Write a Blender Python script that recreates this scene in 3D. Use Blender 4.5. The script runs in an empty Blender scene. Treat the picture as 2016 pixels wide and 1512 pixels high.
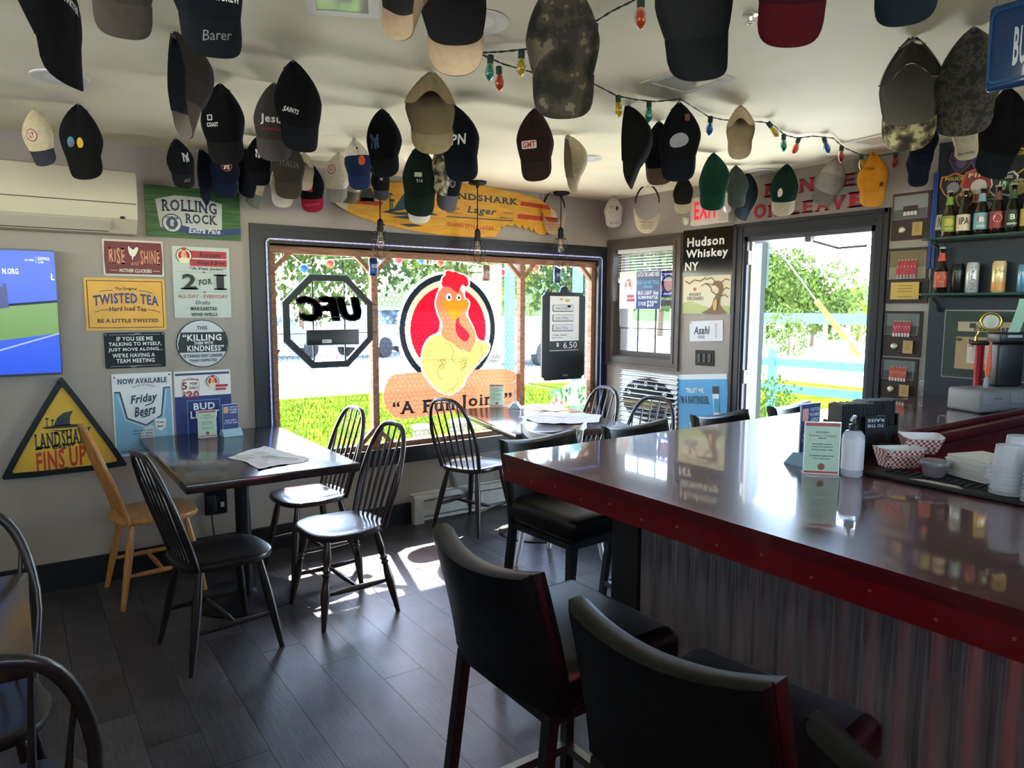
import bpy, math, random
from mathutils import Vector, Matrix, Euler
from mathutils.bvhtree import BVHTree
random.seed(7)
PI = math.pi
scene = bpy.context.scene
COL = scene.collection
# ---------------------------------------------------------------- camera
CAM_H, CEIL, YW, XD = 1.52, 2.378, 4.42, 4.055      # eye height, ceiling, window wall, door wall (metres)
FPX, PCX, PCY = 1405.0, 1008.0, 756.0
_p, _r, _y = math.radians(6.2), math.radians(.23), math.radians(35.05)
_F = Vector((math.sin(_y)*math.cos(_p), math.cos(_y)*math.cos(_p), -math.sin(_p)))
_R0 = Vector((math.cos(_y), -math.sin(_y), 0)); _U0 = _R0.cross(_F)
CR = math.cos(_r)*_R0 + math.sin(_r)*_U0
CU = -math.sin(_r)*_R0 + math.cos(_r)*_U0
CF = _F
EYE = Vector((0, 0, CAM_H))
cd = bpy.data.cameras.new('camera'); cam = bpy.data.objects.new('camera', cd); COL.objects.link(cam)
cd.sensor_fit = 'HORIZONTAL'; cd.sensor_width = 36; cd.lens = FPX/2016*36; cd.clip_start = .02; cd.clip_end = 500
cam.matrix_world = Matrix(((CR.x, CU.x, -CF.x, EYE.x), (CR.y, CU.y, -CF.y, EYE.y), (CR.z, CU.z, -CF.z, EYE.z), (0, 0, 0, 1)))
scene.camera = cam
# ---------------------------------------------------------------- light
w = bpy.data.worlds.new('sky'); scene.world = w; w.use_nodes = True
nt = w.node_tree; bg = nt.nodes['Background']
sky = nt.nodes.new('ShaderNodeTexSky'); sky.sky_type = 'NISHITA'; sky.sun_disc = False
SUN_DIR = Vector((-.255*.64, -.967*.64, -.768)).normalized()      # the way the sunlight travels
sky.sun_elevation = math.asin(-SUN_DIR.z); sky.sun_rotation = math.atan2(-SUN_DIR.x, -SUN_DIR.y)
sky.air_density = 1.0; sky.dust_density = .6; sky.ozone_density = 1.0
nt.links.new(sky.outputs[0], bg.inputs[0]); bg.inputs[1].default_value = .75
sl = bpy.data.lights.new('sun', 'SUN'); sl.energy = 10; sl.angle = math.radians(.6); sl.color = (1, .96, .9)
so = bpy.data.objects.new('sun', sl); COL.objects.link(so); so.rotation_euler = SUN_DIR.to_track_quat('-Z', 'Y').to_euler(); so.location = (6, 14, 12)
def portal(loc, rot, sx, sy):
    l = bpy.data.lights.new('daylight_portal', 'AREA'); l.shape = 'RECTANGLE'; l.size = sx; l.size_y = sy; l.cycles.is_portal = True
    o = bpy.data.objects.new('daylight_portal', l); COL.objects.link(o); o.location = loc; o.rotation_euler = rot
vs = scene.view_settings
scene.display_settings.display_device = 'sRGB'; vs.view_transform = 'Standard'; vs.look = 'None'; vs.gamma = 1; vs.use_curve_mapping = False
vs.exposure = 2.45
# ---------------------------------------------------------------- pixel to place
def ray(x, y): return CR*((x-PCX)/FPX) - CU*((y-PCY)/FPX) + CF
def onz(x, y, z): d = ray(x, y); return EYE + d*((z-CAM_H)/d.z)
def ony(x, y, Y=YW): d = ray(x, y); return EYE + d*(Y/d.y)
def onx(x, y, X=XD): d = ray(x, y); return EYE + d*(X/d.x)
# ---------------------------------------------------------------- materials
def lin(h):
    h = h.lstrip('#'); c = [int(h[i:i+2], 16)/255 for i in (0, 2, 4)]
    return tuple(x/12.92 if x <= .04045 else ((x+.055)/1.055)**2.4 for x in c) + (1,)
MATS = {}
def mat(col, rough=.55, metal=0, coat=0, noise=0, scale=30, bump=0, emit=0, spec=.5, trans=0, sheen=0):
    key = (col, rough, metal, coat, noise, scale, bump, emit, spec, trans, sheen)
    if key in MATS: return MATS[key]
    m = bpy.data.materials.new('m_'+col.strip('#')); m.use_nodes = True
    n = m.node_tree; b = n.nodes['Principled BSDF']
    b.inputs['Base Color'].default_value = lin(col); b.inputs['Roughness'].default_value = rough
    b.inputs['Metallic'].default_value = metal; b.inputs['Coat Weight'].default_value = coat
    b.inputs['Coat Roughness'].default_value = .06; b.inputs['Specular IOR Level'].default_value = spec
    b.inputs['Transmission Weight'].default_value = trans
    if sheen: b.inputs['Sheen Weight'].default_value = sheen
    if emit: b.inputs['Emission Color'].default_value = lin(col); b.inputs['Emission Strength'].default_value = emit
    if noise or bump:
        t = n.nodes.new('ShaderNodeTexCoord'); z = n.nodes.new('ShaderNodeTexNoise'); z.inputs['Scale'].default_value = scale; z.inputs['Detail'].default_value = 4
        n.links.new(t.outputs['Object'], z.inputs['Vector'])
        if noise:
            r = n.nodes.new('ShaderNodeValToRGB'); c = lin(col)
            r.color_ramp.elements[0].position = .3; r.color_ramp.elements[1].position = .7
            r.color_ramp.elements[0].color = tuple(max(0, x*(1-noise)) for x in c[:3])+(1,); r.color_ramp.elements[1].color = tuple(min(1, x*(1+noise)) for x in c[:3])+(1,)
            n.links.new(z.outputs['Fac'], r.inputs[0]); n.links.new(r.outputs[0], b.inputs['Base Color'])
        if bump:
            u = n.nodes.new('ShaderNodeBump'); u.inputs['Strength'].default_value = bump; u.inputs['Distance'].default_value = .01
            n.links.new(z.outputs['Fac'], u.inputs['Height']); n.links.new(u.outputs[0], b.inputs['Normal'])
    MATS[key] = m; return m
def wood(c1, c2, rough=.4, coat=0, axis=(1, 14, 14), name='wood', scale=6):
    key = ('wood', c1, c2, rough, coat, axis, scale)
    if key in MATS: return MATS[key]
    m = bpy.data.materials.new(name); m.use_nodes = True; n = m.node_tree; b = n.nodes['Principled BSDF']
    t = n.nodes.new('ShaderNodeTexCoord'); mp = n.nodes.new('ShaderNodeMapping'); mp.inputs['Scale'].default_value = axis
    z = n.nodes.new('ShaderNodeTexNoise'); z.inputs['Scale'].default_value = scale; z.inputs['Detail'].default_value = 6; z.inputs['Distortion'].default_value = .6
    r = n.nodes.new('ShaderNodeValToRGB'); r.color_ramp.elements[0].position = .3; r.color_ramp.elements[1].position = .72
    r.color_ramp.elements[0].color = lin(c1); r.color_ramp.elements[1].color = lin(c2)
    n.links.new(t.outputs['Object'], mp.inputs[0]); n.links.new(mp.outputs[0], z.inputs[0]); n.links.new(z.outputs['Fac'], r.inputs[0]); n.links.new(r.outputs[0], b.inputs['Base Color'])
    b.inputs['Roughness'].default_value = rough; b.inputs['Coat Weight'].default_value = coat; b.inputs['Coat Roughness'].default_value = .12
    u = n.nodes.new('ShaderNodeBump'); u.inputs['Strength'].default_value = .12; u.inputs['Distance'].default_value = .004
    n.links.new(z.outputs['Fac'], u.inputs['Height']); n.links.new(u.outputs[0], b.inputs['Normal'])
    MATS[key] = m; return m
def glass_mat(tint='#ffffff', gloss=.06, key='glass'):
    if (key, tint) in MATS: return MATS[(key, tint)]
    m = bpy.data.materials.new(key); m.use_nodes = True; n = m.node_tree; n.nodes.remove(n.nodes['Principled BSDF'])
    o = n.nodes['Material Output']; tr = n.nodes.new('ShaderNodeBsdfTransparent'); tr.inputs[0].default_value = lin(tint)
    g = n.nodes.new('ShaderNodeBsdfGlossy'); g.inputs['Roughness'].default_value = .02
    mx = n.nodes.new('ShaderNodeMixShader'); mx.inputs[0].default_value = gloss
    n.links.new(tr.outputs[0], mx.inputs[1]); n.links.new(g.outputs[0], mx.inputs[2]); n.links.new(mx.outputs[0], o.inputs[0])
    MATS[(key, tint)] = m; return m
def film_mat(col, clear=.15, key='window_film'):
    """printed film on glass: some light goes through it"""
    if (key, col, clear) in MATS: return MATS[(key, col, clear)]
    m = bpy.data.materials.new(key); m.use_nodes = True; n = m.node_tree; n.nodes.remove(n.nodes['Principled BSDF'])
    o = n.nodes['Material Output']; d = n.nodes.new('ShaderNodeBsdfDiffuse'); d.inputs[0].default_value = lin(col)
    t = n.nodes.new('ShaderNodeBsdfTranslucent'); t.inputs[0].default_value = lin(col)
    c = n.nodes.new('ShaderNodeBsdfTransparent'); c.inputs[0].default_value = lin(col)
    a = n.nodes.new('ShaderNodeMixShader'); a.inputs[0].default_value = .14; b = n.nodes.new('ShaderNodeMixShader'); b.inputs[0].default_value = clear
    n.links.new(d.outputs[0], a.inputs[1]); n.links.new(t.outputs[0], a.inputs[2]); n.links.new(a.outputs[0], b.inputs[1]); n.links.new(c.outputs[0], b.inputs[2]); n.links.new(b.outputs[0], o.inputs[0])
    MATS[(key, col, clear)] = m; return m
def clear_mat(col='#e6ebf0', fac=.45):
    """thin clear plastic: part see-through, part milky and shiny"""
    if ('clear', col, fac) in MATS: return MATS[('clear', col, fac)]
    m = bpy.data.materials.new('clear_plastic'); m.use_nodes = True; n = m.node_tree; b = n.nodes['Principled BSDF']; b.inputs['Base Color'].default_value = lin(col); b.inputs['Roughness'].default_value = .15
    o = n.nodes['Material Output']; c = n.nodes.new('ShaderNodeBsdfTransparent'); x = n.nodes.new('ShaderNodeMixShader'); x.inputs[0].default_value = fac
    n.links.new(c.outputs[0], x.inputs[1]); n.links.new(b.outputs[0], x.inputs[2]); n.links.new(x.outputs[0], o.inputs[0]); MATS[('clear', col, fac)] = m; return m
def camo_mat(cols, scale, name='camouflage'):
    key = (name, tuple(cols), scale)
    if key in MATS: return MATS[key]
    m = bpy.data.materials.new(name); m.use_nodes = True; n = m.node_tree; b = n.nodes['Principled BSDF']; b.inputs['Roughness'].default_value = .9
    t = n.nodes.new('ShaderNodeTexCoord'); z = n.nodes.new('ShaderNodeTexNoise'); z.inputs['Scale'].default_value = scale; z.inputs['Detail'].default_value = 3
    r = n.nodes.new('ShaderNodeValToRGB'); r.color_ramp.interpolation = 'CONSTANT'
    el = r.color_ramp.elements; el[0].color = lin(cols[0]); el[0].position = 0; el[1].color = lin(cols[1]); el[1].position = .42
    for i, c in enumerate(cols[2:]): e = el.new(.5+.08*i); e.color = lin(c)
    n.links.new(t.outputs['Object'], z.inputs[0]); n.links.new(z.outputs['Fac'], r.inputs[0]); n.links.new(r.outputs[0], b.inputs['Base Color'])
    MATS[key] = m; return m
# ---------------------------------------------------------------- mesh building
class MB:
    def __init__(s): s.v = []; s.f = []; s.mi = []; s.cur = 0
    def add(s, vs, fs):
        o = len(s.v); s.v += [tuple(p) for p in vs]; s.f += [tuple(i+o for i in f) for f in fs]; s.mi += [s.cur]*len(fs); return s
    def box(s, c, d, rot=None):
        x, y, z = (k/2 for k in d); P = [Vector((a*x, b*y, e*z)) for a in (-1, 1) for b in (-1, 1) for e in (-1, 1)]
        if rot: R = rot if isinstance(rot, Matrix) else Euler(rot).to_matrix(); P = [R @ p for p in P]
        c = Vector(c); return s.add([p+c for p in P], [(0, 1, 3, 2), (4, 6, 7, 5), (0, 4, 5, 1), (2, 3, 7, 6), (0, 2, 6, 4), (1, 5, 7, 3)])
    def rbox(s, c, d, r=.01, n=2, rot=None):
        """box with rounded edges: superposed corner spheres"""
        N = n*4; hx, hy, hz = d[0]/2-r, d[1]/2-r, d[2]/2-r; rows = []
        lat = [(-PI/2+PI/2*i/n, -1) for i in range(n+1)]+[(PI/2*i/n, 1) for i in range(n+1)]
        R = (rot if isinstance(rot, Matrix) else Euler(rot).to_matrix()) if rot else None; c = Vector(c); vs = []
        for la, sz in lat:
            for q in range(4):
                for i in range(n+1):
                    a = PI/2*q+PI/2*i/n; sx = 1 if q in (0, 3) else -1; sy = 1 if q in (0, 1) else -1
                    p = Vector((sx*hx+r*math.cos(la)*math.cos(a), sy*hy+r*math.cos(la)*math.sin(a), sz*hz+r*math.sin(la)))
                    vs.append((R @ p if R else p)+c)
        W = 4*(n+1); fs = []
        for j in range(len(lat)-1):
            for i in range(W): k = (i+1) % W; fs.append((j*W+i, j*W+k, (j+1)*W+k, (j+1)*W+i))
        fs.append(tuple(range(W))[::-1]); fs.append(tuple((len(lat)-1)*W+i for i in range(W)))
        return s.add(vs, fs)
    def tube(s, pts, r, n=8, closed=False, cap=True, flat=None):
        pts = [Vector(p) for p in pts]; m = len(pts); rs = r if isinstance(r, (list, tuple)) else [r]*m
        vs = []; up = None
        for i, p in enumerate(pts):
            a = pts[(i-1) % m] if closed or i > 0 else p; b = pts[(i+1) % m] if closed or i < m-1 else p
            t = (b-a).normalized()
            if up is None: up = Vector((0, 0, 1)) if abs(t.z) < .9 else Vector((0, 1, 0))
            u = (up - t*up.dot(t)).normalized(); up = u; v = t.cross(u)
            for k in range(n):
                an = 2*PI*(k+.5)/n; fu = 1 if flat is None else flat
                vs.append(p+u*math.cos(an)*rs[i]+v*math.sin(an)*rs[i]*fu)
        fs = []; M = m if closed else m-1
        for i in range(M):
            for k in range(n): l = (k+1) % n; j = (i+1) % m; fs.append((i*n+k, i*n+l, j*n+l, j*n+k))
        if cap and not closed: fs.append(tuple(range(n))[::-1]); fs.append(tuple((m-1)*n+k for k in range(n)))
        return s.add(vs, fs)
    def lathe(s, prof, n=16, c=(0, 0, 0), rot=None, cap=True):
        R = (rot if isinstance(rot, Matrix) else Euler(rot).to_matrix()) if rot else None; c = Vector(c); vs = []
        for (r, z) in prof:
            for k in range(n):
                a = 2*PI*k/n; p = Vector((r*math.cos(a), r*math.sin(a), z)); vs.append((R @ p if R else p)+c)
        fs = [(i*n+k, i*n+(k+1) % n, (i+1)*n+(k+1) % n, (i+1)*n+k) for i in range(len(prof)-1) for k in range(n)]
        if cap: fs.append(tuple(range(n))[::-1]); fs.append(tuple((len(prof)-1)*n+k for k in range(n)))
        return s.add(vs, fs)
    def prism(s, poly, z0, z1):
        n = len(poly); vs = [(p[0], p[1], z0) for p in poly]+[(p[0], p[1], z1) for p in poly]
        fs = [tuple(range(n))[::-1], tuple(range(n, 2*n))]+[(i, (i+1) % n, n+(i+1) % n, n+i) for i in range(n)]
        return s.add(vs, fs)
    def ringprism(s, outer, inner, z0, z1):
        n = len(outer); vs = [(p[0], p[1], z) for z in (z0, z1) for P in (outer, inner) for p in P]; fs = []
        for i in range(n):
            j = (i+1) % n
            fs += [(i, n+i, n+j, j), (2*n+i, 2*n+j, 3*n+j, 3*n+i), (i, j, 2*n+j, 2*n+i), (n+i, 3*n+i, 3*n+j, n+j)]
        return s.add(vs, fs)
    def grid(s, fn, nu, nv, wrap=False):
        vs = [fn(i/nu, j/nv) for j in range(nv+1) for i in range(nu+1)]
        return s.add(vs, [(j*(nu+1)+i, j*(nu+1)+i+1, (j+1)*(nu+1)+i+1, (j+1)*(nu+1)+i) for j in range(nv) for i in range(nu)])
    def mesh(s, name, mats, smooth=None):
        me = bpy.data.meshes.new(name); me.from_pydata(s.v, [], s.f)
        for m in (mats if isinstance(mats, (list, tuple)) else [mats]): me.materials.append(m)
        if any(s.mi): me.polygons.foreach_set('material_index', s.mi)
        if smooth:
            me.polygons.foreach_set('use_smooth', [True]*len(me.polygons)); me.update(); me.set_sharp_from_angle(angle=math.radians(smooth))
        me.update(); return me
    def build(s, name, mats, parent=None, smooth=None, **kw):
        return put(name, s.mesh(name, mats, smooth), parent, **kw)
def put(name, me, parent=None, loc=None, rot=None, kind=None):
    o = bpy.data.objects.new(name, me); COL.objects.link(o)
    if parent: o.parent = parent
    if loc is not None: o.location = loc
    if rot is not None: o.rotation_euler = rot
    if kind: o['kind'] = kind
    return o
def tag(o, label, cat, group=None):
    o['label'] = label; o['category'] = cat
    if group: o['group'] = group
    return o
def thing(name, label, cat, loc=(0, 0, 0), rot=(0, 0, 0), group=None):
    o = bpy.data.objects.new(name, None); COL.objects.link(o); o.empty_display_size = .1
    o.location = loc
    if isinstance(rot, Matrix): o.rotation_euler = rot.to_euler()
    else: o.rotation_euler = rot
    return tag(o, label, cat, group)
def struct(o): o['kind'] = 'structure'; return o
def dup(root, loc, rot, label, group=None):
    r = root.copy(); COL.objects.link(r); r.location = loc; r.rotation_euler = rot; r['label'] = label
    if group: r['group'] = group
    for ch in list(root.children):
        c = ch.copy(); COL.objects.link(c); c.parent = r
        for g in list(ch.children): d = g.copy(); COL.objects.link(d); d.parent = c
    return r
def circ(r, n=32, c=(0, 0), a0=0, ry=None): return [(c[0]+r*math.cos(a0+2*PI*k/n), c[1]+(ry or r)*math.sin(a0+2*PI*k/n)) for k in range(n)]
def rrect(w, h, r, n=4, c=(0, 0)):
    out = []
    for q, (sx, sy) in enumerate(((1, 1), (-1, 1), (-1, -1), (1, -1))):
        for i in range(n+1): a = PI/2*q+PI/2*i/n; out.append((c[0]+sx*(w/2-r)+r*math.cos(a), c[1]+sy*(h/2-r)+r*math.sin(a)))
    return out
def smoothpoly(p, it=1):
    for _ in range(it):
        q = []
        for i in range(len(p)):
            a, b = p[i], p[(i+1) % len(p)]; q += [(a[0]*.75+b[0]*.25, a[1]*.75+b[1]*.25), (a[0]*.25+b[0]*.75, a[1]*.25+b[1]*.75)]
        p = q
    return p
# ---------------------------------------------------------------- lettering: each glyph is made once
CHARS = "ABCDEFGHIJKLMNOPQRSTUVWXYZabcdefghijklmnopqrstuvwxyz0123456789&$.,'’\"“”-#!:…/?Ü·"
GLY = {}
def _glyphs():
    tmp = []
    for wt, off in (('r', 0.0), ('b', .028)):
        for ch in CHARS:
            for pair in (0, 1):
                cu = bpy.data.curves.new('g', 'FONT'); cu.body = ch if not pair else 'H'+ch+'H'; cu.resolution_u = 2; cu.offset = off; cu.fill_mode = 'FRONT'
                o = bpy.data.objects.new('g', cu); COL.objects.link(o); tmp.append((wt, ch, pair, o))
    cu = bpy.data.curves.new('g', 'FONT'); cu.body = 'HH'; o = bpy.data.objects.new('g', cu); COL.objects.link(o); tmp.append(('r', 'HH', 1, o))
    dg = bpy.context.evaluated_depsgraph_get(); wid = {}
    for wt, ch, pair, o in tmp:
        e = o.evaluated_get(dg); me = e.to_mesh(); xs = [v.co.x for v in me.vertices]
        if pair: wid[(wt, ch)] = (max(xs)-min(xs)) if xs else .6
        else: GLY[(wt, ch)] = [[(v.co.x, v.co.y) for v in me.vertices], [tuple(p.vertices) for p in me.polygons], 0]
        e.to_mesh_clear()
    hh = wid[('r', 'HH')]
    for wt, ch, pair, o in tmp:
        c = o.data; bpy.data.objects.remove(o); bpy.data.curves.remove(c)
    for (wt, ch), g in GLY.items(): g[2] = max(.15, wid[(wt, ch)]-hh+(0 if wt == 'b' else 0))
_glyphs()
def _serif(vs, fs):
    """slab feet on the straight stems of a glyph"""
    vs = list(vs); fs = list(fs); cnt = {}
    for f in fs:
        for i in range(len(f)): e = tuple(sorted((f[i], f[(i+1) % len(f)]))); cnt[e] = cnt.get(e, 0)+1
    if not vs: return vs, fs
    ys = [p[1] for p in vs]; lo, hi = min(ys), max(ys)
    for (a, b), c in cnt.items():
        if c == 1 and abs(vs[a][1]-vs[b][1]) < .003 and abs(vs[a][0]-vs[b][0]) > .04:
            y = vs[a][1]; x0, x1 = sorted((vs[a][0], vs[b][0])); s = .055; t = .075
            if y < lo+.03: q = [(x0-s, y), (x1+s, y), (x1+s, y+t), (x0-s, y+t)]
            elif y > hi-.03: q = [(x0-s, y-t), (x1+s, y-t), (x1+s, y), (x0-s, y)]
            else: continue
            o = len(vs); vs += q; fs.append((o, o+1, o+2, o+3))
    return vs, fs
def textflat(s, style='r', track=0):
    wt = 'b' if style[0] in 'bs' else 'r'; V = []; F = []; x = 0
    for ch in s:
        if ch == ' ': x += .28; continue
        g = GLY.get((wt, ch)) or GLY[(wt, '-')]
        vs, fs = (_serif(g[0], g[1]) if 's' in style else (g[0], g[1]))
        o = len(V); V += [(p[0]+x, p[1]) for p in vs]; F += [tuple(i+o for i in f) for f in fs]; x += g[2]+track+(.03 if 's' in style else 0)
    if 'i' in style: V = [(a+.22*b, b) for a, b in V]
    return V, F
def textbox(s, box, style='r', arc=0, slope=0, mirror=False, track=0):
    """verts of the text stretched into box=(x0,y0,x1,y1), y up"""
    V, F = textflat(s, style, track)
    if not V: return V, F
    ax, bx = min(p[0] for p in V), max(p[0] for p in V); ay, by = min(p[1] for p in V), max(p[1] for p in V)
    x0, y0, x1, y1 = box; out = []
    for p in V:
        u = (p[0]-ax)/max(1e-6, bx-ax); v = (p[1]-ay)/max(1e-6, by-ay)
        if mirror: u = 1-u
        out.append((x0+(x1-x0)*u, y0+(y1-y0)*v+arc*(1-(2*u-1)**2)+slope*(u-.5)))
    return out, F
# ---------------------------------------------------------------- flat things on walls
ROT = {'back': Euler((PI/2, 0, 0)), 'right': Euler((PI/2, 0, -PI/2))}
def wallquad(wall, pts, off=.0):
    P = [(ony(x, y, YW-off) if wall == 'back' else onx(x, y, XD-off)) for x, y in pts]
    c = sum(P, Vector())/4
    ax = Vector((1, 0, 0)) if wall == 'back' else Vector((0, -1, 0))
    q = [((p-c).dot(ax), p.z-c.z) for p in P]
    W = (math.dist(q[0], q[1])+math.dist(q[3], q[2]))/2; Hh = (math.dist(q[0], q[3])+math.dist(q[1], q[2]))/2
    t = math.atan2((q[1][1]-q[0][1])+(q[2][1]-q[3][1]), (q[1][0]-q[0][0])+(q[2][0]-q[3][0]))
    return c, W, Hh, t
class Sign:
    """panel in its own plane: u to the right 0..1, v down 0..1; prints lie on the face"""
    def __init__(s, name, label, cat, wall, pts, col, thick=.006, shape='rect', rad=.006, off=.0, m=None, panel='panel', group=None, tilt=None):
        c, s.w, s.h, t = wallquad(wall, pts, off+thick)
        if tilt is not None: t = tilt
        if abs(t) < .012: t = 0
        e = ROT[wall].to_matrix() @ Matrix.Rotation(t, 3, 'Z')
        if wall == 'back': c.y = YW-off-.001
        else: c.x = XD-off-.001
        s.o = thing(name, label, cat, c, e, group); s.z = thick
        b = MB()
        if shape == 'rect': b.prism(rrect(s.w, s.h, min(rad, s.w/3, s.h/3), 3), 0, thick)
        elif shape == 'circle': b.prism(circ(s.w/2, 40, ry=s.h/2), 0, thick)
        elif shape == 'none': b = None
        else: b.prism([s.P(*p) for p in shape], 0, thick)
        if b: b.build(panel, m or mat(col, .55, spec=.2), s.o)
    def P(s, u, v): return ((u-.5)*s.w, (.5-v)*s.h)
    def lay(s): s.z += .0005; return s.z
    def poly(s, pts, col, name='print', m=None, thick=.0004):
        b = MB(); b.prism([s.P(*p) for p in pts], s.z, s.z+thick); s.lay(); return b.build(name, m or mat(col, .5), s.o)
    def rect(s, u0, v0, u1, v1, col, name='print', m=None): return s.poly([(u0, v1), (u1, v1), (u1, v0), (u0, v0)], col, name, m)
    def frame(s, u0, v0, u1, v1, t, col, name='border'):
        x0, y1 = s.P(u0, v0); x1, y0 = s.P(u1, v1); b = MB()
        b.ringprism([(x0, y0), (x1, y0), (x1, y1), (x0, y1)], [(x0+t, y0+t), (x1-t, y0+t), (x1-t, y1-t), (x0+t, y1-t)], s.z, s.z+.0004); s.lay()
        return b.build(name, mat(col, .5), s.o)
    def disc(s, u, v, r, col, name='print', ry=None, n=28):
        x, y = s.P(u, v); b = MB(); b.prism(circ(r, n, (x, y), ry=ry), s.z, s.z+.0004); s.lay(); return b.build(name, mat(col, .5), s.o)
    def ring(s, u, v, r1, r0, col, name='ring', sy=1):
        x, y = s.P(u, v); b = MB(); b.ringprism(circ(r1, 36, (x, y), ry=r1*sy), circ(r0, 36, (x, y), ry=r0*sy), s.z, s.z+.0004); s.lay(); return b.build(name, mat(col, .5), s.o)
    def text(s, t, u0, v0, u1, v1, col, style='b', arc=0, slope=0, name='lettering', m=None, mirror=False):
        x0, y1 = s.P(u0, v0); x1, y0 = s.P(u1, v1)
        V, F = textbox(t, (x0, y0, x1, y1), style, arc*s.h, slope*s.h, mirror); z = s.lay()+.0004
        b = MB(); b.add([(p[0], p[1], z) for p in V], F); return b.build(name, m or mat(col, .5), s.o)
    def line(s, pts, wd, col, name='line', closed=False):
        P = [s.P(*p) for p in pts]; b = MB()
        for i in range(len(P)-(0 if closed else 1)):
            a, c = Vector(P[i]), Vector(P[(i+1) % len(P)]); d = c-a
            if d.length < 1e-6: continue
            nn = Vector((-d.y, d.x)).normalized()*wd/2; b.add([(*(a-nn), s.z+.0004), (*(c-nn), s.z+.0004), (*(c+nn), s.z+.0004), (*(a+nn), s.z+.0004)], [(0, 1, 2, 3)])
        s.lay(); return b.build(name, mat(col, .5), s.o)
# ================================================================ the setting
XL, YR = -1.75, -2.7                       # left and rear ends of the room
TH = .16
def plank_material():
    m = bpy.data.materials.new('vinyl_plank'); m.use_nodes = True; n = m.node_tree; b = n.nodes['Principled BSDF']
    t = n.nodes.new('ShaderNodeTexCoord'); oi = n.nodes.new('ShaderNodeObjectInfo')
    ad = n.nodes.new('ShaderNodeVectorMath'); ad.operation = 'ADD'; sc_ = n.nodes.new('ShaderNodeVectorMath'); sc_.operation = 'SCALE'; sc_.inputs[0].default_value = (37, 53, 11)
    n.links.new(oi.outputs['Random'], sc_.inputs['Scale']); n.links.new(t.outputs['Object'], ad.inputs[0]); n.links.new(sc_.outputs[0], ad.inputs[1])
    mp = n.nodes.new('ShaderNodeMapping'); mp.inputs['Scale'].default_value = (26, 1.6, 1); n.links.new(ad.outputs[0], mp.inputs[0])
    z = n.nodes.new('ShaderNodeTexNoise'); z.inputs['Scale'].default_value = 5; z.inputs['Detail'].default_value = 8; z.inputs['Roughness'].default_value = .65; n.links.new(mp.outputs[0], z.inputs[0])
    r = n.nodes.new('ShaderNodeValToRGB'); r.color_ramp.elements[0].position = .28; r.color_ramp.elements[0].color = lin('#211f1f'); r.color_ramp.elements[1].position = .75; r.color_ramp.elements[1].color = lin('#5a575a'); n.links.new(z.outputs['Fac'], r.inputs[0])
    z2 = n.nodes.new('ShaderNodeTexNoise'); z2.inputs['Scale'].default_value = 4; z2.inputs['Detail'].default_value = 5; n.links.new(ad.outputs[0], z2.inputs[0])
    r2 = n.nodes.new('ShaderNodeValToRGB'); r2.color_ramp.elements[0].position = .35; r2.color_ramp.elements[0].color = (.55, .55, .55, 1); r2.color_ramp.elements[1].position = .7; r2.color_ramp.elements[1].color = (1.25, 1.22, 1.2, 1); n.links.new(z2.outputs['Fac'], r2.inputs[0])
    mx = n.nodes.new('ShaderNodeMix'); mx.data_type = 'RGBA'; mx.blend_type = 'MULTIPLY'; mx.inputs[0].default_value = 1
    n.links.new(r.outputs[0], mx.inputs[6]); n.links.new(r2.outputs[0], mx.inputs[7])
    hs = n.nodes.new('ShaderNodeHueSaturation'); mr = n.nodes.new('ShaderNodeMapRange'); mr.inputs['To Min'].default_value = .75; mr.inputs['To Max'].default_value = 1.2
    n.links.new(oi.outputs['Random'], mr.inputs[0]); n.links.new(mr.outputs[0], hs.inputs['Value']); n.links.new(mx.outputs[2], hs.inputs['Color']); n.links.new(hs.outputs[0], b.inputs['Base Color'])
    rr = n.nodes.new('ShaderNodeMapRange'); rr.inputs['To Min'].default_value = .24; rr.inputs['To Max'].default_value = .46; n.links.new(z.outputs['Fac'], rr.inputs[0]); n.links.new(rr.outputs[0], b.inputs['Roughness'])
    u = n.nodes.new('ShaderNodeBump'); u.inputs['Strength'].default_value = .25; u.inputs['Distance'].default_value = .002; n.links.new(z.outputs['Fac'], u.inputs['Height']); n.links.new(u.outputs[0], b.inputs['Normal'])
    return m
fl = MB().box(((XL+XD)/2, (YR+YW)/2, -.06), (XD-XL+.3, YW-YR+.3, .1)).build('floor', mat('#1c1917', .8)); struct(fl)
PW, PL = .1735, 1.22
pm = MB().box((0, 0, -.0025), (PW-.0016, PL-.0016, .009)).mesh('plank', plank_material())
cut = {}
k0 = int(math.floor((XL-.82)/PW)); k1 = int(math.ceil((XD-.82)/PW))
for k in range(k0, k1):
    x = .82+PW*(k+.5); y0 = 2.82-.2535*(k-1)
    y0 -= math.ceil((y0-YR)/PL)*PL
    y = y0
    while y < YW:
        a, b_ = max(y, YR), min(y+PL, YW)
        if b_-a > .02:
            o = put('plank', pm, fl, (x, (a+b_)/2, 0)); o.scale = (1, (b_-a)/PL, 1)
        y += PL
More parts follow.
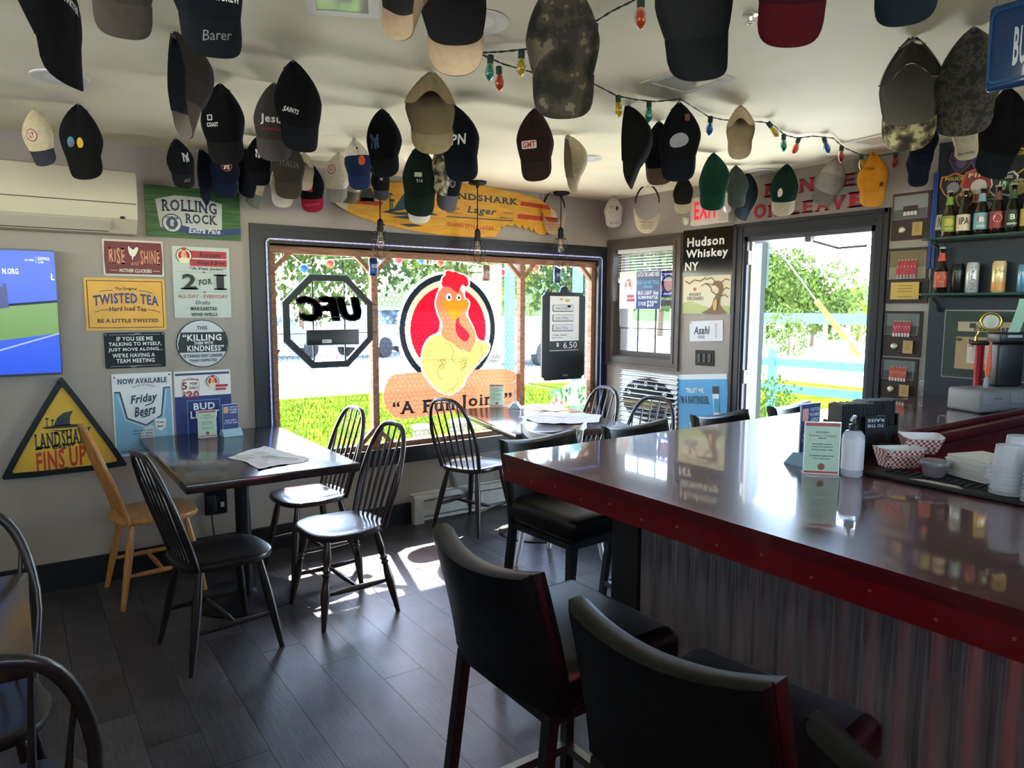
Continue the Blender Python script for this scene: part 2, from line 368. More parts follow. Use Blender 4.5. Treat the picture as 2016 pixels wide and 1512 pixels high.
# walls -----------------------------------------------------------
WALL = mat('#9f968d', .85, noise=.05, scale=3, bump=.05)
WX0, WX1, WZ0, WZ1 = 1.302, 3.955, .537, 1.884              # big window opening
b = MB(); xa, xb = XL-TH, XD+TH
for (x0, x1, z0, z1) in ((xa, WX0, -.1, CEIL), (WX1, xb, -.1, CEIL), (WX0, WX1, -.1, WZ0), (WX0, WX1, WZ1, CEIL)):
    b.box(((x0+x1)/2, YW+TH/2, (z0+z1)/2), (x1-x0, TH, z1-z0))
struct(b.build('wall_back', WALL))
SY0, SY1, SZ0, SZ1 = 3.685, 4.335, 1.12, 1.985             # small window opening
DY0, DY1, DZ = 2.184, 3.07, 1.985                          # doorway
b = MB()
for (y0, y1, z0, z1) in ((SY1, YW, -.1, CEIL), (SY0, SY1, -.1, SZ0), (SY0, SY1, SZ1, CEIL), (DY1, SY0, -.1, CEIL), (DY0, DY1, DZ, CEIL), (YR-TH, DY0, -.1, CEIL)):
    b.box((XD+TH/2, (y0+y1)/2, (z0+z1)/2), (TH, y1-y0, z1-z0))
struct(b.build('wall_right', WALL))
BLUE = mat('#1b2530', .5, noise=.08, scale=2)
struct(MB().box((XD-.004, (1.872+YR)/2, CEIL/2), (.008, 1.872-YR, CEIL-.002)).build('wall_bar_blue', BLUE))
b = MB()      # unseen rear wall; its high slot is added to light the ceiling
for (x0, x1, z0, z1) in ((XL-TH, -1.3, -.1, CEIL), (3.6, XD+TH, -.1, CEIL), (-1.3, 3.6, -.1, 1.75), (-1.3, 3.6, 2.3, CEIL)): b.box(((x0+x1)/2, YR-TH/2, (z0+z1)/2), (x1-x0, TH, z1-z0))
struct(b.build('wall_rear', WALL))
b = MB()  # unseen left wall, with another slot added for daylight on the ceiling
for (y0, y1, z0, z1) in ((YR, -1.4, -.1, CEIL), (3.4, YW, -.1, CEIL), (-1.4, 3.4, -.1, 1.86), (-1.4, 3.4, 2.3, CEIL)): b.box((XL-TH/2, (y0+y1)/2, (z0+z1)/2), (TH, y1-y0, z1-z0))
struct(b.build('wall_left', WALL))
CEILM = mat('#f3ecc6', .62, noise=.05, scale=2.5, bump=.12)
struct(MB().box(((XL+XD)/2, (YR+YW)/2, CEIL+.05), (XD-XL+.36, YW-YR+.36, .1)).build('ceiling', CEILM))
struct(MB().box((XD+TH+.5, 3.0, CEIL-.0), (1.0, 3.4, .05)).build('eave_right', mat('#8d8a84', .8)))
struct(MB().box((1.15, YR-TH-.8, CEIL-.02), (5.6, 1.6, .05)).build('sky_blocker_rear', mat('#8d8a84', .8)))  # unseen slab added over the rear slot to hold back the sky
struct(MB().box((XL-TH-.8, 1.0, CEIL-.02), (1.6, 5.6, .05)).build('sky_blocker_left', mat('#8d8a84', .8)))  # same for the left slot: unseen, added to cut direct sky light
EAVE = mat('#6f6b66', .8)
struct(MB().box(((XL+XD)/2, YW+TH+.3, CEIL-.01), (XD-XL+.6, .6, .06)).build('eave_back', EAVE))
# baseboards, heater
DARK = mat('#0c0d10', .45, noise=.1, scale=8)
bb = MB(); bb.box(((XL+2.23)/2, YW-.011, .075), (2.23-XL, .022, .15)); bb.box(((XL+2.23)/2, YW-.014, .012), (2.23-XL, .028, .024)); struct(bb.build('baseboard_back', DARK))
bb = MB(); bb.box((XD-.011, (DY1+.06+YW)/2, .075), (.022, YW-DY1-.06, .15)); struct(bb.build('baseboard_right', DARK))
def prof_ring(name, x0, x1, y0, y1, steps, m, parent=None, loc=(0, 0, 0), rot=(0, 0, 0)):
    """moulded picture-frame trim in a plane: steps=[(inset0,inset1,depth)...]"""
    b = MB()
    for a, c, d0, d in steps:
        R = lambda t: [(x0+t, y0+t), (x1-t, y0+t), (x1-t, y1-t), (x0+t, y1-t)]
        b.ringprism(R(a), R(c), d0, d)
    return b.build(name, m, parent, loc=loc, rot=rot)
# big window ------------------------------------------------------
win = struct(bpy.data.objects.new('window_1', None)); COL.objects.link(win); win.location = (0, YW, 0); win.rotation_euler = ROT['back']
TRIM = mat('#16181e', .4, noise=.08, scale=6)
prof_ring('trim', 1.19, 4.05, .44, 2.005, [(0, .03, 0, .022), (.03, .085, 0, .016), (.085, .112, 0, .026)], TRIM, win)
b = MB()   # jamb lining the opening
for (x0, x1, y0, y1) in ((WX0-.012, WX0, WZ0, WZ1), (WX1, WX1+.012, WZ0, WZ1), (WX0, WX1, WZ0-.012, WZ0), (WX0, WX1, WZ1, WZ1+.012)):
    b.box(((x0+x1)/2, (y0+y1)/2, -TH/2), (x1-x0+.002, y1-y0+.002, TH))
b.build('jamb', TRIM, win)
FW = wood('#6d4630', '#a8785a', .7, axis=(10, 10, 1.5))
FWH = wood('#6d4630', '#a8785a', .7, axis=(1.5, 10, 10))
MB().box(((WX0+WX1)/2, WZ1-.022, -.05), (WX1-WX0, .044, .05)).build('top_rail', FWH, win)
MB().box(((WX0+WX1)/2, WZ0+.024, -.05), (WX1-WX0, .048, .05)).build('bottom_rail', FWH, win)
for x in (WX0+.024, 2.0, 3.217, WX1-.022):
    MB().box((x, (WZ0+WZ1)/2, -.05), (.044, WZ1-WZ0-.094, .046)).build('post', FW, win)
for x, sgn in ((WX0+.046, 1), (1.978, -1), (2.022, 1), (3.195, -1), (3.239, 1), (WX1-.044, -1)):
    for zz, up in ((WZ1-.044, -1), (WZ0+.048, 1)):
        p = [(x, zz), (x, zz+up*.075), (x, zz+up*.105), (x+sgn*.105, zz), (x+sgn*.075, zz)]
        q = [(x, zz+up*.07), (x, zz+up*.11), (x+sgn*.11, zz), (x+sgn*.07, zz)]
        if sgn*up < 0: q = q[::-1]
        MB().prism(q, -.065, -.035).build('corner_brace', FW, win)
GLASS = glass_mat()
for x0, x1 in ((WX0+.046, 1.978), (2.022, 3.195), (3.239, WX1-.044)):
    MB().box(((x0+x1)/2, (WZ0+WZ1)/2, -.085), (x1-x0+.02, WZ1-WZ0-.07, .005)).build('pane', GLASS, win)
# chicken wire behind the panes
def hexwire(x0, x1, z0, z1, a, wd):
    b = MB(); seen = set(); dx = a*math.sqrt(3); dz = a*1.5; j = 0; z = z0
    while z < z1+dz:
        x = x0+(dx/2 if j % 2 else 0)
        while x < x1+dx:
            P = [(x+a*math.sin(PI/3*k), z+a*math.cos(PI/3*k)) for k in range(6)]
            for k in range(6):
                p, q = P[k], P[(k+1) % 6]; key = (round((p[0]+q[0])*400), round((p[1]+q[1])*400))
                if key in seen: continue
                seen.add(key)
                if min(p[0], q[0]) < x0 or max(p[0], q[0]) > x1 or min(p[1], q[1]) < z0 or max(p[1], q[1]) > z1: continue
                b.tube([(p[0], p[1], 0), (q[0], q[1], 0)], wd, 3, cap=False)
            x += dx
        z += dz; j += 1
    return b
WIRE = mat('#4a463f', .6, .3)
for x0, x1 in ((WX0+.046, 1.978), (2.022, 3.195), (3.239, WX1-.044)):
    hexwire(x0, x1, WZ0+.05, WZ1-.05, .021, .0014).build('wire_mesh', WIRE, win, loc=(0, 0, -.078), kind='stuff')
# LED strip around the window
led = thing('led_strip', 'white LED tape with blue lights stuck around the big window opening', 'LED strip', (0, YW-.026, 0), ROT['back'])
path = [(1.283, .56), (1.283, 1.9), (1.30, 1.918), (3.955, 1.918), (3.972, 1.9), (3.972, .56)]
b = MB()
for i in range(len(path)-1): a, c = Vector(path[i]), Vector(path[i+1]); d = (c-a); b.box((*((a+c)/2), .0022), (d.length+.004, .009, .0024), (0, 0, math.atan2(d.y, d.x)))
b.build('tape', mat('#d8d8dc', .5), led)
b = MB(); bp = MB()
for i in range(len(path)-1):
    a, c = Vector(path[i]), Vector(path[i+1]); L = (c-a).length; nn = int(L/.042)
    for k in range(nn): p = a.lerp(c, (k+.5)/nn); b.box((p.x, p.y, .0042), (.005, .005, .003))
b.build('light_diode', mat('#2a1cff', .5, emit=1.6), led, kind='stuff')
# small window ----------------------------------------------------
w2 = struct(bpy.data.objects.new('window_2', None)); COL.objects.link(w2); w2.location = (XD, 0, 0); w2.rotation_euler = ROT['right']
BR = mat('#4d443d', .5, noise=.1, scale=8)
prof_ring('trim', -4.4, -3.616, 1.046, 2.059, [(0, .025, 0, .024), (.025, .05, 0, .016), (.05, .075, 0, .022)], BR, w2)
prof_ring('jamb', -SY1-.003, -SY0+.003, SZ0-.003, SZ1+.003, [(0, .012, -TH, .002)], BR, w2)
prof_ring('upper_sash', -SY1+.008, -SY0-.008, 1.53, SZ1-.008, [(0, .035, -.1, -.07)], BR, w2)
prof_ring('lower_sash', -SY1+.008, -SY0-.008, SZ0+.008, 1.57, [(0, .04, -.07, -.035)], BR, w2)
for z0, z1, d in ((1.555, SZ1-.035, -.085), (SZ0+.04, 1.54, -.052)):
    nx = 3
    for i in range(nx):
        for j in range(2):
            ya, yb = -SY1+.04, -SY0-.04; wd = (yb-ya)/nx; hh = (z1-z0)/2
            MB().box((ya+wd*(i+.5), z0+hh*(j+.5), d), (wd-.008, hh-.008, .004)).build('pane', GLASS, w2)
    b = MB()
    for i in (1, 2): b.box((ya+wd*i, (z0+z1)/2, d), (.009, z1-z0, .01))
    b.box(((ya+yb)/2, (z0+z1)/2, d), (yb-ya, .009, .009)); b.build('glazing_bar', mat('#3c362f', .5), w2)
# doorway ---------------------------------------------------------
d1 = struct(bpy.data.objects.new('door_1', None)); COL.objects.link(d1); d1.location = (XD, 0, 0); d1.rotation_euler = ROT['right']
b = MB()
for (x0, x1, z0, z1) in ((-DY1-.08, -DY1+.0, 0, DZ+.09), (-DY0+.0, -DY0+.075, 0, DZ+.09), (-DY1, -DY0, DZ, DZ+.09)):
    b.box(((x0+x1)/2, (z0+z1)/2, .009), (x1-x0, z1-z0, .018))
    if x1-x0 < .2: b.box((x0+.012 if x0 < -2.6 else x1-.012, (z0+z1)/2, .013), (.024, z1-z0, .026)); b.box((x0+.06 if x0 < -2.6 else x0+.03, (z0+z1)/2, .011), (.02, z1-z0, .022))
    else: b.box(((x0+x1)/2, z1-.012, .013), (x1-x0+.14, .024, .026)); b.box(((x0+x1)/2, z0+.03, .011), (x1-x0, .02, .022))
b.build('trim', TRIM, d1)
b = MB()
for (x0, x1, z0, z1) in ((-DY1-.002, -DY1+.016, 0, DZ), (-DY0-.03, -DY0+.002, 0, DZ), (-DY1, -DY0, DZ-.03, DZ+.002)): b.box(((x0+x1)/2, (z0+z1)/2, -TH/2), (x1-x0, z1-z0, TH))
b.build('jamb', mat('#3a3c44', .45), d1)
MB().box((-DY1+.021, DZ/2, -.05), (.012, DZ-.03, .03)).build('door_stop', mat('#8f8273', .6), d1)
for z in (.3, 1.05, 1.85): MB().box((-DY1+.02, z, -.02), (.01, .09, .03)).build('hinge', mat('#7c766a', .4, .8), d1)
dl = MB()           # the leaf stands open, swung outwards
dl.box((0, 0, 0), (.8, 1.93, .04)); lf = dl.build('door_leaf', mat('#2f3a36', .5), d1, loc=(-DY1-.36, 1.0, -TH-.26), rot=(0, math.radians(150), 0))
cl = MB(); cl.tube([(-2.62, DZ-.05, -.03), (-2.5, DZ-.1, -.15), (-2.3, DZ-.1, -.12)], .008, 6); cl.box((-2.62, DZ-.045, -.03), (.04, .03, .04)); cl.build('closer_arm', mat('#555555', .5), d1)
# ceiling fittings ------------------------------------------------
def can_light(px, py, r, label):
    p = onz(px, py, CEIL); t = thing('recessed_light', label, 'ceiling light', (p.x, p.y, CEIL-.0005), (PI, 0, 0), 'recessed ceiling lights')
    MB().lathe([(r*.55, .001), (r, .001), (r, .005), (r*.92, .009), (r*.62, .004), (r*.55, .003)], 40, cap=False).build('trim_ring', mat('#e2dfcf', .4), t, 40)
    MB().lathe([(r*.62, .0035), (r*.57, .0022), (.001, .0022)], 32, cap=False).build('lamp_face', mat('#f2f0e4', .35), t, 40)
can_light(118, 151, .098, 'round white recessed ceiling light above the wall air conditioner')
can_light(940, 42, .095, 'round white recessed ceiling light partly behind the tan-brimmed cap')
can_light(1157, 311, .085, 'round white recessed ceiling light beside the beige cap')
can_light(1500, 336, .085, 'small round recessed ceiling light over the exit sign')
def hatch(pts, label, col):
    P = [onz(x, y, CEIL) for x, y in pts]; c = sum(P, Vector())/4; s = sum((P[i]-P[(i+1) % 4]).length for i in range(4))/4
    d = P[1]-P[0]; a = math.atan2(d.y, d.x)
    t = thing('ceiling_hatch', label, 'ceiling panel', (c.x, c.y, CEIL-.0005), (PI, 0, -a), 'square ceiling hatches')
    prof_ring('frame', -s/2, s/2, -s/2, s/2, [(0, .03, 0, .006)], mat('#d2cdb8', .4), t)
    MB().box((0, 0, .002), (s-.06, s-.06, .003)).build('cover', mat(col, .08, coat=.5), t)
hatch([(1262, 157), (1343, 127), (1447, 160), (1358, 182)], 'square glossy ceiling hatch with white frame above the string lights', '#c9c8b4')
hatch([(545, -8), (650, -40), (775, 2), (714, 37)], 'square glossy ceiling hatch at the top edge, reflecting green', '#c2c9b0')
hatch([(1676, 272), (1735, 262), (1772, 276), (1712, 289)], 'small square ceiling hatch by the camouflage mesh cap', '#cfcab4')
p = onz(1478, 28, CEIL); t = thing('sprinkler_head', 'small clear sprinkler head on the bare ceiling', 'sprinkler', (p.x, p.y, CEIL-.0005), (PI, 0, 0))
MB().lathe([(.022, 0), (.022, .004), (.009, .008), (.007, .02)], 14).build('escutcheon', mat('#cfcbb8', .3, .7), t, 40)
b = MB()
for k in range(10): a = 2*PI*k/10; b.box((.011*math.cos(a), .011*math.sin(a), .024), (.01, .006, .003), (0, 0, a))
b.build('deflector', mat('#dcd8c8', .2, .9), t)
# ---------------------------------------------------------------- outside
GZ = -.16
def ground_mat(c1, c2, sc, name):
    m = mat(c1, .95, spec=0); m = m.copy(); m.name = name; n = m.node_tree; b = n.nodes['Principled BSDF']
    t = n.nodes.new('ShaderNodeTexCoord'); z = n.nodes.new('ShaderNodeTexNoise'); z.inputs['Scale'].default_value = sc; z.inputs['Detail'].default_value = 6
    r = n.nodes.new('ShaderNodeValToRGB'); r.color_ramp.elements[0].position = .35; r.color_ramp.elements[1].position = .65; r.color_ramp.elements[0].color = lin(c1); r.color_ramp.elements[1].color = lin(c2)
    n.links.new(t.outputs['Object'], z.inputs[0]); n.links.new(z.outputs['Fac'], r.inputs[0]); n.links.new(r.outputs[0], b.inputs['Base Color']); return m
GRASS = ground_mat('#33480c', '#4a6016', 3, 'grass'); PAVE = ground_mat('#b9b6b0', '#d0cdc7', .8, 'pavement')
struct(MB().box((20, 30, GZ-.06), (160, 160, .1)).build('ground_pavement', PAVE))  # unseen pale strip beside the walls is added to bounce daylight up
struct(MB().box((2.0, 9.85, GZ-.005), (14, 5.7, .05)).build('ground_lawn', GRASS))
lw = MB(); lw.prism([(8.2, 3.2), (14.5, 4.6), (14.5, 10.0), (9.2, 12.5), (9.05, 7.2)], GZ-.01, GZ+.022); struct(lw.build('ground_verge', GRASS))
gm = MB()
for _ in range(5200):
    x, y = random.uniform(-.5, 8.5), random.uniform(7.05, 12.4); a = random.uniform(0, PI); hgt = random.uniform(.03, .09); dx, dy = .008*math.cos(a), .008*math.sin(a); lx, ly = random.uniform(-.03, .03), random.uniform(-.03, .03)
    gm.add([(x-dx, y-dy, GZ+.018), (x+dx, y+dy, GZ+.018), (x+lx, y+ly, GZ+.02+hgt)], [(0, 1, 2)])
go = gm.build('lawn_grass', mat('#485f14', .9, spec=0)); go['kind'] = 'stuff'; tag(go, 'short sunlit grass blades on the lawn outside the big window', 'grass')
LEAFS = [mat('#3a4d1e', .9, spec=.05, noise=.3, scale=1.5), mat('#4c5a26', .9, spec=.05, noise=.3, scale=1.5), mat('#2c401e', .9, spec=.05, noise=.3, scale=1.5), mat('#636c1e', .9, spec=.05, noise=.25, scale=1.5)]
BARK = mat('#5b4a3a', .9, noise=.2, scale=6)
def at(px, py, dep): return EYE + ray(px, py)*dep
def tree(px, dep, hgt, rad, ci, label, n=3200, low=.2, name='tree'):
    g = at(px, 620, dep); t = thing(name, label, 'tree', (g.x, g.y, GZ))
    MB().tube([(0, 0, -.05), (.08*rad/2, 0, hgt*.3), (0, .05, hgt*.6)], [.05*rad, .04*rad, .02*rad], 7).build('trunk', BARK, t, 50)
    rnd = random.Random(int(px*7+dep)); b = MB(); lobes = [(rnd.uniform(-.5, .5)*rad, rnd.uniform(-.5, .5)*rad, hgt*rnd.uniform(low+.12, .85), rad*rnd.uniform(.45, .7)) for _ in range(9)]
    for i in range(n):
        lx, ly, lz, lr = lobes[i % 9]; a, e = rnd.uniform(0, 2*PI), rnd.uniform(-1, 1); rr = lr*rnd.uniform(.75, 1.05)
        p = Vector((lx+rr*math.cos(a)*math.sqrt(1-e*e), ly+rr*math.sin(a)*math.sqrt(1-e*e), lz+rr*e)); s = rad*rnd.uniform(.035, .075)
        R = Euler((rnd.uniform(0, 6), rnd.uniform(0, 6), rnd.uniform(0, 6))).to_matrix()
        b.add([p+R @ Vector(q)*s for q in ((-1, 0, 0), (0, -.6, .1), (1, 0, 0), (0, .6, .1))], [(0, 1, 2, 3)])
    b.build('foliage', LEAFS[ci], t)
for i, (px, dep, hgt, rad, ci, lb) in enumerate([
    (590, 29, 7.5, 2.9, 0, 'full green tree behind the octagon sign in the left pane'), (880, 29, 7.8, 2.9, 1, 'light green tree behind the top of the rooster decal'), (1150, 29, 7.2, 2.8, 2, 'dark green tree at the right edge of the big window'),
    (420, 42, 10, 3.8, 1, 'tall tree beyond the left edge of the big window'), (730, 42, 11, 4.0, 2, 'dark green tree behind the first wooden post'), (1020, 42, 10.5, 3.9, 3, 'yellow-green tree behind the second wooden post'), (1300, 42, 9, 3.9, 0, 'green tree seen through the small window'),
    (1500, 36, 4.3, 2.4, 0, 'loose green tree at the left of the open doorway'), (1600, 31, 3.9, 1.9, 1, 'airy green tree in the middle of the open doorway')]): tree(px, dep, hgt, rad, ci, lb)
for px, dep, hgt, rad, ci, lb in ((1690, 36, 2.3, 2.0, 3, 'lime green rounded shrub at the right of the doorway'), (1497, 9.0, .75, .5, 0, 'leafy green bush at the lower left of the doorway'), (1555, 25, 1.6, 1.0, 1, 'yellow-green shrub below the doorway trees')): tree(px, dep, hgt, rad, ci, lb, 900, .05, 'shrub')
g = at(1690, 590, 85); hb = MB(); hb.grid(lambda u, v: (g.x+ (u-.5)*120*CR.x + v*25*CF.x, g.y+(u-.5)*120*CR.y+v*25*CF.y, GZ+ v*(5.5+2.2*math.sin(u*9)+1.2*math.sin(u*23))), 40, 4); struct(hb.build('ground_hill', LEAFS[2], None, 180))
# fence in front of the doorway view
FEN = mat('#4a7468', .8, noise=.2, scale=10)
fa, fb = at(1500, 700, 11.8), at(1760, 700, 10.2); fa.z = fb.z = GZ
fd = (fb-fa); fence = thing('rail_fence', 'weathered pale teal two-rail wooden fence outside the doorway', 'fence', fa, (0, 0, math.atan2(fd.y, fd.x))); L = fd.length
for k in range(2): MB().box((.2+k*(L-.3), 0, .51), (.11, .11, 1.02)).build('post', FEN, fence)
for z in (.38, .8): MB().box((L/2, .0, z), (L, .04, .13)).build('rail', FEN, fence)
b = MB(); ga, gb = at(1465, 622, 31), at(1765, 620, 26); gd = gb-ga
gr = thing('guard_rail', 'long grey-blue road guard rail beyond the parking lot', 'guard rail', (ga.x, ga.y, GZ), (0, 0, math.atan2(gd.y, gd.x)))
MB().box((gd.length/2, 0, 1.25), (gd.length+6, .08, .42)).build('beam', mat('#3f4d64', .6), gr)
for k in range(8): MB().box((k*gd.length/7, .1, .5), (.14, .14, 1.3)).build('post', mat('#6a625a', .8), gr)
a = at(1690, 699, 24.5); c = at(1607, 592, 24.5); e = at(1575, 548, 24.5)
yp = thing('guy_wire', 'slanted yellow guy wire guard standing beyond the fence', 'pole', (a.x, a.y, a.z))
MB().tube([(0, 0, 0), c-a], .09, 8).build('guard', mat('#b06c06', .7), yp, 60); MB().tube([c-a, e-a, (e-a)*1.6], .025, 5).build('wire', mat('#8b8d8f', .5), yp)
a = at(1650, 690, 18); sg = thing('utility_box', 'grey-green utility box on the verge beside the yellow guy wire', 'utility box', (a.x, a.y, GZ), (0, 0, -.5)); MB().rbox((0, 0, .62), (.42, .3, .5), .02).build('body', mat('#5f6a58', .7), sg); MB().box((0, 0, .2), (.3, .2, .5)).build('pedestal', mat('#8b8f86', .8), sg)
g = onx(1500, 511, XD+.9); hb_ = [onx(x, y, XD+.9) for x, y in ((1490, 455), (1510, 562))]
t = thing('hanging_board', 'dark green weathered board hanging outside at the top left of the doorway', 'board', (XD+.9, g.y, g.z)); MB().box((0, 0, 0), (.03, abs(hb_[0].y-hb_[1].y), abs(hb_[0].z-hb_[1].z))).build('board', mat('#2c4038', .8), t); MB().tube([(0, 0, 0), (0, 0, CEIL-.026-g.z)], .012, 6).build('bracket', mat('#3a3f3c', .6), t)
# teal porch posts outside the big window and lawn pavers
for px, dep, lb in ((1003, 9.3, 'pale teal wooden post outside, right of the rooster decal'), (1136, 9.6, 'pale teal wooden post outside, behind the black menu board edge')):
    g = at(px, 650, dep); t = thing('yard_post', lb, 'post', (g.x, g.y, GZ)); MB().box((0, 0, 1.35), (.1, .1, 2.8)).build('shaft', FEN, t); MB().box((0, 0, .1), (.16, .16, .24)).build('foot', mat('#a5a8a2', .9), t)
for px, py, lb in ((830, 868, 'grey block on the lawn behind the left windsor chair back'), (903, 856, 'grey block on the lawn behind the tall windsor chair'), (968, 848, 'grey block on the lawn near the second table edge')):
    g = onz(px, py, GZ); t = thing('lawn_block', lb, 'stone block', (g.x, g.y, GZ+.018), (0, 0, .3)); MB().rbox((0, 0, .07), (.18, .15, .14), .012).build('base', mat('#8a7a68', .9, noise=.3, scale=20), t); MB().rbox((0, 0, .165), (.21, .18, .05), .012).build('cap', mat('#cfcac0', .9), t)
# string of bulbs outside under the eave
os_ = thing('outdoor_string_lights', 'outdoor wire with small coloured round bulbs seen through the big window top', 'string lights', (1.2, YW+.7, CEIL-.04))
PB = [(560, 500, None), (598, 529, '#1560b8'), (650, 519, '#c0481a'), (785, 511, '#b81f2f'), (829, 512, '#1560b8'), (867, 517, '#c0481a'), (988, 537, '#b81f2f'), (1056, 528, '#c0481a'), (1140, 515, None)]
W0 = Vector((1.2, YW+.7, CEIL-.04)); wp = [Vector((1.3, YW+.7, CEIL-.042))]+[ony(x, y-8, YW+.7) for x, y, c_ in PB]+[Vector((5.2, YW+.7, CEIL-.042))]
MB().tube([p-W0 for p in wp], .004, 5).build('wire', mat('#c9c9c4', .6), os_)
for x, y, c_ in PB:
    if c_: q = ony(x, y, YW+.7)-W0; MB().lathe([(.001, .034), (.02, .028), (.032, .012), (.034, 0), (.024, -.024), (.001, -.034)], 12, q).build('bulb', mat(c_, .3), os_, 60)
# parked cars
def car(px, dep, rz, body, label, suv=True):
    g = at(px, 640, dep); t = thing('parked_car', label, 'car', (g.x, g.y, GZ), (0, 0, rz)); M1 = mat(body, .25, coat=1)
    prof = [(-2.25, .35), (2.2, .35), (2.3, .6), (2.2, .92), (1.25, 1.05), (.75, 1.62), (-1.9, 1.68), (-2.2, 1.1), (-2.3, .7)] if suv else [(-2.2, .35), (2.2, .35), (2.25, .6), (2.1, .82), (1.1, .92), (.4, 1.38), (-1.1, 1.4), (-1.75, .98), (-2.25, .9)]
    b = MB(); n = len(prof); vs = []
    for yy, s in ((-.9, .97), (-.82, 1), (.82, 1), (.9, .97)): vs += [(x, yy*(1 if z < 1.1 else .86), .35+(z-.35)*s) for x, z in prof]
    b.add(vs, [(i+k*n, (i+1) % n+k*n, (i+1) % n+(k+1)*n, i+(k+1)*n) for k in range(3) for i in range(n)]+[tuple(range(n))[::-1], tuple(3*n+i for i in range(n))]); b.build('body', M1, t, 30)
    for yy in (-1, 1):
        for x0, x1 in ((-1.75, -.55), (-.45, .62)):
            q = [(x0, 1.08), (x1+.18, 1.08), (x1, 1.55 if suv else 1.32), (x0+.05, 1.55 if suv else 1.32)]; MB().add([(x, yy*(.885 if z < 1.2 else .795), z) for x, z in q], [(0, 1, 2, 3)]).build('side_window', mat('#1d2730', .08, coat=1), t)
        for x in (-1.4, 1.4): MB().lathe([(.2, -.1), (.33, -.1), (.34, 0), (.33, .1), (.2, .11)], 20, (x, yy*.82, .33), (PI/2, 0, 0)).build('wheel', mat('#191919', .8), t, 40)
car(770, 25, .45, '#8fa0b0', 'white sport utility vehicle parked beyond the lawn left of the rooster decal'); car(505, 22, .5, '#7690ac', 'pale blue car parked far behind the octagon sign', False)
car(1062, 22, .4, '#8496a4', 'light silver car parked far behind the menu board', False)
# ================================================================ furniture
def make_chair(name, label, m, turned=False, loc=(0, 0, 0), rz=0, group='windsor chairs'):
    t = thing(name, label, 'chair', loc, (0, 0, rz), group); SZ = .445
    def outline(s, dz=0):
        P = []
        for k in range(32):
            a = 2*PI*k/32; c, sn = math.cos(a), math.sin(a)
            x = (.205 if sn > 0 else .19)*math.copysign(abs(c)**.62, c); y = .205*math.copysign(abs(sn)**.72, sn)
            P.append((x*s, y*s, dz))
        return P
    b = MB(); rings = [(.88, SZ-.034), (.97, SZ-.03), (1.0, SZ-.018), (.985, SZ-.004), (.94, SZ), (.6, SZ-.008), (.25, SZ-.012)]
    vs = []; 
    for s, z in rings: vs += outline(s, z)
    fs = [(i*32+k, i*32+(k+1) % 32, (i+1)*32+(k+1) % 32, (i+1)*32+k) for i in range(len(rings)-1) for k in range(32)]
    fs += [tuple(range(32))[::-1], tuple(6*32+k for k in range(32))]; b.add(vs, fs).build('seat', m, t, 45)
    HB = .475; LEAN = .155
    def bow(u):
        a = PI*u; c, s = math.cos(a), math.sin(a)
        x = -.195*math.copysign(abs(c)**.6, c); z = HB*abs(s)**.75
        return Vector((x*(.84+.16*min(1, z/.2)), -.15-LEAN*z/HB, SZ-.005+z))
    pts = [bow(i/24) for i in range(25)]; pts[0].z = pts[-1].z = SZ-.02
    MB().tube(pts, [.0125]*25, 8, flat=1.15).build('back_bow', m, t, 50)
    for k in range(6):
        f = (k-2.5)/2.5; xb = f*.125; xt = f*.158
        lo, hi = 0, .5        # height of the bow above xt
        for _ in range(18):
            md = (lo+hi)/2
            if bow(md).x < -abs(xt): lo = md
            else: hi = md
        top = bow(hi); p0 = Vector((xb, -.155+.0*abs(f), SZ-.012)); p1 = Vector((xt, top.y, top.z))
        md = p0.lerp(p1, .4); MB().tube([p0, md, p1], [.006, .0085, .005], 6).build('spindle', m, t, 60)
    legs = []
    for sx in (-1, 1):
        for sy in (-1, 1):
            a = Vector((sx*.125, sy*.125, SZ-.02)); c = Vector((sx*.2, sy*(.205 if sy < 0 else .19), 0)); legs.append((sx, sy, a, c))
            if turned: prof = [(0, .013), (.08, .016), (.2, .021), (.28, .018), (.33, .013), (.36, .02), (.385, .013), (.41, .02), (.435, .013), (.5, .017), (.62, .022), (.72, .019), (.85, .015), (1, .011)]
            else: prof = [(0, .013), (.3, .019), (.5, .0195), (.75, .016), (1, .012)]
            MB().tube([a.lerp(c, q) for q, _ in prof], [r for _, r in prof], 10).build('leg', m, t, 55)
    mids = []
    for sx in (-1, 1):
        e = [next(a.lerp(c, .62) for x, y, a, c in legs if x == sx and y == sy) for sy in (-1, 1)]; mids.append(e[0].lerp(e[1], .5))
        rr = [.008, .0115, .0135, .0115, .008] if not turned else [.009, .012, .015, .012, .009]
        MB().tube([e[0].lerp(e[1], q) for q in (0, .25, .5, .75, 1)], rr, 8).build('stretcher', m, t, 60)
    MB().tube([mids[0].lerp(mids[1], q) for q in (0, .25, .5, .75, 1)], [.008, .0115, .0135, .0115, .008], 8).build('stretcher', m, t, 60)
    return t
CHD = wood('#1c1412', '#33241e', .32, .35, (6, 6, 1), scale=8); CHB = wood('#120f0e', '#231c19', .35, .3, (6, 6, 1), scale=8); CHO = wood('#a8713a', '#c9924f', .38, .3, (6, 6, 1), scale=8)
E90 = -PI/2
make_chair('windsor_chair', 'near-black windsor chair on the near left of the first table, whole chair visible', CHB, False, (.70, 3.26, 0), E90+.14)
make_chair('windsor_chair', 'honey-coloured light wood windsor chair by the triangular sign', CHO, False, (.565, 4.12, 0), E90+.08)
make_chair('windsor_chair', 'dark brown windsor chair with sunlit seat nearest the window', CHD, False, (1.36, 3.98, 0), -E90+.08)
make_chair('windsor_chair', 'dark windsor chair with turned beaded legs standing in the sun patch', CHD, True, (1.295, 3.33, 0), -E90+.06)
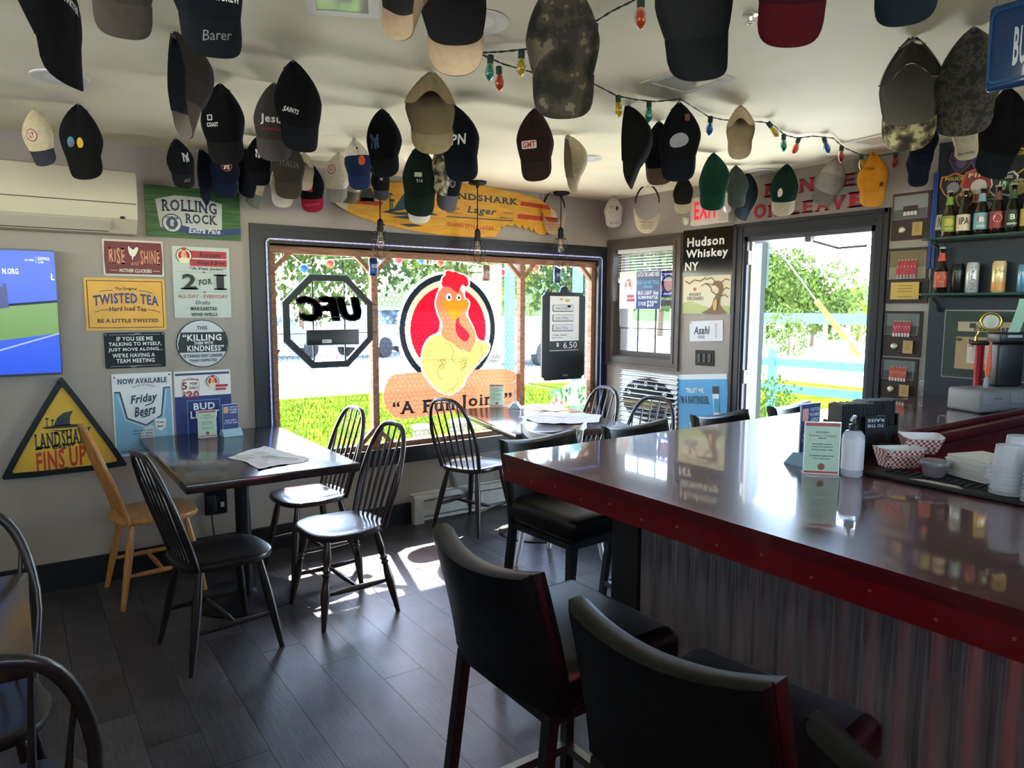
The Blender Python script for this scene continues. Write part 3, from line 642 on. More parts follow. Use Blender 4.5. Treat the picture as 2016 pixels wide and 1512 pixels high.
make_chair('windsor_chair', 'brown windsor chair at the left of the second table under the rooster decal', CHD, False, (2.575, 4.12, 0), E90+.33)
make_chair('windsor_chair', 'windsor chair with round bow back in the far corner behind the second table', CHD, False, (3.35, 3.97, 0), -E90)
make_chair('windsor_chair', 'windsor chair in front of the corrugated metal sign', CHD, False, (3.22, 3.28, 0), -E90+.17)
make_chair('windsor_chair', 'black windsor chair cut off at the bottom left corner, nearest the camera', CHB, False, (-.10, 1.755, 0), 0)
make_chair('windsor_chair', 'black windsor chair beyond the small table at the left edge', CHB, False, (-.17, 2.28, 0), PI)
# tables ----------------------------------------------------------
TAB = wood('#191210', '#30231e', .22, .6, (1, 10, 10), 'dark_table_wood', 5)
def make_table(label, loc, rz, sx, sy, zt, m=TAB):
    t = thing('dining_table', label, 'table', loc, (0, 0, rz), 'dining tables')
    MB().rbox((0, 0, zt-.02), (sx, sy, .04), .005, 2).build('tabletop', m, t, 40)
    MK = mat('#15171a', .4, .3)
    MB().box((0, 0, zt-.047), (.4, .4, .014)).build('mounting_plate', MK, t)
    MB().lathe([(.038, .02), (.038, zt-.05)], 20).build('column', MK, t, 40)
    MB().lathe([(.265, 0), (.265, .008), (.25, .014), (.06, .028), (.042, .05)], 36).build('foot_plate', MK, t, 40)
    return t
t1 = make_table('dark wooden table with a white napkin under the wall of signs', (.93, 3.75, 0), 0, .76, 1.28, .785)
t2 = make_table('dark wooden table with papers beside the big window and rooster decal', (2.86, 3.77, 0), -.21, .8, 1.1, .785, wood('#2a1c17', '#4a352c', .25, .6, (1, 10, 10), 'brown_table_wood', 5))
t3 = make_table('small black table at the left edge of the picture', (-.31, 2.1, 0), 0, .62, .62, .76)
# white metal chair behind the bar stools
t = thing('metal_chair', 'white painted metal chair with low curved back beside the second table', 'chair', (2.60, 3.2, 0), (0, 0, -1.2))
WM = mat('#dcdad5', .35, noise=.05, scale=10)
MB().rbox((0, 0, .45), (.36, .36, .03), .014, 2).build('seat', WM, t, 40)
for sx in (-1, 1):
    for sy in (-1, 1): MB().tube([(sx*.13, sy*.13, .44), (sx*.19, sy*.19, .0)], [.02, .014], 8).build('leg', WM, t, 50)
def wback(u):
    a = PI*(u*1.0); return Vector((-.2*math.cos(a), -.17-.06*math.sin(a)+.09*(1-math.sin(a)), .83-.035*math.sin(a)+.035*abs(math.cos(a))**5))
b = MB(); P = [wback(i/16) for i in range(17)]
b.add([p+Vector((0, 0, dz)) for p in P for dz in (-.02, .02)]+[p+Vector((0, .012, dz)) for p in P for dz in (-.02, .02)], [(2*i, 2*i+2, 2*i+3, 2*i+1) for i in range(16)]+[(34+2*i, 34+2*i+1, 34+2*i+3, 34+2*i+2) for i in range(16)]+[(2*i+1, 2*i+3, 34+2*i+3, 34+2*i+1) for i in range(16)]+[(2*i, 34+2*i, 34+2*i+2, 2*i+2) for i in range(16)])
b.build('back_rail', WM, t, 50)
for sx in (-1, 1): MB().tube([(sx*.15, -.15, .45), (sx*.195, -.12, .84)], .013, 8).build('back_post', WM, t, 50)
MB().box((0, -.2, .62), (.09, .008, .34), (.1, 0, 0)).build('splat', WM, t)
# bar stools ------------------------------------------------------
LEA = mat('#06080b', .36, bump=.05, scale=160, spec=.35); STE = mat('#8d8f92', .28, 1.0); STED = mat('#66686c', .3, 1.0)
def make_stool():
    t = thing('bar_stool', '', 'bar stool', group='black upholstered bar stools')
    Wd, D = .41, .40; z0, z1 = .665, .765
    b = MB(); nx = 10
    rows = []       # seat cushion with waterfall front
    b.rbox((0, .01, (z0+z1)/2), (Wd, D, z1-z0), .035, 4); cush = b.build('seat_cushion', LEA, t, 50)
    MB().tube([(sx*(Wd/2-.004), sy, z1-.028) for sx, sy in ()] or [(-Wd/2+.03, D/2-.0, z1-.03), (0, D/2+.004, z1-.03), (Wd/2-.03, D/2-.0, z1-.03)], .004, 5).build('piping', LEA, cush)
    def bk(u, v):
        x = (u-.5)*Wd; z = z0+.0+v*.325; cv = .035*(1-(2*u-1)**2)
        return Vector((x*(1-.03*v), -D/2+.02-cv-.075*v**1.3, z - .012*v*(1-(2*u-1)**2)*2))
    n, mm, thk = 12, 8, .06; vs = []; 
    prof = [(0.0, .0), (.012, -.012)]
    def layer(off, inset):
        o = []
        for j in range(mm+1):
            for i in range(n+1):
                u = inset+(1-2*inset)*i/n; v = inset*.9+(1-1.6*inset)*j/mm; p = bk(u, v); o.append(p+Vector((0, off, 0)))
        return o
    L = [layer(0, .035), layer(.014, 0), layer(thk-.014, 0), layer(thk, .035)]
    S = (n+1)*(mm+1); V = sum(L, []); F = []
    idx = lambda l, i, j: l*S+j*(n+1)+i
    for j in range(mm):
        for i in range(n):
            F.append((idx(0, i, j), idx(0, i, j+1), idx(0, i+1, j+1), idx(0, i+1, j))[::-1]); F.append((idx(3, i, j), idx(3, i, j+1), idx(3, i+1, j+1), idx(3, i+1, j)))
    bd = [(i, 0) for i in range(n)]+[(n, j) for j in range(mm)]+[(i, mm) for i in range(n, 0, -1)]+[(0, j) for j in range(mm, 0, -1)]
    for l in range(3):
        for k in range(len(bd)):
            a, c = bd[k], bd[(k+1) % len(bd)]; F.append((idx(l, *a), idx(l, *c), idx(l+1, *c), idx(l+1, *a)))
    back = MB().add(V, F).build('backrest', LEA, t, 60)
    seam = [bk(.0+.0, v/8)+Vector((.004, .012, 0)) for v in range(9)]; MB().tube(seam, .003, 5).build('piping', LEA, back)
    seam = [bk(1, v/8)+Vector((-.004, .012, 0)) for v in range(9)]; MB().tube(seam, .003, 5).build('piping', LEA, back)
    lw = .027; corners = {}
    for sx in (-1, 1):
        for sy in (-1, 1):
            a = Vector((sx*(Wd/2-.03), sy*(D/2-.03), z0)); c = Vector((sx*(Wd/2-.012), (D/2-.02) if sy > 0 else -(D/2+.05), 0)); corners[(sx, sy)] = (a, c)
            b = MB(); h = lw/2; b.add([Vector((p.x+i*h, p.y+j*h, p.z)) for p in (c, a) for i, j in ((-1, -1), (1, -1), (1, 1), (-1, 1))], [(0, 3, 2, 1), (4, 5, 6, 7), (0, 1, 5, 4), (1, 2, 6, 5), (2, 3, 7, 6), (3, 0, 4, 7)]); b.build('leg', STED, t)
    def bar(p, q, nm, m):
        d = q-p; b = MB(); b.box((p+q)/2, (d.length, .024, .024), Vector((1, 0, 0)).rotation_difference(d).to_matrix()); b.build(nm, m, t)
    for z, nm in ((.27, 'foot_bar'),):
        P = {k: a.lerp(c, 1-z/z0) for k, (a, c) in corners.items()}
        bar(P[(-1, -1)], P[(-1, 1)], nm, STE); bar(P[(1, -1)], P[(1, 1)], nm, STE); bar(P[(-1, 1)], P[(1, 1)], nm, STE); bar(P[(-1, -1)]*1, P[(1, -1)]*1, nm, STED)
    b = MB()
    for sx in (-1, 1): b.box((sx*(Wd/2-.03), 0, z0-.012), (.026, D-.06, .024))
    for sy in (-1, 1): b.box((0, sy*(D/2-.03), z0-.012), (Wd-.06, .026, .024))
    b.build('seat_frame', STED, t)
    return t
st = make_stool()
st.location = (1.06, 1.295, 0); st.rotation_euler = (0, 0, E90); st['label'] = 'black leather bar stool at the bar corner, its full back in view'
dup(st, (1.07, .80, 0), (0, 0, E90+.14), 'black leather bar stool second along the corrugated bar front, legs out of frame')
dup(st, (1.06, .30, 0), (0, 0, E90), 'black leather bar stool at the bottom edge, only its backrest corner showing')
for x, rz, lb in ((1.79, PI+.05, 'black bar stool on the window side of the bar nearest the bar corner'), (2.34, PI, 'black bar stool on the window side of the bar, second from the bar corner'), (2.93, PI-.04, 'black bar stool behind the bar in front of the blue bartender poster'), (3.55, PI+.08, 'black bar stool behind the bar in front of the open doorway')):
    dup(st, (x, 2.115, 0), (0, 0, rz), lb)
# the bar ---------------------------------------------------------
BZ = 1.058; BX0, BY1 = 1.25, 1.83
def bar_red():
    m = bpy.data.materials.new('bar_red_epoxy'); m.use_nodes = True; n = m.node_tree; b = n.nodes['Principled BSDF']
    t = n.nodes.new('ShaderNodeTexCoord'); z = n.nodes.new('ShaderNodeTexNoise'); z.inputs['Scale'].default_value = 420; z.inputs['Detail'].default_value = 2
    r = n.nodes.new('ShaderNodeValToRGB'); r.color_ramp.elements[0].position = .4; r.color_ramp.elements[0].color = lin('#2c0307'); r.color_ramp.elements[1].position = .8; r.color_ramp.elements[1].color = lin('#74101a')
    n.links.new(t.outputs['Object'], z.inputs[0]); n.links.new(z.outputs['Fac'], r.inputs[0]); n.links.new(r.outputs[0], b.inputs['Base Color'])
    b.inputs['Roughness'].default_value = .3; b.inputs['Coat Weight'].default_value = 1; b.inputs['Coat Roughness'].default_value = .035; b.inputs['Coat IOR'].default_value = 1.5
    return m
BARM = bar_red(); EDGE = mat('#5d0a12', .28, coat=.6, noise=.12, scale=60)
bar = thing('bar_counter', 'L-shaped bar with glossy dark red top and corrugated metal front', 'bar counter')
IX, IY = 2.06, 1.12     # inner edges
Lp = [(BX0, -1.9), (IX, -1.9), (IX, IY), (XD-.012, IY), (XD-.012, BY1), (BX0, BY1)]
MB().prism(Lp, BZ-.03, BZ).build('counter_top', [BARM], bar)
def inset(d): return [(BX0+d, -1.9), (IX-d, -1.9), (IX-d, IY+d), (XD-.012, IY+d), (XD-.012, BY1-d), (BX0+d, BY1-d)]
MB().prism(inset(.004), BZ-.085, BZ-.03).build('edge_band', EDGE, bar)
b = MB()
for k in range(26):
    y = BY1-.03-k*.115; b.lathe([(.003, 0), (.003, .0025)], 8, (BX0+.004, y, BZ-.062 if k % 2 else BZ-.05), (0, -PI/2, 0))
b.build('screw', mat('#a06060', .3, .6), bar, kind='stuff')
FX, FY = 1.50, 1.56      # front panel planes
BASE = mat('#101216', .5)
MB().prism([(FX+.03, -1.9), (IX-.08, -1.9), (IX-.08, IY+.08), (XD-.015, IY+.08), (XD-.015, FY-.02), (FX+.03, FY-.02)], 0, BZ-.085).build('carcass', BASE, bar)
MB().box((FX+.045, FY-.035, (BZ-.085)/2), (.11, .11, BZ-.086)).build('corner_post', BASE, bar)
MB().box((FX+.02, -.4, .06), (.03, 3.0, .12)).build('kick_board', BASE, bar)
def galv():
    m = bpy.data.materials.new('galvanised_corrugated'); m.use_nodes = True; n = m.node_tree; b = n.nodes['Principled BSDF']
    t = n.nodes.new('ShaderNodeTexCoord'); z = n.nodes.new('ShaderNodeTexNoise'); z.inputs['Scale'].default_value = 5; z.inputs['Detail'].default_value = 5; mp = n.nodes.new('ShaderNodeMapping'); mp.inputs['Scale'].default_value = (8, 8, .6); n.links.new(t.outputs['Object'], mp.inputs[0])
    r = n.nodes.new('ShaderNodeValToRGB'); r.color_ramp.elements[0].position = .3; r.color_ramp.elements[0].color = lin('#a6a6b0'); r.color_ramp.elements[1].position = .7; r.color_ramp.elements[1].color = lin('#d2d0d8')
    n.links.new(mp.outputs[0], z.inputs[0]); n.links.new(z.outputs['Fac'], r.inputs[0]); n.links.new(r.outputs[0], b.inputs['Base Color']); b.inputs['Metallic'].default_value = .9; b.inputs['Roughness'].default_value = .27
    return m
GALV = galv()
b = MB(); ya, yb = FY-.095, -1.9; N = 420
b.grid(lambda u, v: (FX+.012-.0115*math.cos(2*PI*(yb-ya)*u/.068), ya+(yb-ya)*u, .1+v*(BZ-.19)), N, 1); b.build('corrugated_front', GALV, bar, 80)
MB().tube([(BX0+.13, .2, BZ-.095), (BX0+.13, -1.5, BZ-.095)], .006, 8).build('red_light_tube', mat('#ff1830', .4, emit=26), bar)
# drip rail with lettering along the inner edge of the far leg, rubber mat along the near leg
rl = thing('bar_rail_mat', 'red bar rail mat with white lettering in a wooden trough at the far bar leg', 'bar mat', (3.06, IY+.062, BZ), (0, 0, 0))
RM = mat('#4a0d14', .35, coat=.4)
for y in (-.046, .046): MB().rbox((0, y, .017), (1.15, .022, .034), .006).build('rail_lip', RM, rl, 40)
for x in (-.57, .57): MB().rbox((x, 0, .017), (.02, .1, .034), .006).build('rail_end', RM, rl, 40)
MB().box((0, 0, .006), (1.12, .07, .012)).build('mat_surface', mat('#7d1a26', .6), rl)
V, F = textbox('HANDCRAFTED', (-.2, -.016, .2, .016), 'b'); MB().add([(-p[0], -p[1], .0125) for p in V], F).build('lettering', mat('#c9b7ae', .6), rl)
mt = thing('rubber_bar_mat', 'black ribbed rubber bar mat with white print along the near bar leg', 'bar mat', (IX-.078, .35, BZ), (0, 0, 0))
MB().rbox((0, 0, .005), (.13, 1.36, .01), .004).build('mat_base', mat('#0e0f11', .6), mt, 40)
b = MB()
for k in range(66): b.box((.012, -.66+k*.02, .0118), (.062, .009, .0035))
b.build('rib', mat('#15171a', .6), mt, kind='stuff')
b = MB()
for y, l in ((.5, .13), (.18, .2), (-.12, .13), (-.4, .2)): b.prism([(-.045, y-l/2), (-.025, y-l/2+.02), (-.022, y+l/2-.03), (-.045, y+l/2)], .010, .0108)
b.build('print', mat('#cfcbc2', .6), mt)
# baseboard heater
ht = thing('baseboard_heater', 'worn white baseboard heater under the big window', 'heater', (2.72, YW-.001, 0), ROT['back'])
HW = mat('#c9c4b8', .55, noise=.12, scale=14)
MB().box((0, .105, .006), (.98, .21, .012)).build('back_plate', HW, ht)
b = MB(); b.add([(x, y, z) for x in (-.49, .49) for y, z in ((.2, .012), (.2, .05), (.175, .066), (.165, .066), (.19, .05), (.19, .012))], [(0, 1, 7, 6), (1, 2, 8, 7), (2, 3, 9, 8), (3, 4, 10, 9), (4, 5, 11, 10)]); b.build('top_cover', HW, ht)
MB().box((0, .105, .062), (.84, .1, .004)).build('front_panel', HW, ht)
MB().box((0, .03, .058), (.84, .02, .004)).build('lower_lip', HW, ht)
for x in (-.455, .455): MB().box((x, .095, .036), (.075, .19, .07)).build('end_cap', HW, ht)
b = MB()
for k in range(80): b.box((-.4+k*.0101, .1, .035), (.0012, .07, .045))
b.build('fin', mat('#4e4a44', .5, .6), ht, kind='stuff')
# ================================================================ television, air conditioner and signs on the window wall
def back_thing(name, label, cat, px, py, off=0): p = ony(px, py, YW-off); return thing(name, label, cat, (p.x, YW-.001, p.z), ROT['back'])
S = Sign('television', 'wall-mounted flat television showing a green and blue tennis court', 'television', 'back', [(-215, 481), (109, 491), (123, 739), (-212, 748)], '#0a0a0c', .05, rad=.004, panel='housing', off=.03, m=mat('#08080a', .3))
MB().box((0, 0, -.015), (.3, .3, .03)).build('wall_bracket', mat('#111111', .6), S.o)
def scr(c, e=.17): return mat(c, .3, emit=e)
def sp(pts, c, nm='screen_area', e=.17):
    b = MB(); b.prism([S.P(*p) for p in pts], S.z, S.z+.0004); S.lay(); return b.build(nm, scr(c, e), S.o)
sp([(.008, .985), (.992, .985), (.992, .015), (.008, .015)], '#1546c8', 'screen')
sp([(.008, .80), (.992, .665), (.992, .405), (.008, .50)][::1], '#5d7f3c', 'court')
b = MB(); S.line([(.008, .985), (.992, .668)], .008, '#dfe8f4', 'court_line'); S.line([(.008, .505), (.992, .409)], .012, '#0c1a4a', 'court_edge')
sp([(.60, .47), (.68, .46), (.675, .27), (.655, .27), (.65, .3), (.6, .3)], '#0c1a66', 'player')
S.text('N.ORG', .655, .155, .755, .20, '#dfe6ff', 'b', m=scr('#dfe6ff')); S.text('ESPN2', .885, .06, .96, .085, '#c9d6ff', 'b', m=scr('#c9d6ff')); S.text('LIVE', .885, .093, .92, .11, '#c9d6ff', 'b', m=scr('#c9d6ff'))
S.text('US OPEN', .80, .078, .86, .095, '#c9d6ff', 'bi', m=scr('#c9d6ff')); S.line([(.872, .055), (.872, .112)], .003, '#c9d6ff')
S.text('L', .962, .19, .985, .24, '#ffffff', 'b', m=scr('#ffffff'))
# air conditioner
q = ony(270, 400, YW-.2); q0 = ony(-70, 318, YW-.2); zt, zb = ony(120, 328, YW-.1).z, ony(120, 452, YW-.16).z
xr = ony(270, 400, YW-.2).x; xl = xr-.86
ac = thing('air_conditioner', 'cream wall-mounted split air conditioner above the television', 'air conditioner', ((xl+xr)/2, YW-.001, zb), ROT['back'])
ACM = mat('#bfb8a4', .4); W_, H_ = xr-xl, zt-zb
prof = [(0, 0), (.12, 0), (.19, .07), (.205, .15), (.205, H_-.05), (.19, H_-.01), (.16, H_), (0, H_)]
b = MB(); n = len(prof); b.add([(x, y, z) for x in (-W_/2, W_/2) for z, y in prof], [(i, (i+1) % n, n+(i+1) % n, n+i) for i in range(n)]+[tuple(range(n)), tuple(range(n, 2*n))[::-1]]); b.build('body', ACM, ac, 30)
MB().box((0, H_*.46, .2055), (W_-.01, .005, .002)).build('panel_seam', mat('#4c4840', .7), ac)
MB().box((-.04, .035, .155), (W_-.16, .008, .075), (-.8, 0, 0)).build('louvre', mat('#bdb7a6', .4), ac)
MB().box((-.04, .012, .11), (W_-.18, .014, .05)).build('outlet_slot', mat('#2a2824', .8), ac)
MB().box((W_/2-.07, .075, .1935), (.022, .012, .004), (-.3, 0, 0)).build('display', mat('#26221c', .3), ac)
MB().box((W_/2-.12, .04, .17), (.004, .05, .02)).build('vent_edge', mat('#8d8878', .5), ac)
# --- Rolling Rock
S = Sign('beer_sign', 'green corrugated metal sign with white bucket and blue lettering, right of the air conditioner', 'sign', 'back', [(283, 350), (472, 390), (473, 473), (290, 467)], '#2f5a2c', .008, m=wood('#1d3f1c', '#3f7a35', .5, 0, (1, 20, 1), 'green_metal'), rad=.002, tilt=0)
S.poly([(.10, .27), (.3, .17), (.55, .17), (.8, .27), (.79, .80), (.68, .86), (.45, .88), (.14, .80)], '#b9bdb4'); S.text('ROLLING', .16, .27, .74, .50, '#1f2c55', 's', arc=.03); S.text('ROCK', .40, .51, .74, .70, '#1f2c55', 's')
S.poly([(.3, .72), (.55, .82), (.8, .79), (1, .74), (1, .86), (.75, .93), (.5, .94), (.3, .86)], '#20336b'); S.text('Extra Pale', .43, .78, .77, .89, '#c7cede', 'bi')
S.disc(.26, .72, .052, '#c9ccc4'); S.ring(.26, .72, .052, .046, '#1f2c55'); S.disc(.26, .72, .03, '#2c3a62'); S.text('PREMIUM', .2, .60, .32, .645, '#1f2c55', 'b', arc=.02); S.text('BEER', .225, .805, .295, .845, '#1f2c55', 'b')
S.poly([(.24, .78), (.28, .78), (.275, .7), (.29, .69), (.28, .66), (.255, .64), (.24, .68)], '#aeb4bd', 'horse_head')
# --- Rise and shine
S = Sign('rooster_sign', 'dark red metal sign with cream rooster and cream border', 'sign', 'back', [(201, 470), (321, 476), (322, 545), (204, 542)], '#d7cfc0', .006)
S.poly([(.03, .95), (.97, .95), (.985, .5), (.97, .05), (.03, .05), (.015, .5)], '#6d1b26', 'field'); S.text('RISE', .09, .22, .36, .68, '#cf8a63', 's'); S.text('SHINE', .61, .26, .94, .68, '#cf8a63', 's'); S.text('and', .45, .57, .58, .7, '#cf8a63', 'ri'); S.text('MOTHER CLUCKERS', .25, .80, .79, .90, '#e4dac8', 'bi')
S.poly(smoothpoly([(.42, .15), (.45, .22), (.5, .28), (.54, .18), (.59, .2), (.56, .34), (.52, .44), (.49, .46), (.485, .55), (.47, .55), (.47, .46), (.43, .4), (.41, .25)]), '#e9e1d2', 'rooster'); S.line([(.11, .85), (.23, .85)], .002, '#e4dac8'); S.line([(.81, .85), (.93, .85)], .002, '#e4dac8')
# --- Twisted tea
S = Sign('iced_tea_sign', 'bright yellow metal iced tea sign with navy arched lettering', 'sign', 'back', [(164, 546), (323, 550), (328, 649), (170, 651)], '#e0a21a', .006, m=mat('#dfa01c', .4, noise=.12, scale=7))
S.frame(.03, .045, .97, .955, .004, '#2b2416'); S.text('The Original', .37, .17, .64, .24, '#2b2416', 'b'); S.text('TWISTED TEA', .1, .34, .91, .54, '#26356f', 'b', arc=.06); S.text('Hard Iced Tea', .29, .55, .75, .64, '#2b2416', 'b', arc=.015); S.text('BE A LITTLE TWISTED', .135, .78, .9, .85, '#2b2416', 's')
S.line([(.18, .26), (.26, .235), (.34, .232)], .003, '#2b2416'); S.line([(.66, .232), (.74, .24), (.84, .28)], .003, '#2b2416'); S.line([(.11, .65), (.2, .61), (.28, .60)], .003, '#2b2416'); S.line([(.76, .60), (.86, .62), (.93, .66)], .003, '#2b2416')
# --- if you see me
S = Sign('joke_sign', 'black metal sign with white lettering about talking to myself', 'sign', 'back', [(204, 655), (324, 654), (326, 721), (208, 727)], '#22262a', .006)
for i, (t_, a, c_) in enumerate((('IF YOU SEE ME', .2, .8), ('TALKING TO MYSELF,', .07, .94), ('JUST MOVE ALONG...', .06, .96), ("WE'RE HAVING A", .12, .82), ('TEAM MEETING', .18, .81))): S.text(t_, a, .115+.155*i, c_, .235+.155*i, '#dfe1e0', 'b')
S.line([(.08, .06), (.92, .06)], .0018, '#b9bcbb'); S.line([(.08, .94), (.92, .94)], .0018, '#b9bcbb')
for u, v in ((.03, .05), (.97, .05)): S.disc(u, v, .004, '#9a9a96', 'screw')
for v in (.05, .95): S.line([(.4, v), (.47, v+.02), (.53, v-.02), (.6, v)], .003, '#b9bcbb', 'scroll')
# --- 2 for 1
def rooster_badge(S, u, v, r):
    S.disc(u, v, r, '#e7e2d4'); S.ring(u, v, r, r*.9, '#1d1b1c'); S.disc(u, v, r*.72, '#b51f2c')
    k = lambda *p: [(u+x*r/S.w, v+y*r/S.h) for x, y in p]
    S.poly(smoothpoly(k((-.55, 1.0), (.6, 1.0), (.7, .4), (.2, .15), (-.2, .15), (-.65, .45))), '#ece0b4', 'body'); S.poly(smoothpoly(k((-.35, .25), (.35, .3), (.3, -.2), (.15, -.75), (-.2, -.75), (-.35, -.3))), '#e7a98c', 'head')
    S.poly(smoothpoly(k((-.2, -.7), (.2, -.7), (.35, -.95), (.1, -1.1), (-.1, -1.05), (-.3, -.95))), '#b51f2c', 'comb'); S.poly(k((-.15, -.25), (.32, -.3), (.1, .1)), '#e08a2c', 'beak')
S = Sign('specials_sign', 'pale two-for-one specials sign with rooster badge and big black numerals', 'sign', 'back', [(338, 484), (451, 489), (455, 625), (344, 626)], '#c3cac2', .006)
S.rect(.3, .055, .95, .155, '#b02438', 'banner'); S.rect(.3, .175, .95, .27, '#b02438', 'banner'); S.text('Roosters', .47, .07, .84, .145, '#2a1216', 'bi'); S.text('Wings & Brew', .42, .19, .92, .26, '#2a1216', 'bi'); rooster_badge(S, .2, .13, .043)
S.text('“A Fun Joint”', .28, .285, .93, .33, '#262a2a', 's'); S.line([(.04, .355), (.95, .355)], .0015, '#7a8280'); S.line([(.05, .635), (.95, .635)], .0015, '#7a8280'); S.text('2', .12, .38, .42, .6, '#16181a', 's'); S.text('1', .7, .38, .93, .6, '#16181a', 's'); S.text('FOR', .43, .45, .67, .53, '#16181a', 's', slope=.03)
S.text('ALL DAY - EVERYDAY', .06, .67, .94, .72, '#b02438', 'r'); S.text('Drafts', .36, .755, .62, .81, '#22282a', 'ri'); S.text('MARGARITAS', .27, .845, .73, .895, '#16181a', 's'); S.text('WINE·WELLS', .27, .93, .74, .975, '#22282a', 'sr')
for u in (.53,): 
    for v in (.355, .635): S.disc(u, v, .005, '#b02438')
# --- killing them with kindness
S = Sign('round_sign', 'round black and white sign about kindness below the two-for-one sign', 'sign', 'back', [(347, 630), (449, 629), (449, 723), (347, 723)], '#1a1d20', .006, shape='circle', tilt=0)
S.disc(.5, .5, S.w*.485, '#c6c9cb', 'face', ry=S.h*.485); S.poly([(.03, .5), (.045, .68), (.955, .68), (.985, .5), (.955, .26), (.09, .26)][::1], '#15181b', 'band'); S.text('THIS', .4, .13, .6, .21, '#22272b', 'b'); S.text('“KILLING', .12, .30, .87, .44, '#e2e4e4', 'b'); S.text('THEM WITH', .33, .455, .7, .52, '#e2e4e4', 'b'); S.text('KINDNESS”', .2, .535, .91, .66, '#e2e4e4', 'b'); S.text('IS TAKING WAY LONGER', .13, .72, .88, .79, '#22272b', 'b'); S.text('THAN I EXPECTED', .23, .82, .77, .88, '#22272b', 'b')
# --- Friday beers
S = Sign('beer_poster', 'white and light blue beer poster with navy script lettering and a can', 'poster', 'back', [(219, 737), (336, 732), (345, 891), (228, 897)], '#e0e4e4', .003, rad=.002, tilt=0)
S.poly([(.02, .98), (.98, .98), (.98, .2), (.86, .2), (.82, .52), (.53, .645), (.2, .52), (.12, .22), (.02, .22)], '#79aac6', 'field'); S.line([(.03, .22), (.12, .22), (.22, .54), (.53, .64), (.8, .53), (.86, .19), (.97, .19)], .007, '#1c2c4a')
S.line([(.09, .26), (.19, .56), (.53, .67), (.83, .555), (.9, .22)], .003, '#dfe8ee'); S.disc(.62, .78, .058, '#c9d3cf', ry=.06)
S.text('NOW AVAILABLE', .09, .06, .92, .125, '#1c2c4a', 's'); S.text('THEY JUST HIT DIFFERENT', .32, .165, .72, .19, '#1c2c4a', 'r', arc=.03); S.text('Friday', .29, .255, .74, .385, '#16213c', 'bi', slope=.03); S.text('Beers', .34, .40, .70, .52, '#16213c', 'bi', slope=.03); S.line([(.45, .54), (.6, .52)], .006, '#16213c', 'flourish'); S.line([(.52, .4), (.66, .37)], .006, '#16213c', 'flourish')
for i, t_ in enumerate(('Why wait until', 'Friday to drink', 'Friday Beer?')): S.text(t_, .3+.06*(i == 2), .69+.035*i, .63, .715+.035*i, '#1c2c4a', 's')
S.text('Friday beer just', .1, .93, .6, .96, '#1c2c4a', 's'); S.rect(.66, .56, .88, .92, '#8fb6c8', 'can_print'); S.poly([(.68, .57), (.86, .57), (.85, .68), (.77, .72), (.69, .68)], '#e4e8e6', 'can_label'); S.text('Friday', .7, .6, .84, .635, '#16213c', 'bi'); S.text('Beers', .71, .645, .82, .68, '#16213c', 'bi')
for u, v, c_ in ((.04, .04, '#b03a3a'), (.96, .03, '#2a2a2a'), (.97, .97, '#2a2a2a')): S.disc(u, v, .005, c_, 'push_pin')
# --- Bud light
S = Sign('beer_poster', 'navy and white five-for-twenty beer poster right of the light blue poster', 'poster', 'back', [(343, 731), (453, 728), (458, 862), (347, 868)], '#e4e2dc', .003, rad=.002, tilt=0)
S.rect(.02, .03, .98, .06, '#20306e', 'stripe'); S.rect(0, .36, 1, 1, '#1d2f6d', 'field'); S.frame(.2, .42, .79, 1.2, .003, '#4fa3cf'); S.disc(.28, .215, .048, '#efeae0'); S.ring(.28, .215, .048, .046, '#4d3a3a')
S.text('16oz ALUMINUM', .14, .115, .42, .14, '#9c2230', 'b', arc=.01); S.text('5', .13, .155, .22, .26, '#a32231', 'b'); S.text('FOR', .27, .16, .4, .2, '#33304a', 'b'); S.text('ONLY', .25, .22, .42, .26, '#33304a', 'b'); S.text('$', .13, .29, .19, .37, '#a32231', 'b'); S.text('20', .21, .28, .42, .385, '#a32231', 'b'); rooster_badge(S, .67, .16, .035); S.rect(.72, .21, .94, .245, '#b02438', 'banner'); S.rect(.72, .26, .9, .29, '#b02438', 'banner')
S.text('BUD', .31, .46, .69, .56, '#dfe3ea', 'b'); S.text('LIGHT', .25, .575, .76, .68, '#dfe3ea', 'b')
# --- triangle sign
A_, B_, C_ = ony(120, 738), ony(252, 915), ony(0, 944)
tri = thing('triangle_sign', 'large triangular black-framed yellow beer sign with shark fin', 'sign', (A_.x, YW-.001, (A_.z+B_.z)/2), ROT['back'])
L2 = lambda p: (p.x-A_.x, p.z-(A_.z+B_.z)/2)
pa, pb, pc = L2(A_), L2(B_), L2(C_)
cen = ((pa[0]+pb[0]+pc[0])/3, (pa[1]+pb[1]+pc[1])/3)
def shr(k): return [(cen[0]+(p[0]-cen[0])*k, cen[1]+(p[1]-cen[1])*k) for p in (pc, pb, pa)]
rnd_tri = lambda k: smoothpoly(sum([[((1-t)*p[0]+t*q[0], (1-t)*p[1]+t*q[1]) for t in (.04, .96)] for p, q in zip(shr(k), shr(k)[1:]+shr(k)[:1])], []), 1)
o_, i_ = rnd_tri(1.02), rnd_tri(.86)
b = MB(); b.prism(o_, 0, .012); b.build('backing', mat('#1a2122', .5), tri); b = MB(); b.ringprism(o_, i_, .012, .03); b.build('frame', mat('#0f1517', .42, spec=.3, noise=.15, scale=10), tri, 30)
MB().prism(i_, .012, .016).build('face', mat('#d6ab25', .5, noise=.12, scale=5), tri)
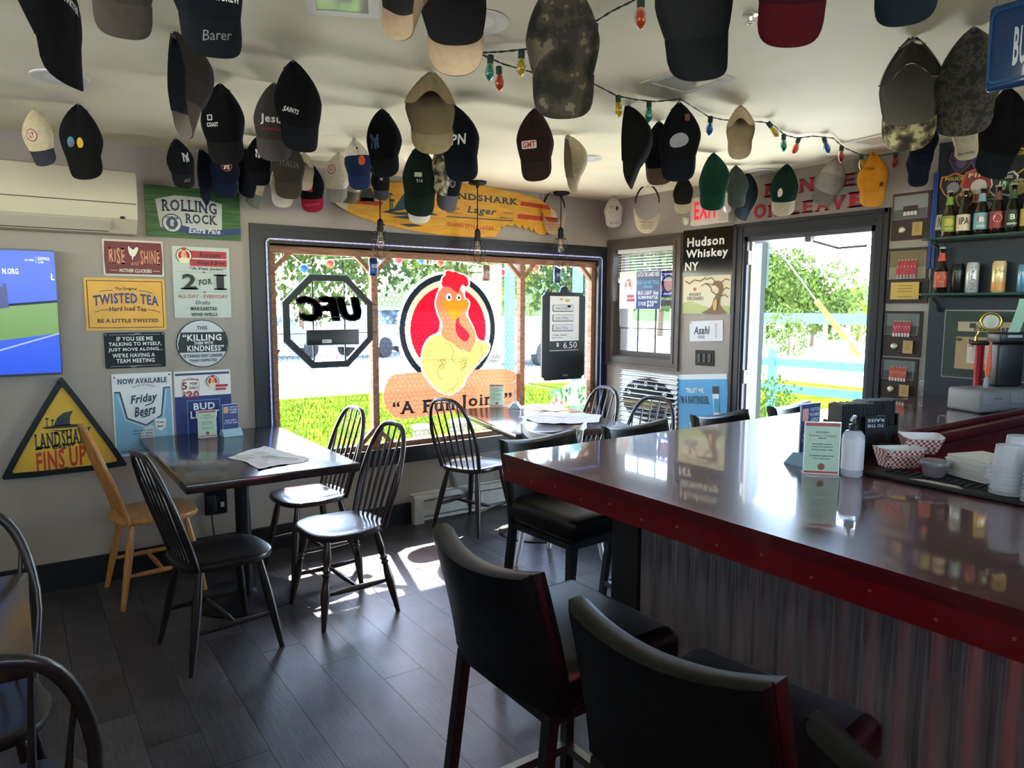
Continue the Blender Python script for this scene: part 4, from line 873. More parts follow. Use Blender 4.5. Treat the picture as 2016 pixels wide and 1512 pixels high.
def tt(s, px0, py0, px1, py1, col, st='b', slope=0):
    P0, P1 = L2(ony(px0, py0)), L2(ony(px1, py1)); V, F = textbox(s, (P0[0], P1[1], P1[0], P0[1]), st, slope=slope); MB().add([(p[0], p[1], .0168) for p in V], F).build('lettering', mat(col, .5), tri)
def tp(pts, col, nm, z=.0164): q = [L2(ony(*p)) for p in pts]; MB().prism(q if sum((q[i][0]*q[(i+1) % len(q)][1]-q[(i+1) % len(q)][0]*q[i][1]) for i in range(len(q))) > 0 else q[::-1], .016, z).build(nm, mat(col, .5), tri)
tt('LANDSHARK', 67, 851, 181, 872, '#27332f', 's', .02); tt('Lager', 103, 871, 151, 881, '#27332f', 'bi', .01); tt('PREMIUM', 71, 878, 98, 882, '#27332f'); tt('QUALITY', 155, 872, 181, 876, '#27332f'); tt('FINS UP', 70, 887, 170, 916, '#b9301f', 'b', .02)
tp([(105, 838), (112, 822), (124, 812), (144, 807), (138, 818), (137, 832), (141, 836), (110, 838)], '#27332f', 'shark_fin'); tp([(80, 841), (110, 836), (165, 833), (150, 840), (90, 844)], '#27332f', 'wave'); tp([(95, 846), (120, 846), (150, 842), (120, 849)], '#27332f', 'wave')
for x, y in ((92, 830), (103, 833)):
    tp([(x-1, 840), (x+1, 840), (x+1, y-5), (x-1, y-5)], '#27332f', 'palm_trunk'); tp([(x-5, y-6), (x, y-9), (x+5, y-6), (x, y-4)], '#27332f', 'palm_crown')
for p in (ony(117, 750), ony(130, 921)):
    q = L2(p); MB().lathe([(.01, .03), (.012, .032), (.004, .034)], 12, (q[0], q[1], 0)).build('bolt', mat('#101414', .5), tri)
# outlet with charger under table 1
S = Sign('wall_outlet', 'black wall outlet with a plugged-in charger under the first table', 'outlet', 'back', [(403, 965), (446, 960), (447, 1010), (403, 1015)], '#101214', .008, panel='cover_plate', tilt=0)
MB().rbox((-.03, -.0, .03), (.05, .1, .045), .006).build('charger', mat('#0b0c0e', .4), S.o, 40); MB().tube([(-.03, -.05, .03), (-.03, -.12, .035), (-.02, -.2, .02), (0, -.28, .015)], .004, 6).build('cable', mat('#0b0c0e', .5), S.o); MB().box((.035, -.02, .012), (.02, .03, .008)).build('socket', mat('#b9b9b4', .4), S.o)
# --- surfboard
PX = [(653, 394), (660, 376), (690, 366), (750, 360), (840, 358), (900, 361), (960, 367), (1020, 379), (1060, 391), (1088, 408), (1099, 424), (1096, 440), (1085, 452), (1071, 462), (1062, 461)]
bite = [(1055, 457), (1051, 449), (1046, 456), (1041, 446), (1034, 453), (1029, 443), (1022, 449), (1014, 441), (1006, 446), (997, 442), (990, 449), (988, 444), (984, 456), (979, 459), (976, 467)]
PX += bite + [(930, 467), (870, 463), (800, 452), (745, 440), (700, 424), (668, 407)]
P = [ony(*p, YW-.02) for p in PX]; c = Vector((sum(p.x for p in P)/len(P), YW-.001, sum(p.z for p in P)/len(P)))
sb = thing('surfboard_sign', 'yellow wooden surfboard sign with a shark bite above the big window', 'surfboard', c, ROT['back'])
Q = [(p.x-c.x, p.z-c.z) for p in P][::-1]
MB().prism(Q, .004, .018).build('board', wood('#c98a14', '#e3ab2c', .35, .4, (2, 14, 14), 'yellow_board', 4), sb); 
def sbp(pts, col, nm, z=.0184): q = [ony(*p, YW-.02) for p in pts]; q = [(p.x-c.x, p.z-c.z) for p in q]; MB().prism(q if sum((q[i][0]*q[(i+1) % len(q)][1]-q[(i+1) % len(q)][0]*q[i][1]) for i in range(len(q))) > 0 else q[::-1], .018, z).build(nm, mat(col, .5), sb)
def sbt(s, x0, y0, x1, y1, col, st='b', slope=0): a, e = ony(x0, y0, YW-.02), ony(x1, y1, YW-.02); V, F = textbox(s, (a.x-c.x, e.z-c.z, e.x-c.x, a.z-c.z), st, slope=slope); MB().add([(p[0], p[1], .0188) for p in V], F).build('lettering', mat(col, .5), sb)
sbp([(655, 394), (661, 379), (680, 370), (690, 390), (683, 415), (668, 406)], '#d9c7ae', 'nose_wood'); sbp([(671, 389), (755, 397), (752, 405), (676, 399)], '#b8321d', 'stripe'); sbp([(745, 366), (768, 366), (764, 376), (741, 373)], '#b8321d', 'stripe'); sbp([(1027, 396), (1078, 404), (1085, 413), (1024, 404)], '#b8321d', 'stripe'); sbp([(1020, 421), (1098, 429), (1097, 438), (1019, 430)], '#b8321d', 'stripe'); sbp([(1084, 408), (1095, 418), (1097, 432), (1085, 428)], '#d9c7ae', 'tail_wood')
sbt('LANDSHARK', 868, 375, 1020, 404, '#27414a', 's', -.0); sbt('Lager', 920, 405, 978, 428, '#27414a', 'bi'); sbt('PREMIUM', 884, 408, 904, 413, '#27414a'); sbt('QUALITY', 991, 417, 1012, 423, '#27414a'); sbt('ISLAND STYLE LAGER', 879, 438, 973, 453, '#b8321d', 'b', -.008)
sbp([(879, 417), (912, 420), (912, 421), (879, 418.5)], '#27414a', 'rule'); sbp([(984, 427), (1012, 431), (1012, 432), (984, 429)], '#27414a', 'rule'); sbp([(879, 425), (1010, 434), (1010, 436), (879, 427)], '#27414a', 'rule')
sbp([(752, 417), (775, 411), (790, 388), (800, 375), (796, 392), (800, 412), (760, 419)], '#27414a', 'shark_fin'); sbp([(755, 417), (850, 418), (864, 424), (780, 423)], '#27414a', 'island'); sbp([(769, 427), (800, 424), (845, 431), (800, 431)], '#27414a', 'wave'); sbp([(786, 441), (812, 440), (834, 445), (805, 447)], '#27414a', 'wave')
for x, y in ((768, 385), (772, 397)): sbp([(x-1.2, 415), (x+1.2, 415), (x+1.2, y), (x-1.2, y)], '#27414a', 'palm_trunk'); sbp([(x-7, y+1), (x-3, y-5), (x+4, y-5), (x+6, y+1), (x, y-1)], '#27414a', 'palm_crown')
sbp([(707, 385), (715, 372), (730, 370), (739, 388), (738, 397), (709, 396)], '#3b463c', 'crest'); sbp([(711, 388), (735, 390), (735, 395), (711, 394)], '#d0a32c', 'crest_scroll')
# ================================================================ things in the big window
win_y = YW+.058
rd = thing('rooster_decal', 'large round rooster decal with banner reading a fun joint on the window', 'window decal', (2.598, win_y+.018, 1.353), ROT['back'])
K = lambda x, y: (lambda p: (p.x-2.598, p.z-1.353))(ony(720+x/3.2875, 460+y/3.2875, win_y+.018))
import numpy as np
SPx = lambda pts, it=2: [K(*p) for p in smoothpoly(pts, it)]
ell = lambda x, y, rx, ry: [K(x+rx*math.cos(a*PI/10), y+ry*math.sin(a*PI/10)) for a in range(20)]
shapes = [('disc', '#e4e4dc', circ(.417, 64), .1), ('ring', '#20242b', circ(.397, 72), .02), ('inner_rim', '#d2b896', circ(.355, 64), .08), ('field', '#c0182a', circ(.313, 64), .08),
 ('banner', '#b27352', [K(*p) for p in smoothpoly([(200, 905), (540, 890), (880, 872), (965, 890), (1010, 960), (1005, 1060), (950, 1112), (600, 1150), (250, 1204), (170, 1185), (116, 1110), (116, 1000), (150, 930)])], .05),
 ('outline', '#cfc9b4', SPx([(355, 775), (372, 715), (412, 660), (470, 640), (478, 600), (478, 560), (458, 520), (442, 460), (452, 400), (480, 335), (486, 280), (512, 258), (505, 238), (545, 228), (605, 252), (645, 258), (674, 300), (675, 340), (645, 358), (640, 415), (672, 425), (678, 462), (655, 520), (700, 600), (722, 680), (760, 695), (812, 705), (800, 770), (755, 820), (650, 935), (645, 980), (600, 1020), (560, 1045), (505, 1045), (445, 1008), (400, 955), (365, 905), (352, 850)]), .08),
 ('body', '#b6a358', SPx([(365, 770), (380, 720), (420, 670), (480, 650), (520, 660), (600, 700), (660, 730), (720, 685), (755, 705), (805, 715), (790, 760), (750, 810), (690, 880), (640, 930), (637, 970), (600, 1010), (560, 1037), (510, 1037), (450, 1000), (410, 950), (375, 900), (362, 850)]), .04),
 ('head', '#c06e4c', SPx([(486, 350), (540, 335), (590, 365), (628, 370), (634, 420), (662, 430), (668, 460), (655, 495), (640, 520), (665, 555), (690, 600), (708, 640), (714, 690), (690, 740), (668, 778), (640, 745), (610, 758), (560, 700), (530, 700), (483, 650), (497, 600), (490, 560), (470, 520), (452, 460), (462, 400)]), .04),
 ('comb', '#c2202c', SPx([(490, 335), (495, 285), (520, 268), (512, 245), (545, 238), (562, 252), (580, 243), (605, 262), (640, 268), (664, 300), (665, 335), (648, 348), (628, 325), (612, 350), (600, 388), (570, 370), (540, 340), (505, 345)]), .08),
 ('wattle', '#c2202c', SPx([(588, 545), (606, 540), (600, 575), (632, 608), (662, 636), (674, 668), (652, 700), (622, 692), (590, 655), (576, 610)]), .08),
 ('beak', '#cc7c22', SPx([(488, 440), (520, 430), (560, 428), (605, 424), (655, 422), (667, 455), (652, 485), (620, 512), (600, 538), (580, 562), (552, 542), (530, 520), (500, 475)]), .04),
 ('eye', '#ecece8', ell(537, 410, 17, 24), .15), ('eye', '#ecece8', ell(601, 413, 14, 20), .15), ('pupil', '#2b3440', ell(540, 413, 9, 13), .02), ('pupil', '#2b3440', ell(603, 415, 8, 11), .02)]
CS = .0042; gx0, gz0 = -.57, -.66; nxg, nzg = 280, 262
GX, GZ_ = np.meshgrid(gx0+CS*(np.arange(nxg)+.5), gz0+CS*(np.arange(nzg)+.5)); own = -np.ones(GX.shape, int)
for si, (_, _, poly, _) in enumerate(shapes):
    ins = np.zeros(GX.shape, bool)
    for i in range(len(poly)):
        (x0, z0), (x1, z1) = poly[i], poly[(i+1) % len(poly)]
        if z0 == z1: continue
        ins ^= ((z0 > GZ_) != (z1 > GZ_)) & (GX < (x1-x0)*(GZ_-z0)/(z1-z0)+x0)
    own[ins] = si
for si, (nm, colr, _, clr) in enumerate(shapes):
    b = MB(); jj, ii = np.nonzero(own == si); vid = {}
    def vv_(i, j):
        if (i, j) not in vid: vid[(i, j)] = len(b.v); b.v.append((gx0+CS*i, gz0+CS*j, .001))
        return vid[(i, j)]
    for i, j in zip(ii.tolist(), jj.tolist()): b.f.append((vv_(i, j), vv_(i+1, j), vv_(i+1, j+1), vv_(i, j+1))); b.mi.append(0)
    if b.f: b.build(nm, film_mat(colr, clr), rd)
b = MB()
for cv in ([(505, 705), (545, 720), (570, 765), (555, 810), (575, 835), (645, 820), (640, 860), (600, 885)], [(440, 850), (480, 815), (500, 840), (460, 880), (470, 920), (500, 950)], [(640, 930), (700, 880), (755, 790), (745, 720)], [(510, 1030), (570, 1000), (600, 960), (590, 930)]):
    b.tube([(*K(*p), .002) for p in cv], .0016, 4)
b.build('wing_line', mat('#5f5836', .6), rd)
def kt(s, x0, y0, x1, y1):
    a, e = K(x0, y0), K(x1, y1); V, F = textbox(s, (a[0], e[1], e[0], a[1]), 's'); MB().add([(p[0], p[1], .0035) for p in V], F).build('lettering', mat('#1d1e20', .6), rd)
kt('“A', 172, 1088, 318, 1160); kt('Fun', 365, 1078, 580, 1140); kt('Joint', 612, 1045, 870, 1125); kt('”', 895, 1030, 945, 1062)
# octagon sign, seen from behind
uc = thing('octagon_sign', 'black octagonal light-up sign seen from behind, hung in the left window pane', 'sign', (1.675, win_y-.032, 1.42), ROT['back'])
BK = mat('#0c0e11', .45)
oct_ = lambda r: [(r*math.cos(PI/8+k*PI/4), r*math.sin(PI/8+k*PI/4)) for k in range(8)]
MB().ringprism(oct_(.318), oct_(.276), 0, .028).build('frame', BK, uc)
b = MB(); b.ringprism(oct_(.322), oct_(.312), .004, .02); b.build('light_tube', mat('#5aa8c8', .3), uc)
for x in (-.105, .105): MB().box((x, .0, .012), (.009, .58, .008)).build('rod', BK, uc)
for y in (.11, -.075): MB().box((0, y, .014), (.66, .006, .006)).build('rod', BK, uc)
V, F = textbox('UFC', (-.20, .005, .21, .155), 'bi', mirror=True); n = len(V)
b = MB()
for dx_, dy_ in ((-.011, -.006), (.011, -.006), (-.011, .006), (.011, .006), (0, 0)): b.add([(p[0]+dx_, p[1]+dy_, .02) for p in V], F); b.add([(p[0]+dx_, p[1]+dy_, .004) for p in V], F)
cnt = {}
for f in F:
    for i in range(len(f)): e_ = tuple(sorted((f[i], f[(i+1) % len(f)]))); cnt[e_] = cnt.get(e_, 0)+1
b.add([(p[0], p[1], z) for z in (.004, .02) for p in V], [(a_, c_, n+c_, n+a_) for (a_, c_), k in cnt.items() if k == 1]); b.build('letter_block', BK, uc)
pb = MB().rbox((.015, -.1, .03), (.35, .1, .035), .006).build('power_box', BK, uc, 40); MB().box((-.03, -.125, .0483), (.062, .022, .001)).build('label_sticker', mat('#c9c9c6', .6), uc)
V, F = textbox('VOX', (-.055, -.13, -.03, -.12), 'b'); MB().add([(p[0], p[1], .0492) for p in V], F).build('lettering', BK, uc)
for x in (-.1, .1): MB().tube([(x, .3, .014), (x+.006, .33, .014), (x-.006, .345, .014), (x, .385, .014), (x+.004, .36, .014)], .004, 6).build('hook', BK, uc)
MB().tube([(-.09, .01, .03), (-.095, -.04, .034), (-.08, .03, .036), (.08, .03, .036), (.1, .0, .034)], .0035, 6).build('cord', BK, uc)
# hanging menu board in the right pane
mbp = ony(1107, 662, win_y-.03)
mb = thing('menu_board', 'black rounded menu board with drink price paper hung in the right pane', 'menu board', (mbp.x, win_y-.032, mbp.z), ROT['back'])
cw = [ony(*p, win_y-.03) for p in ((1064, 578), (1147, 585), (1151, 748), (1067, 757))]; Wm = ((cw[1]-cw[0]).length+(cw[2]-cw[3]).length)/2; Hm = ((cw[3]-cw[0]).length+(cw[2]-cw[1]).length)/2
pl = []
for sx, sy in ((1, 1), (-1, 1), (-1, -1), (1, -1)):
    c1, c2 = [(sx*(Wm/2-.03), sy*Hm/2), (sx*(Wm/2-.018), sy*(Hm/2-.022)), (sx*Wm/2, sy*(Hm/2-.03))], None
    pl += (c1[::-1] if sx*sy > 0 else c1)
    if sx == 1 and sy == 1: pl += [(.045, Hm/2), (.03, Hm/2+.04), (0, Hm/2+.05), (-.03, Hm/2+.04), (-.045, Hm/2)]
MB().prism(pl, 0, .018).build('board', mat('#131416', .35), mb)
pw, ph = Wm*.68, Hm*.62
MB().box((0.005, Hm*.5-.03-ph/2, .0186), (pw, ph, .001)).build('paper', mat('#dcd9d2', .6), mb)
zy = lambda v: Hm*.5-.03-ph*v
def mt_(s, x0, v0, x1, v1, col, st='b'): V, F = textbox(s, ((x0-.5)*pw, zy(v1), (x1-.5)*pw, zy(v0)), st); MB().add([(p[0], p[1], .0198) for p in V], F).build('lettering', mat(col, .6), mb)
for k, v in enumerate((.17, .35, .53)):
    MB().prism(rrect(pw*.72, ph*.13, .008, 3, (-.012, zy(v+.05))), .0191, .0193).build('can_outline', mat('#58565a', .5), mb); MB().prism(rrect(pw*.68, ph*.105, .007, 3, (-.008, zy(v+.045))), .0193, .0195).build('can_print', mat('#c9c8c6', .5), mb); mt_('NÜTRL', .22, v+.02, .66, v+.075, '#4d4a50', 'r')
mt_('Vodka. Seltzer.', .1, .69, .62, .725, '#5a5658', 'sr'); mt_('Real Juice.', .1, .745, .48, .78, '#5a5658', 'sr')
MB().box((.005, zy(.905), .0193), (pw, ph*.17, .0008)).build('price_strip', mat('#1b1b1d', .5), mb); mt_('$', .24, .85, .33, .93, '#d5d5d2'); mt_('6.50', .48, .84, .95, .96, '#d5d5d2', 'r')
for (x, v, r, c_) in ((-.03, .04, .02, '#d9893a'), (.03, .06, .026, '#c9a53a'), (.05, .17, .02, '#b8474a')): MB().prism([(x+r*math.cos(a*PI/8), zy(v)+r*.8*math.sin(a*PI/8)) for a in range(-8, 1)], .0191, .0195).build('fruit_print', mat(c_, .5), mb)
MB().box((.02, -Hm/2+.035, .019), (.05, .016, .002)).build('handle', mat('#8d8f91', .3, .8), mb)
# three cans hanging on threads
for px, py, c_, lb, txt in ((735, 526, '#17295c', 'small dark blue can hanging in front of the first wooden post', 'BUD LIGHT'), (957, 538, '#8a6a58', 'small copper and white can hanging above the rooster decal', 'NÜTRL'), (1097, 543, '#1b2b52', 'small navy can hanging above the menu board', 'BUD LIGHT')):
    p = ony(px, py, YW-.035); t = thing('hanging_can', lb, 'can', (p.x, YW-.035, p.z-.055), (0, 0, 0), 'cans hanging in the window')
    MB().lathe([(.022, 0), (.028, .006), (.029, .012), (.029, .098), (.024, .108), (.023, .112)], 20).build('body', mat(c_, .3, .5), t, 40); MB().lathe([(.023, .112), (.021, .113), (.001, .111)], 20).build('lid', mat('#b9bbbd', .3, .9), t)
    V, F = textbox(txt, (-.02, .05, .02, .075), 'b'); MB().add([(p_[0], -math.sqrt(.0295**2-p_[0]**2), p_[1]) for p_ in V], F).build('lettering', mat('#c9ccd2', .5), t); MB().tube([(0, 0, .112), (0, .01, 1.87-p.z+.055)], .0008, 4).build('thread', mat('#c9c9c4', .6), t)
# painted leaves and flowers low on the right pane
pf = thing('window_painting', 'painted green leaves and pink flowers low on the right window pane', 'window decal', (3.6, win_y+.018, .8), ROT['back'])
def pfm(poly, col, nm): MB().add([(p[0], p[1], .001+random.uniform(0, .001)) for p in poly], [tuple(range(len(poly)))]).build(nm, film_mat(col, .2), pf)
pfm([(q.x-3.6, q.z-.8) for q in (ony(*p, win_y) for p in ((1085, 800), (1100, 770), (1130, 752), (1156, 745), (1158, 798)))][::-1], '#cfe0c4', 'ground_tint')
rr = random.Random(4)
for k in range(22):
    q = ony(rr.uniform(1092, 1156), rr.uniform(757, 782), win_y); a = rr.uniform(.8, 2.3); l = rr.uniform(.04, .08); ca, sa = math.cos(a), math.sin(a)
    pfm([(q.x-3.6+x*ca-y*sa, q.z-.8-(x*sa+y*ca)) for x, y in ((0, 0), (l*.5, .014), (l, 0), (l*.5, -.014))], '#6fc08a' if k % 3 else '#8fd07a', 'leaf')
for px, py in ((1098, 788), (1108, 793), (1092, 795)): q = ony(px, py, win_y); pfm(circ(.018, 10, (q.x-3.6, q.z-.8)), '#e39aa8', 'flower')
# ================================================================ door wall
S = Sign('whiskey_sign', 'glossy black square metal sign with large white whiskey lettering', 'sign', 'right', [(1347, 455), (1446, 443), (1441, 540), (1342, 544)], '#111318', .008, m=mat('#0b0c10', .15, coat=.15, spec=.3))
S.text('Hudson', .09, .17, .83, .37, '#dcdad6'); S.text('Whiskey', .07, .43, .91, .66, '#dcdad6'); S.text('NY', .06, .70, .34, .89, '#dcdad6')
S = Sign('orchard_sign', 'cream cider sign with a gnarled brown orchard tree', 'sign', 'right', [(1345, 544), (1440, 541), (1437, 619), (1344, 617)], '#d6cdb2', .005, rad=.002)
S.poly([(0, 1), (1, 1), (1, .8), (.8, .78), (.6, .84), (.35, .74), (.15, .66), (0, .72)], '#aab06a', 'hill'); S.text('ANGRY', .14, .44, .4, .53, '#574a40', 'b'); S.text('ORCHARD', .09, .545, .46, .64, '#574a40', 'b'); S.poly(smoothpoly([(.23, .31), (.27, .30), (.3, .33), (.28, .4), (.24, .4)]), '#a8301f', 'apple')
TRK = '#6b4a24'
S.poly(smoothpoly([(.36, 1), (.55, .9), (.64, .78), (.66, .62), (.72, .5), (.78, .38), (.7, .25), (.6, .28), (.68, .14), (.8, .16), (.86, .28), (.84, .45), (.8, .6), (.8, .78), (.88, .9), (.98, 1)]), TRK, 'trunk')
for cv in ([(.72, .5), (.62, .42), (.6, .3), (.5, .22)], [(.62, .24), (.5, .2), (.4, .27)], [(.8, .2), (.9, .1), (.98, .14)], [(.84, .4), (.92, .32), (.98, .36)], [(.7, .18), (.62, .06), (.5, .1)], [(.05, .12), (.15, .2), (.25, .1), (.38, .14), (.5, .05)], [(.8, .55), (.9, .5), (.96, .58)]): S.line(cv, .007, '#5a3c1c', 'branch')
S.poly(smoothpoly([(.66, .75), (.7, .6), (.75, .62), (.74, .9), (.68, .92)]), '#c39a52', 'bark_light')
S = Sign('japanese_beer_sign', 'small white beer sign with black angular lettering', 'sign', 'right', [(1359, 633), (1424, 630), (1422, 671), (1357, 672)], '#d6d6d8', .005); S.text('Asahi', .13, .26, .62, .66, '#1d1d22', 'bi'); S.line([(.2, .85), (.7, .05)], .0015, '#444448')
for x in (.28, .38): S.frame(x, .72, x+.075, .86, .003, '#333338', 'character'); S.line([(x+.01, .79), (x+.065, .79)], .003, '#333338')
for v in (.16, .28, .4, .52, .64, .76): S.line([(.78, v), (.84, v+.03), (.8, v+.08)], .003, '#b23c46' if v < .4 else '#8d8388', 'character')
S.rect(.03, .04, .08, .1, '#b23c46')
S = Sign('switch_plate', 'dark bronze three-gang switch plate below the small white beer sign', 'switch', 'right', [(1369, 689), (1406, 690), (1405, 721), (1369, 719)], '#2a2522', .006, panel='cover_plate', rad=.003)
for i, u in enumerate((.22, .5, .78)):
    x, y = S.P(u, .5); MB().rbox((x, y, .008), (S.w*.17, S.h*.56, .006), .002).build('rocker', mat('#1d1916', .4), S.o)
S = Sign('bartender_poster', 'light blue poster with bottle and words trust me I am a bartender', 'poster', 'right', [(1338, 733), (1434, 741), (1434, 868), (1334, 870)], '#4f9fc9', .003, rad=.002, m=mat('#4a9ccb', .5, noise=.06, scale=3))
S.rect(0, 0, 1, .075, '#d9dcd8', 'header'); S.text('TRUST ME,', .18, .205, .55, .29, '#e2e6e6', 'b'); S.text("I'M A BARTENDER.", .04, .32, .64, .44, '#1f2c3a', 'b')
S.poly([(.72, .5), (.72, .62), (.6, .74), (.6, 1), (.93, 1), (.93, .74), (.83, .62), (.83, .5), (.84, .28), (.71, .28)], '#d3e2e6', 'bottle'); S.rect(.715, .18, .835, .29, '#1f2428', 'bottle_cap'); S.rect(.73, .36, .83, .56, '#3f8fb8', 'neck_label'); S.poly([(.22, .72), (.45, .78), (.42, .9), (.3, .95)], '#c6d6dc', 'glass_print'); S.line([(.2, .7), (.33, .9), (.46, .76)], .005, '#8fa8b4', 'glass_edge')
# corrugated metal goose sign
c, Wg, Hg, _ = wallquad('right', [(1222, 728), (1334, 735), (1332, 860), (1222, 845)], .01)
gs = thing('corrugated_sign', 'shiny corrugated metal beer sign with dark oval and white arched letters', 'sign', (XD-.001, c.y, c.z), ROT['right'])
CM = mat('#b9bab8', .34, 1.0); nc = 13
prof = lambda v: .012+.007*math.cos(2*PI*nc*v)
MB().grid(lambda u, v: ((u-.5)*Wg, (v-.5)*Hg, prof(v)), 1, nc*10).build('sheet', CM, gs, 80); MB().box((0, 0, .002), (Wg*.96, Hg*.96, .004)).build('backing', mat('#55575a', .7), gs)
def wavy(poly, col, nm, lift):
    vs = []; n_ = 36; b = MB(); xs = [p[0] for p in poly]
    ys = sorted(set(p[1] for p in poly)); y0, y1 = min(ys), max(ys)
    for j in range(n_):
        rows = []
        for yy in (y0+(y1-y0)*j/n_, y0+(y1-y0)*(j+1)/n_):
            ii = []
            for i in range(len(poly)):
                a, e = poly[i], poly[(i+1) % len(poly)]
                if (a[1]-yy)*(e[1]-yy) <= 0 and a[1] != e[1]: ii.append(a[0]+(e[0]-a[0])*(yy-a[1])/(e[1]-a[1]))
            if len(ii) >= 2: rows.append((min(ii), max(ii), yy))
        if len(rows) == 2: (a0, a1, ya), (c0, c1, yc) = rows; za, zc = prof(ya/Hg+.5)+lift, prof(yc/Hg+.5)+lift; b.add([(a0, ya, za), (a1, ya, za), (c1, yc, zc), (c0, yc, zc)], [(0, 1, 2, 3)])
    b.build(nm, mat(col, .35, .2), gs)
wavy([(.46*Wg*math.cos(a*PI/16), .03*Hg+.36*Hg*math.sin(a*PI/16)) for a in range(32)], '#1b1c1c', 'oval', .001); wavy([(.47*Wg*math.cos(a*PI/16), .03*Hg+.05*Hg+.36*Hg*math.sin(a*PI/16)*.2-.12*Hg) for a in range(32)], '#8d7a45', 'gold_band', .0016)
for k, ch in enumerate('GOOSE'):
    a = PI*(.86-.17*k); cx_, cy_ = .36*Wg*math.cos(a), .0*Hg+.3*Hg*math.sin(a); V, F = textbox(ch, (-.016, -.02, .016, .02), 'b'); MB().add([(cx_+p[0]*math.cos(a-PI/2)-p[1]*math.sin(a-PI/2), cy_+p[0]*math.sin(a-PI/2)+p[1]*math.cos(a-PI/2), .0205) for p in V], F).build('letter', mat('#d9d9d4', .5), gs)
wavy([(.1*Wg, -.05*Hg), (.22*Wg, .02*Hg), (.3*Wg, -.1*Hg), (.38*Wg, -.3*Hg), (.2*Wg, -.42*Hg), (.05*Wg, -.3*Hg)], '#242424', 'goose_head', .002)
# blinds, poster and neon sign in the small window
bl = thing('window_blind', 'white raised venetian blind at the top of the small window', 'blind', (XD, (SY0+SY1)/2, SZ1), ROT['right'])
BLM = mat('#dedbd4', .5); wb = SY1-SY0-.05
MB().rbox((0, -.02, -.03), (wb, .04, .045), .006).build('headrail', BLM, bl, 40)
for k in range(8): MB().box((0, -.055-.022*k, -.03), (wb-.02, .0025, .042), (.25, 0, 0)).build('slat', BLM, bl)
for k in range(5): MB().box((0, -.232-.0045*k, -.03), (wb-.02, .0025, .042), (.05, 0, 0)).build('slat', BLM, bl)
MB().rbox((0, -.262, -.03), (wb-.02, .018, .044), .005).build('bottom_rail', BLM, bl, 40)
for x in (-wb*.38, wb*.1, wb*.38): MB().tube([(x, -.03, -.006), (x, -.25, -.006)], .0012, 4).build('cord', BLM, bl)
MB().tube([(-wb*.4, -.03, -.004), (-wb*.42, -.5, -.002), (-wb*.41, -.62, .0)], .0025, 5).build('wand', BLM, bl)
p = onx(1283, 560, XD+.01)
ns = thing('neon_sign', 'dark framed light-up sign with blue glow behind the small window poster', 'sign', (XD+.02, p.y, p.z), ROT['right'])
MB().ringprism(rrect(.52, .2, .02, 4), rrect(.48, .16, .012, 4), -.02, .012).build('frame', BK, ns); MB().ringprism(rrect(.475, .155, .012, 4), rrect(.465, .145, .01, 4), -.006, .004).build('neon_tube', mat('#3a2bff', .4, emit=2.5), ns)
MB().ringprism(circ(.068, 28, (.17, 0)), circ(.054, 28, (.17, 0)), -.01, .012).build('ring', BK, ns); MB().prism(circ(.052, 28, (.17, 0)), -.004, .002).build('disc', film_mat('#e0b0ae', .1), ns)
for x in (.245, .11): MB().box((x, 0, 0), (.012, .16, .014)).build('bar', BK, ns)
MB().prism(rrect(.09, .11, .01, 3, (-.2, 0)), -.004, .002).build('pink_panel', film_mat('#c07a8a', .2), ns)
S = Sign('games_poster', 'paper poster for game day beer specials with rooster badge, taped to the small window', 'poster', 'right', [(1221, 536), (1302, 532), (1301, 608), (1219, 608)], '#dcd9d2', .002, off=.03, rad=.001)
S.rect(.42, 0, .99, 1, '#22346f', 'field'); rooster_badge(S, .22, .36, .045); S.rect(.2, .62, .36, .7, '#b02438', 'banner'); S.rect(.2, .73, .38, .8, '#b02438', 'banner')
S.text('CATCH THE GAMES HERE', .45, .03, .97, .15, '#e1e3e8'); S.text('BUCKET AND DRAFT SPECIALS', .45, .25, .97, .35, '#55a7c9'); S.text('AVAILABLE', .6, .37, .82, .45, '#55a7c9'); S.text('BUD LIGHT 16oz', .48, .52, .96, .63, '#e1e3e8'); S.text('ALUMINUM BOTTLES', .49, .65, .95, .74, '#e1e3e8'); S.text('5 FOR', .5, .81, .68, .92, '#e1e3e8'); S.text('$20', .7, .78, .86, .96, '#e1e3e8'); S.text('00', .87, .78, .94, .85, '#e1e3e8')
# exit sign
p0, p1 = onx(1360, 405, XD-.1), onx(1436, 440, XD-.1)
c, We, He, _ = wallquad('right', [(1361, 388), (1437, 381), (1436, 437), (1360, 446)], .06)
ex = thing('exit_sign', 'white emergency exit sign with red letters and two small lamps', 'exit sign', (XD-.001, c.y, c.z), ROT['right'])
MB().rbox((0, 0, .035), (We, He, .07), .01).build('housing', mat('#d9d3c4', .45), ex, 40)
V, F = textbox('EXIT', (-.38*We, -.3*He, .24*We, .33*He), 'b'); MB().add([(p[0], p[1], .0712) for p in V], F).build('lettering', mat('#d2152f', .4, emit=.25), ex)
MB().box((.36*We, -.02, .0705), (.05, He*.7, .001)).build('side_panel', mat('#c4bdad', .5), ex)
for x in (-.55, .5):
    MB().lathe([(.018, 0), (.028, .02), (.03, .035), (.027, .036)], 18, (x*We, .0 if x > 0 else -.05, .06), (math.radians(20), math.radians(25*x), 0)).build('lamp_head', mat('#d9d6cc', .15, .3, coat=.6), ex, 40)
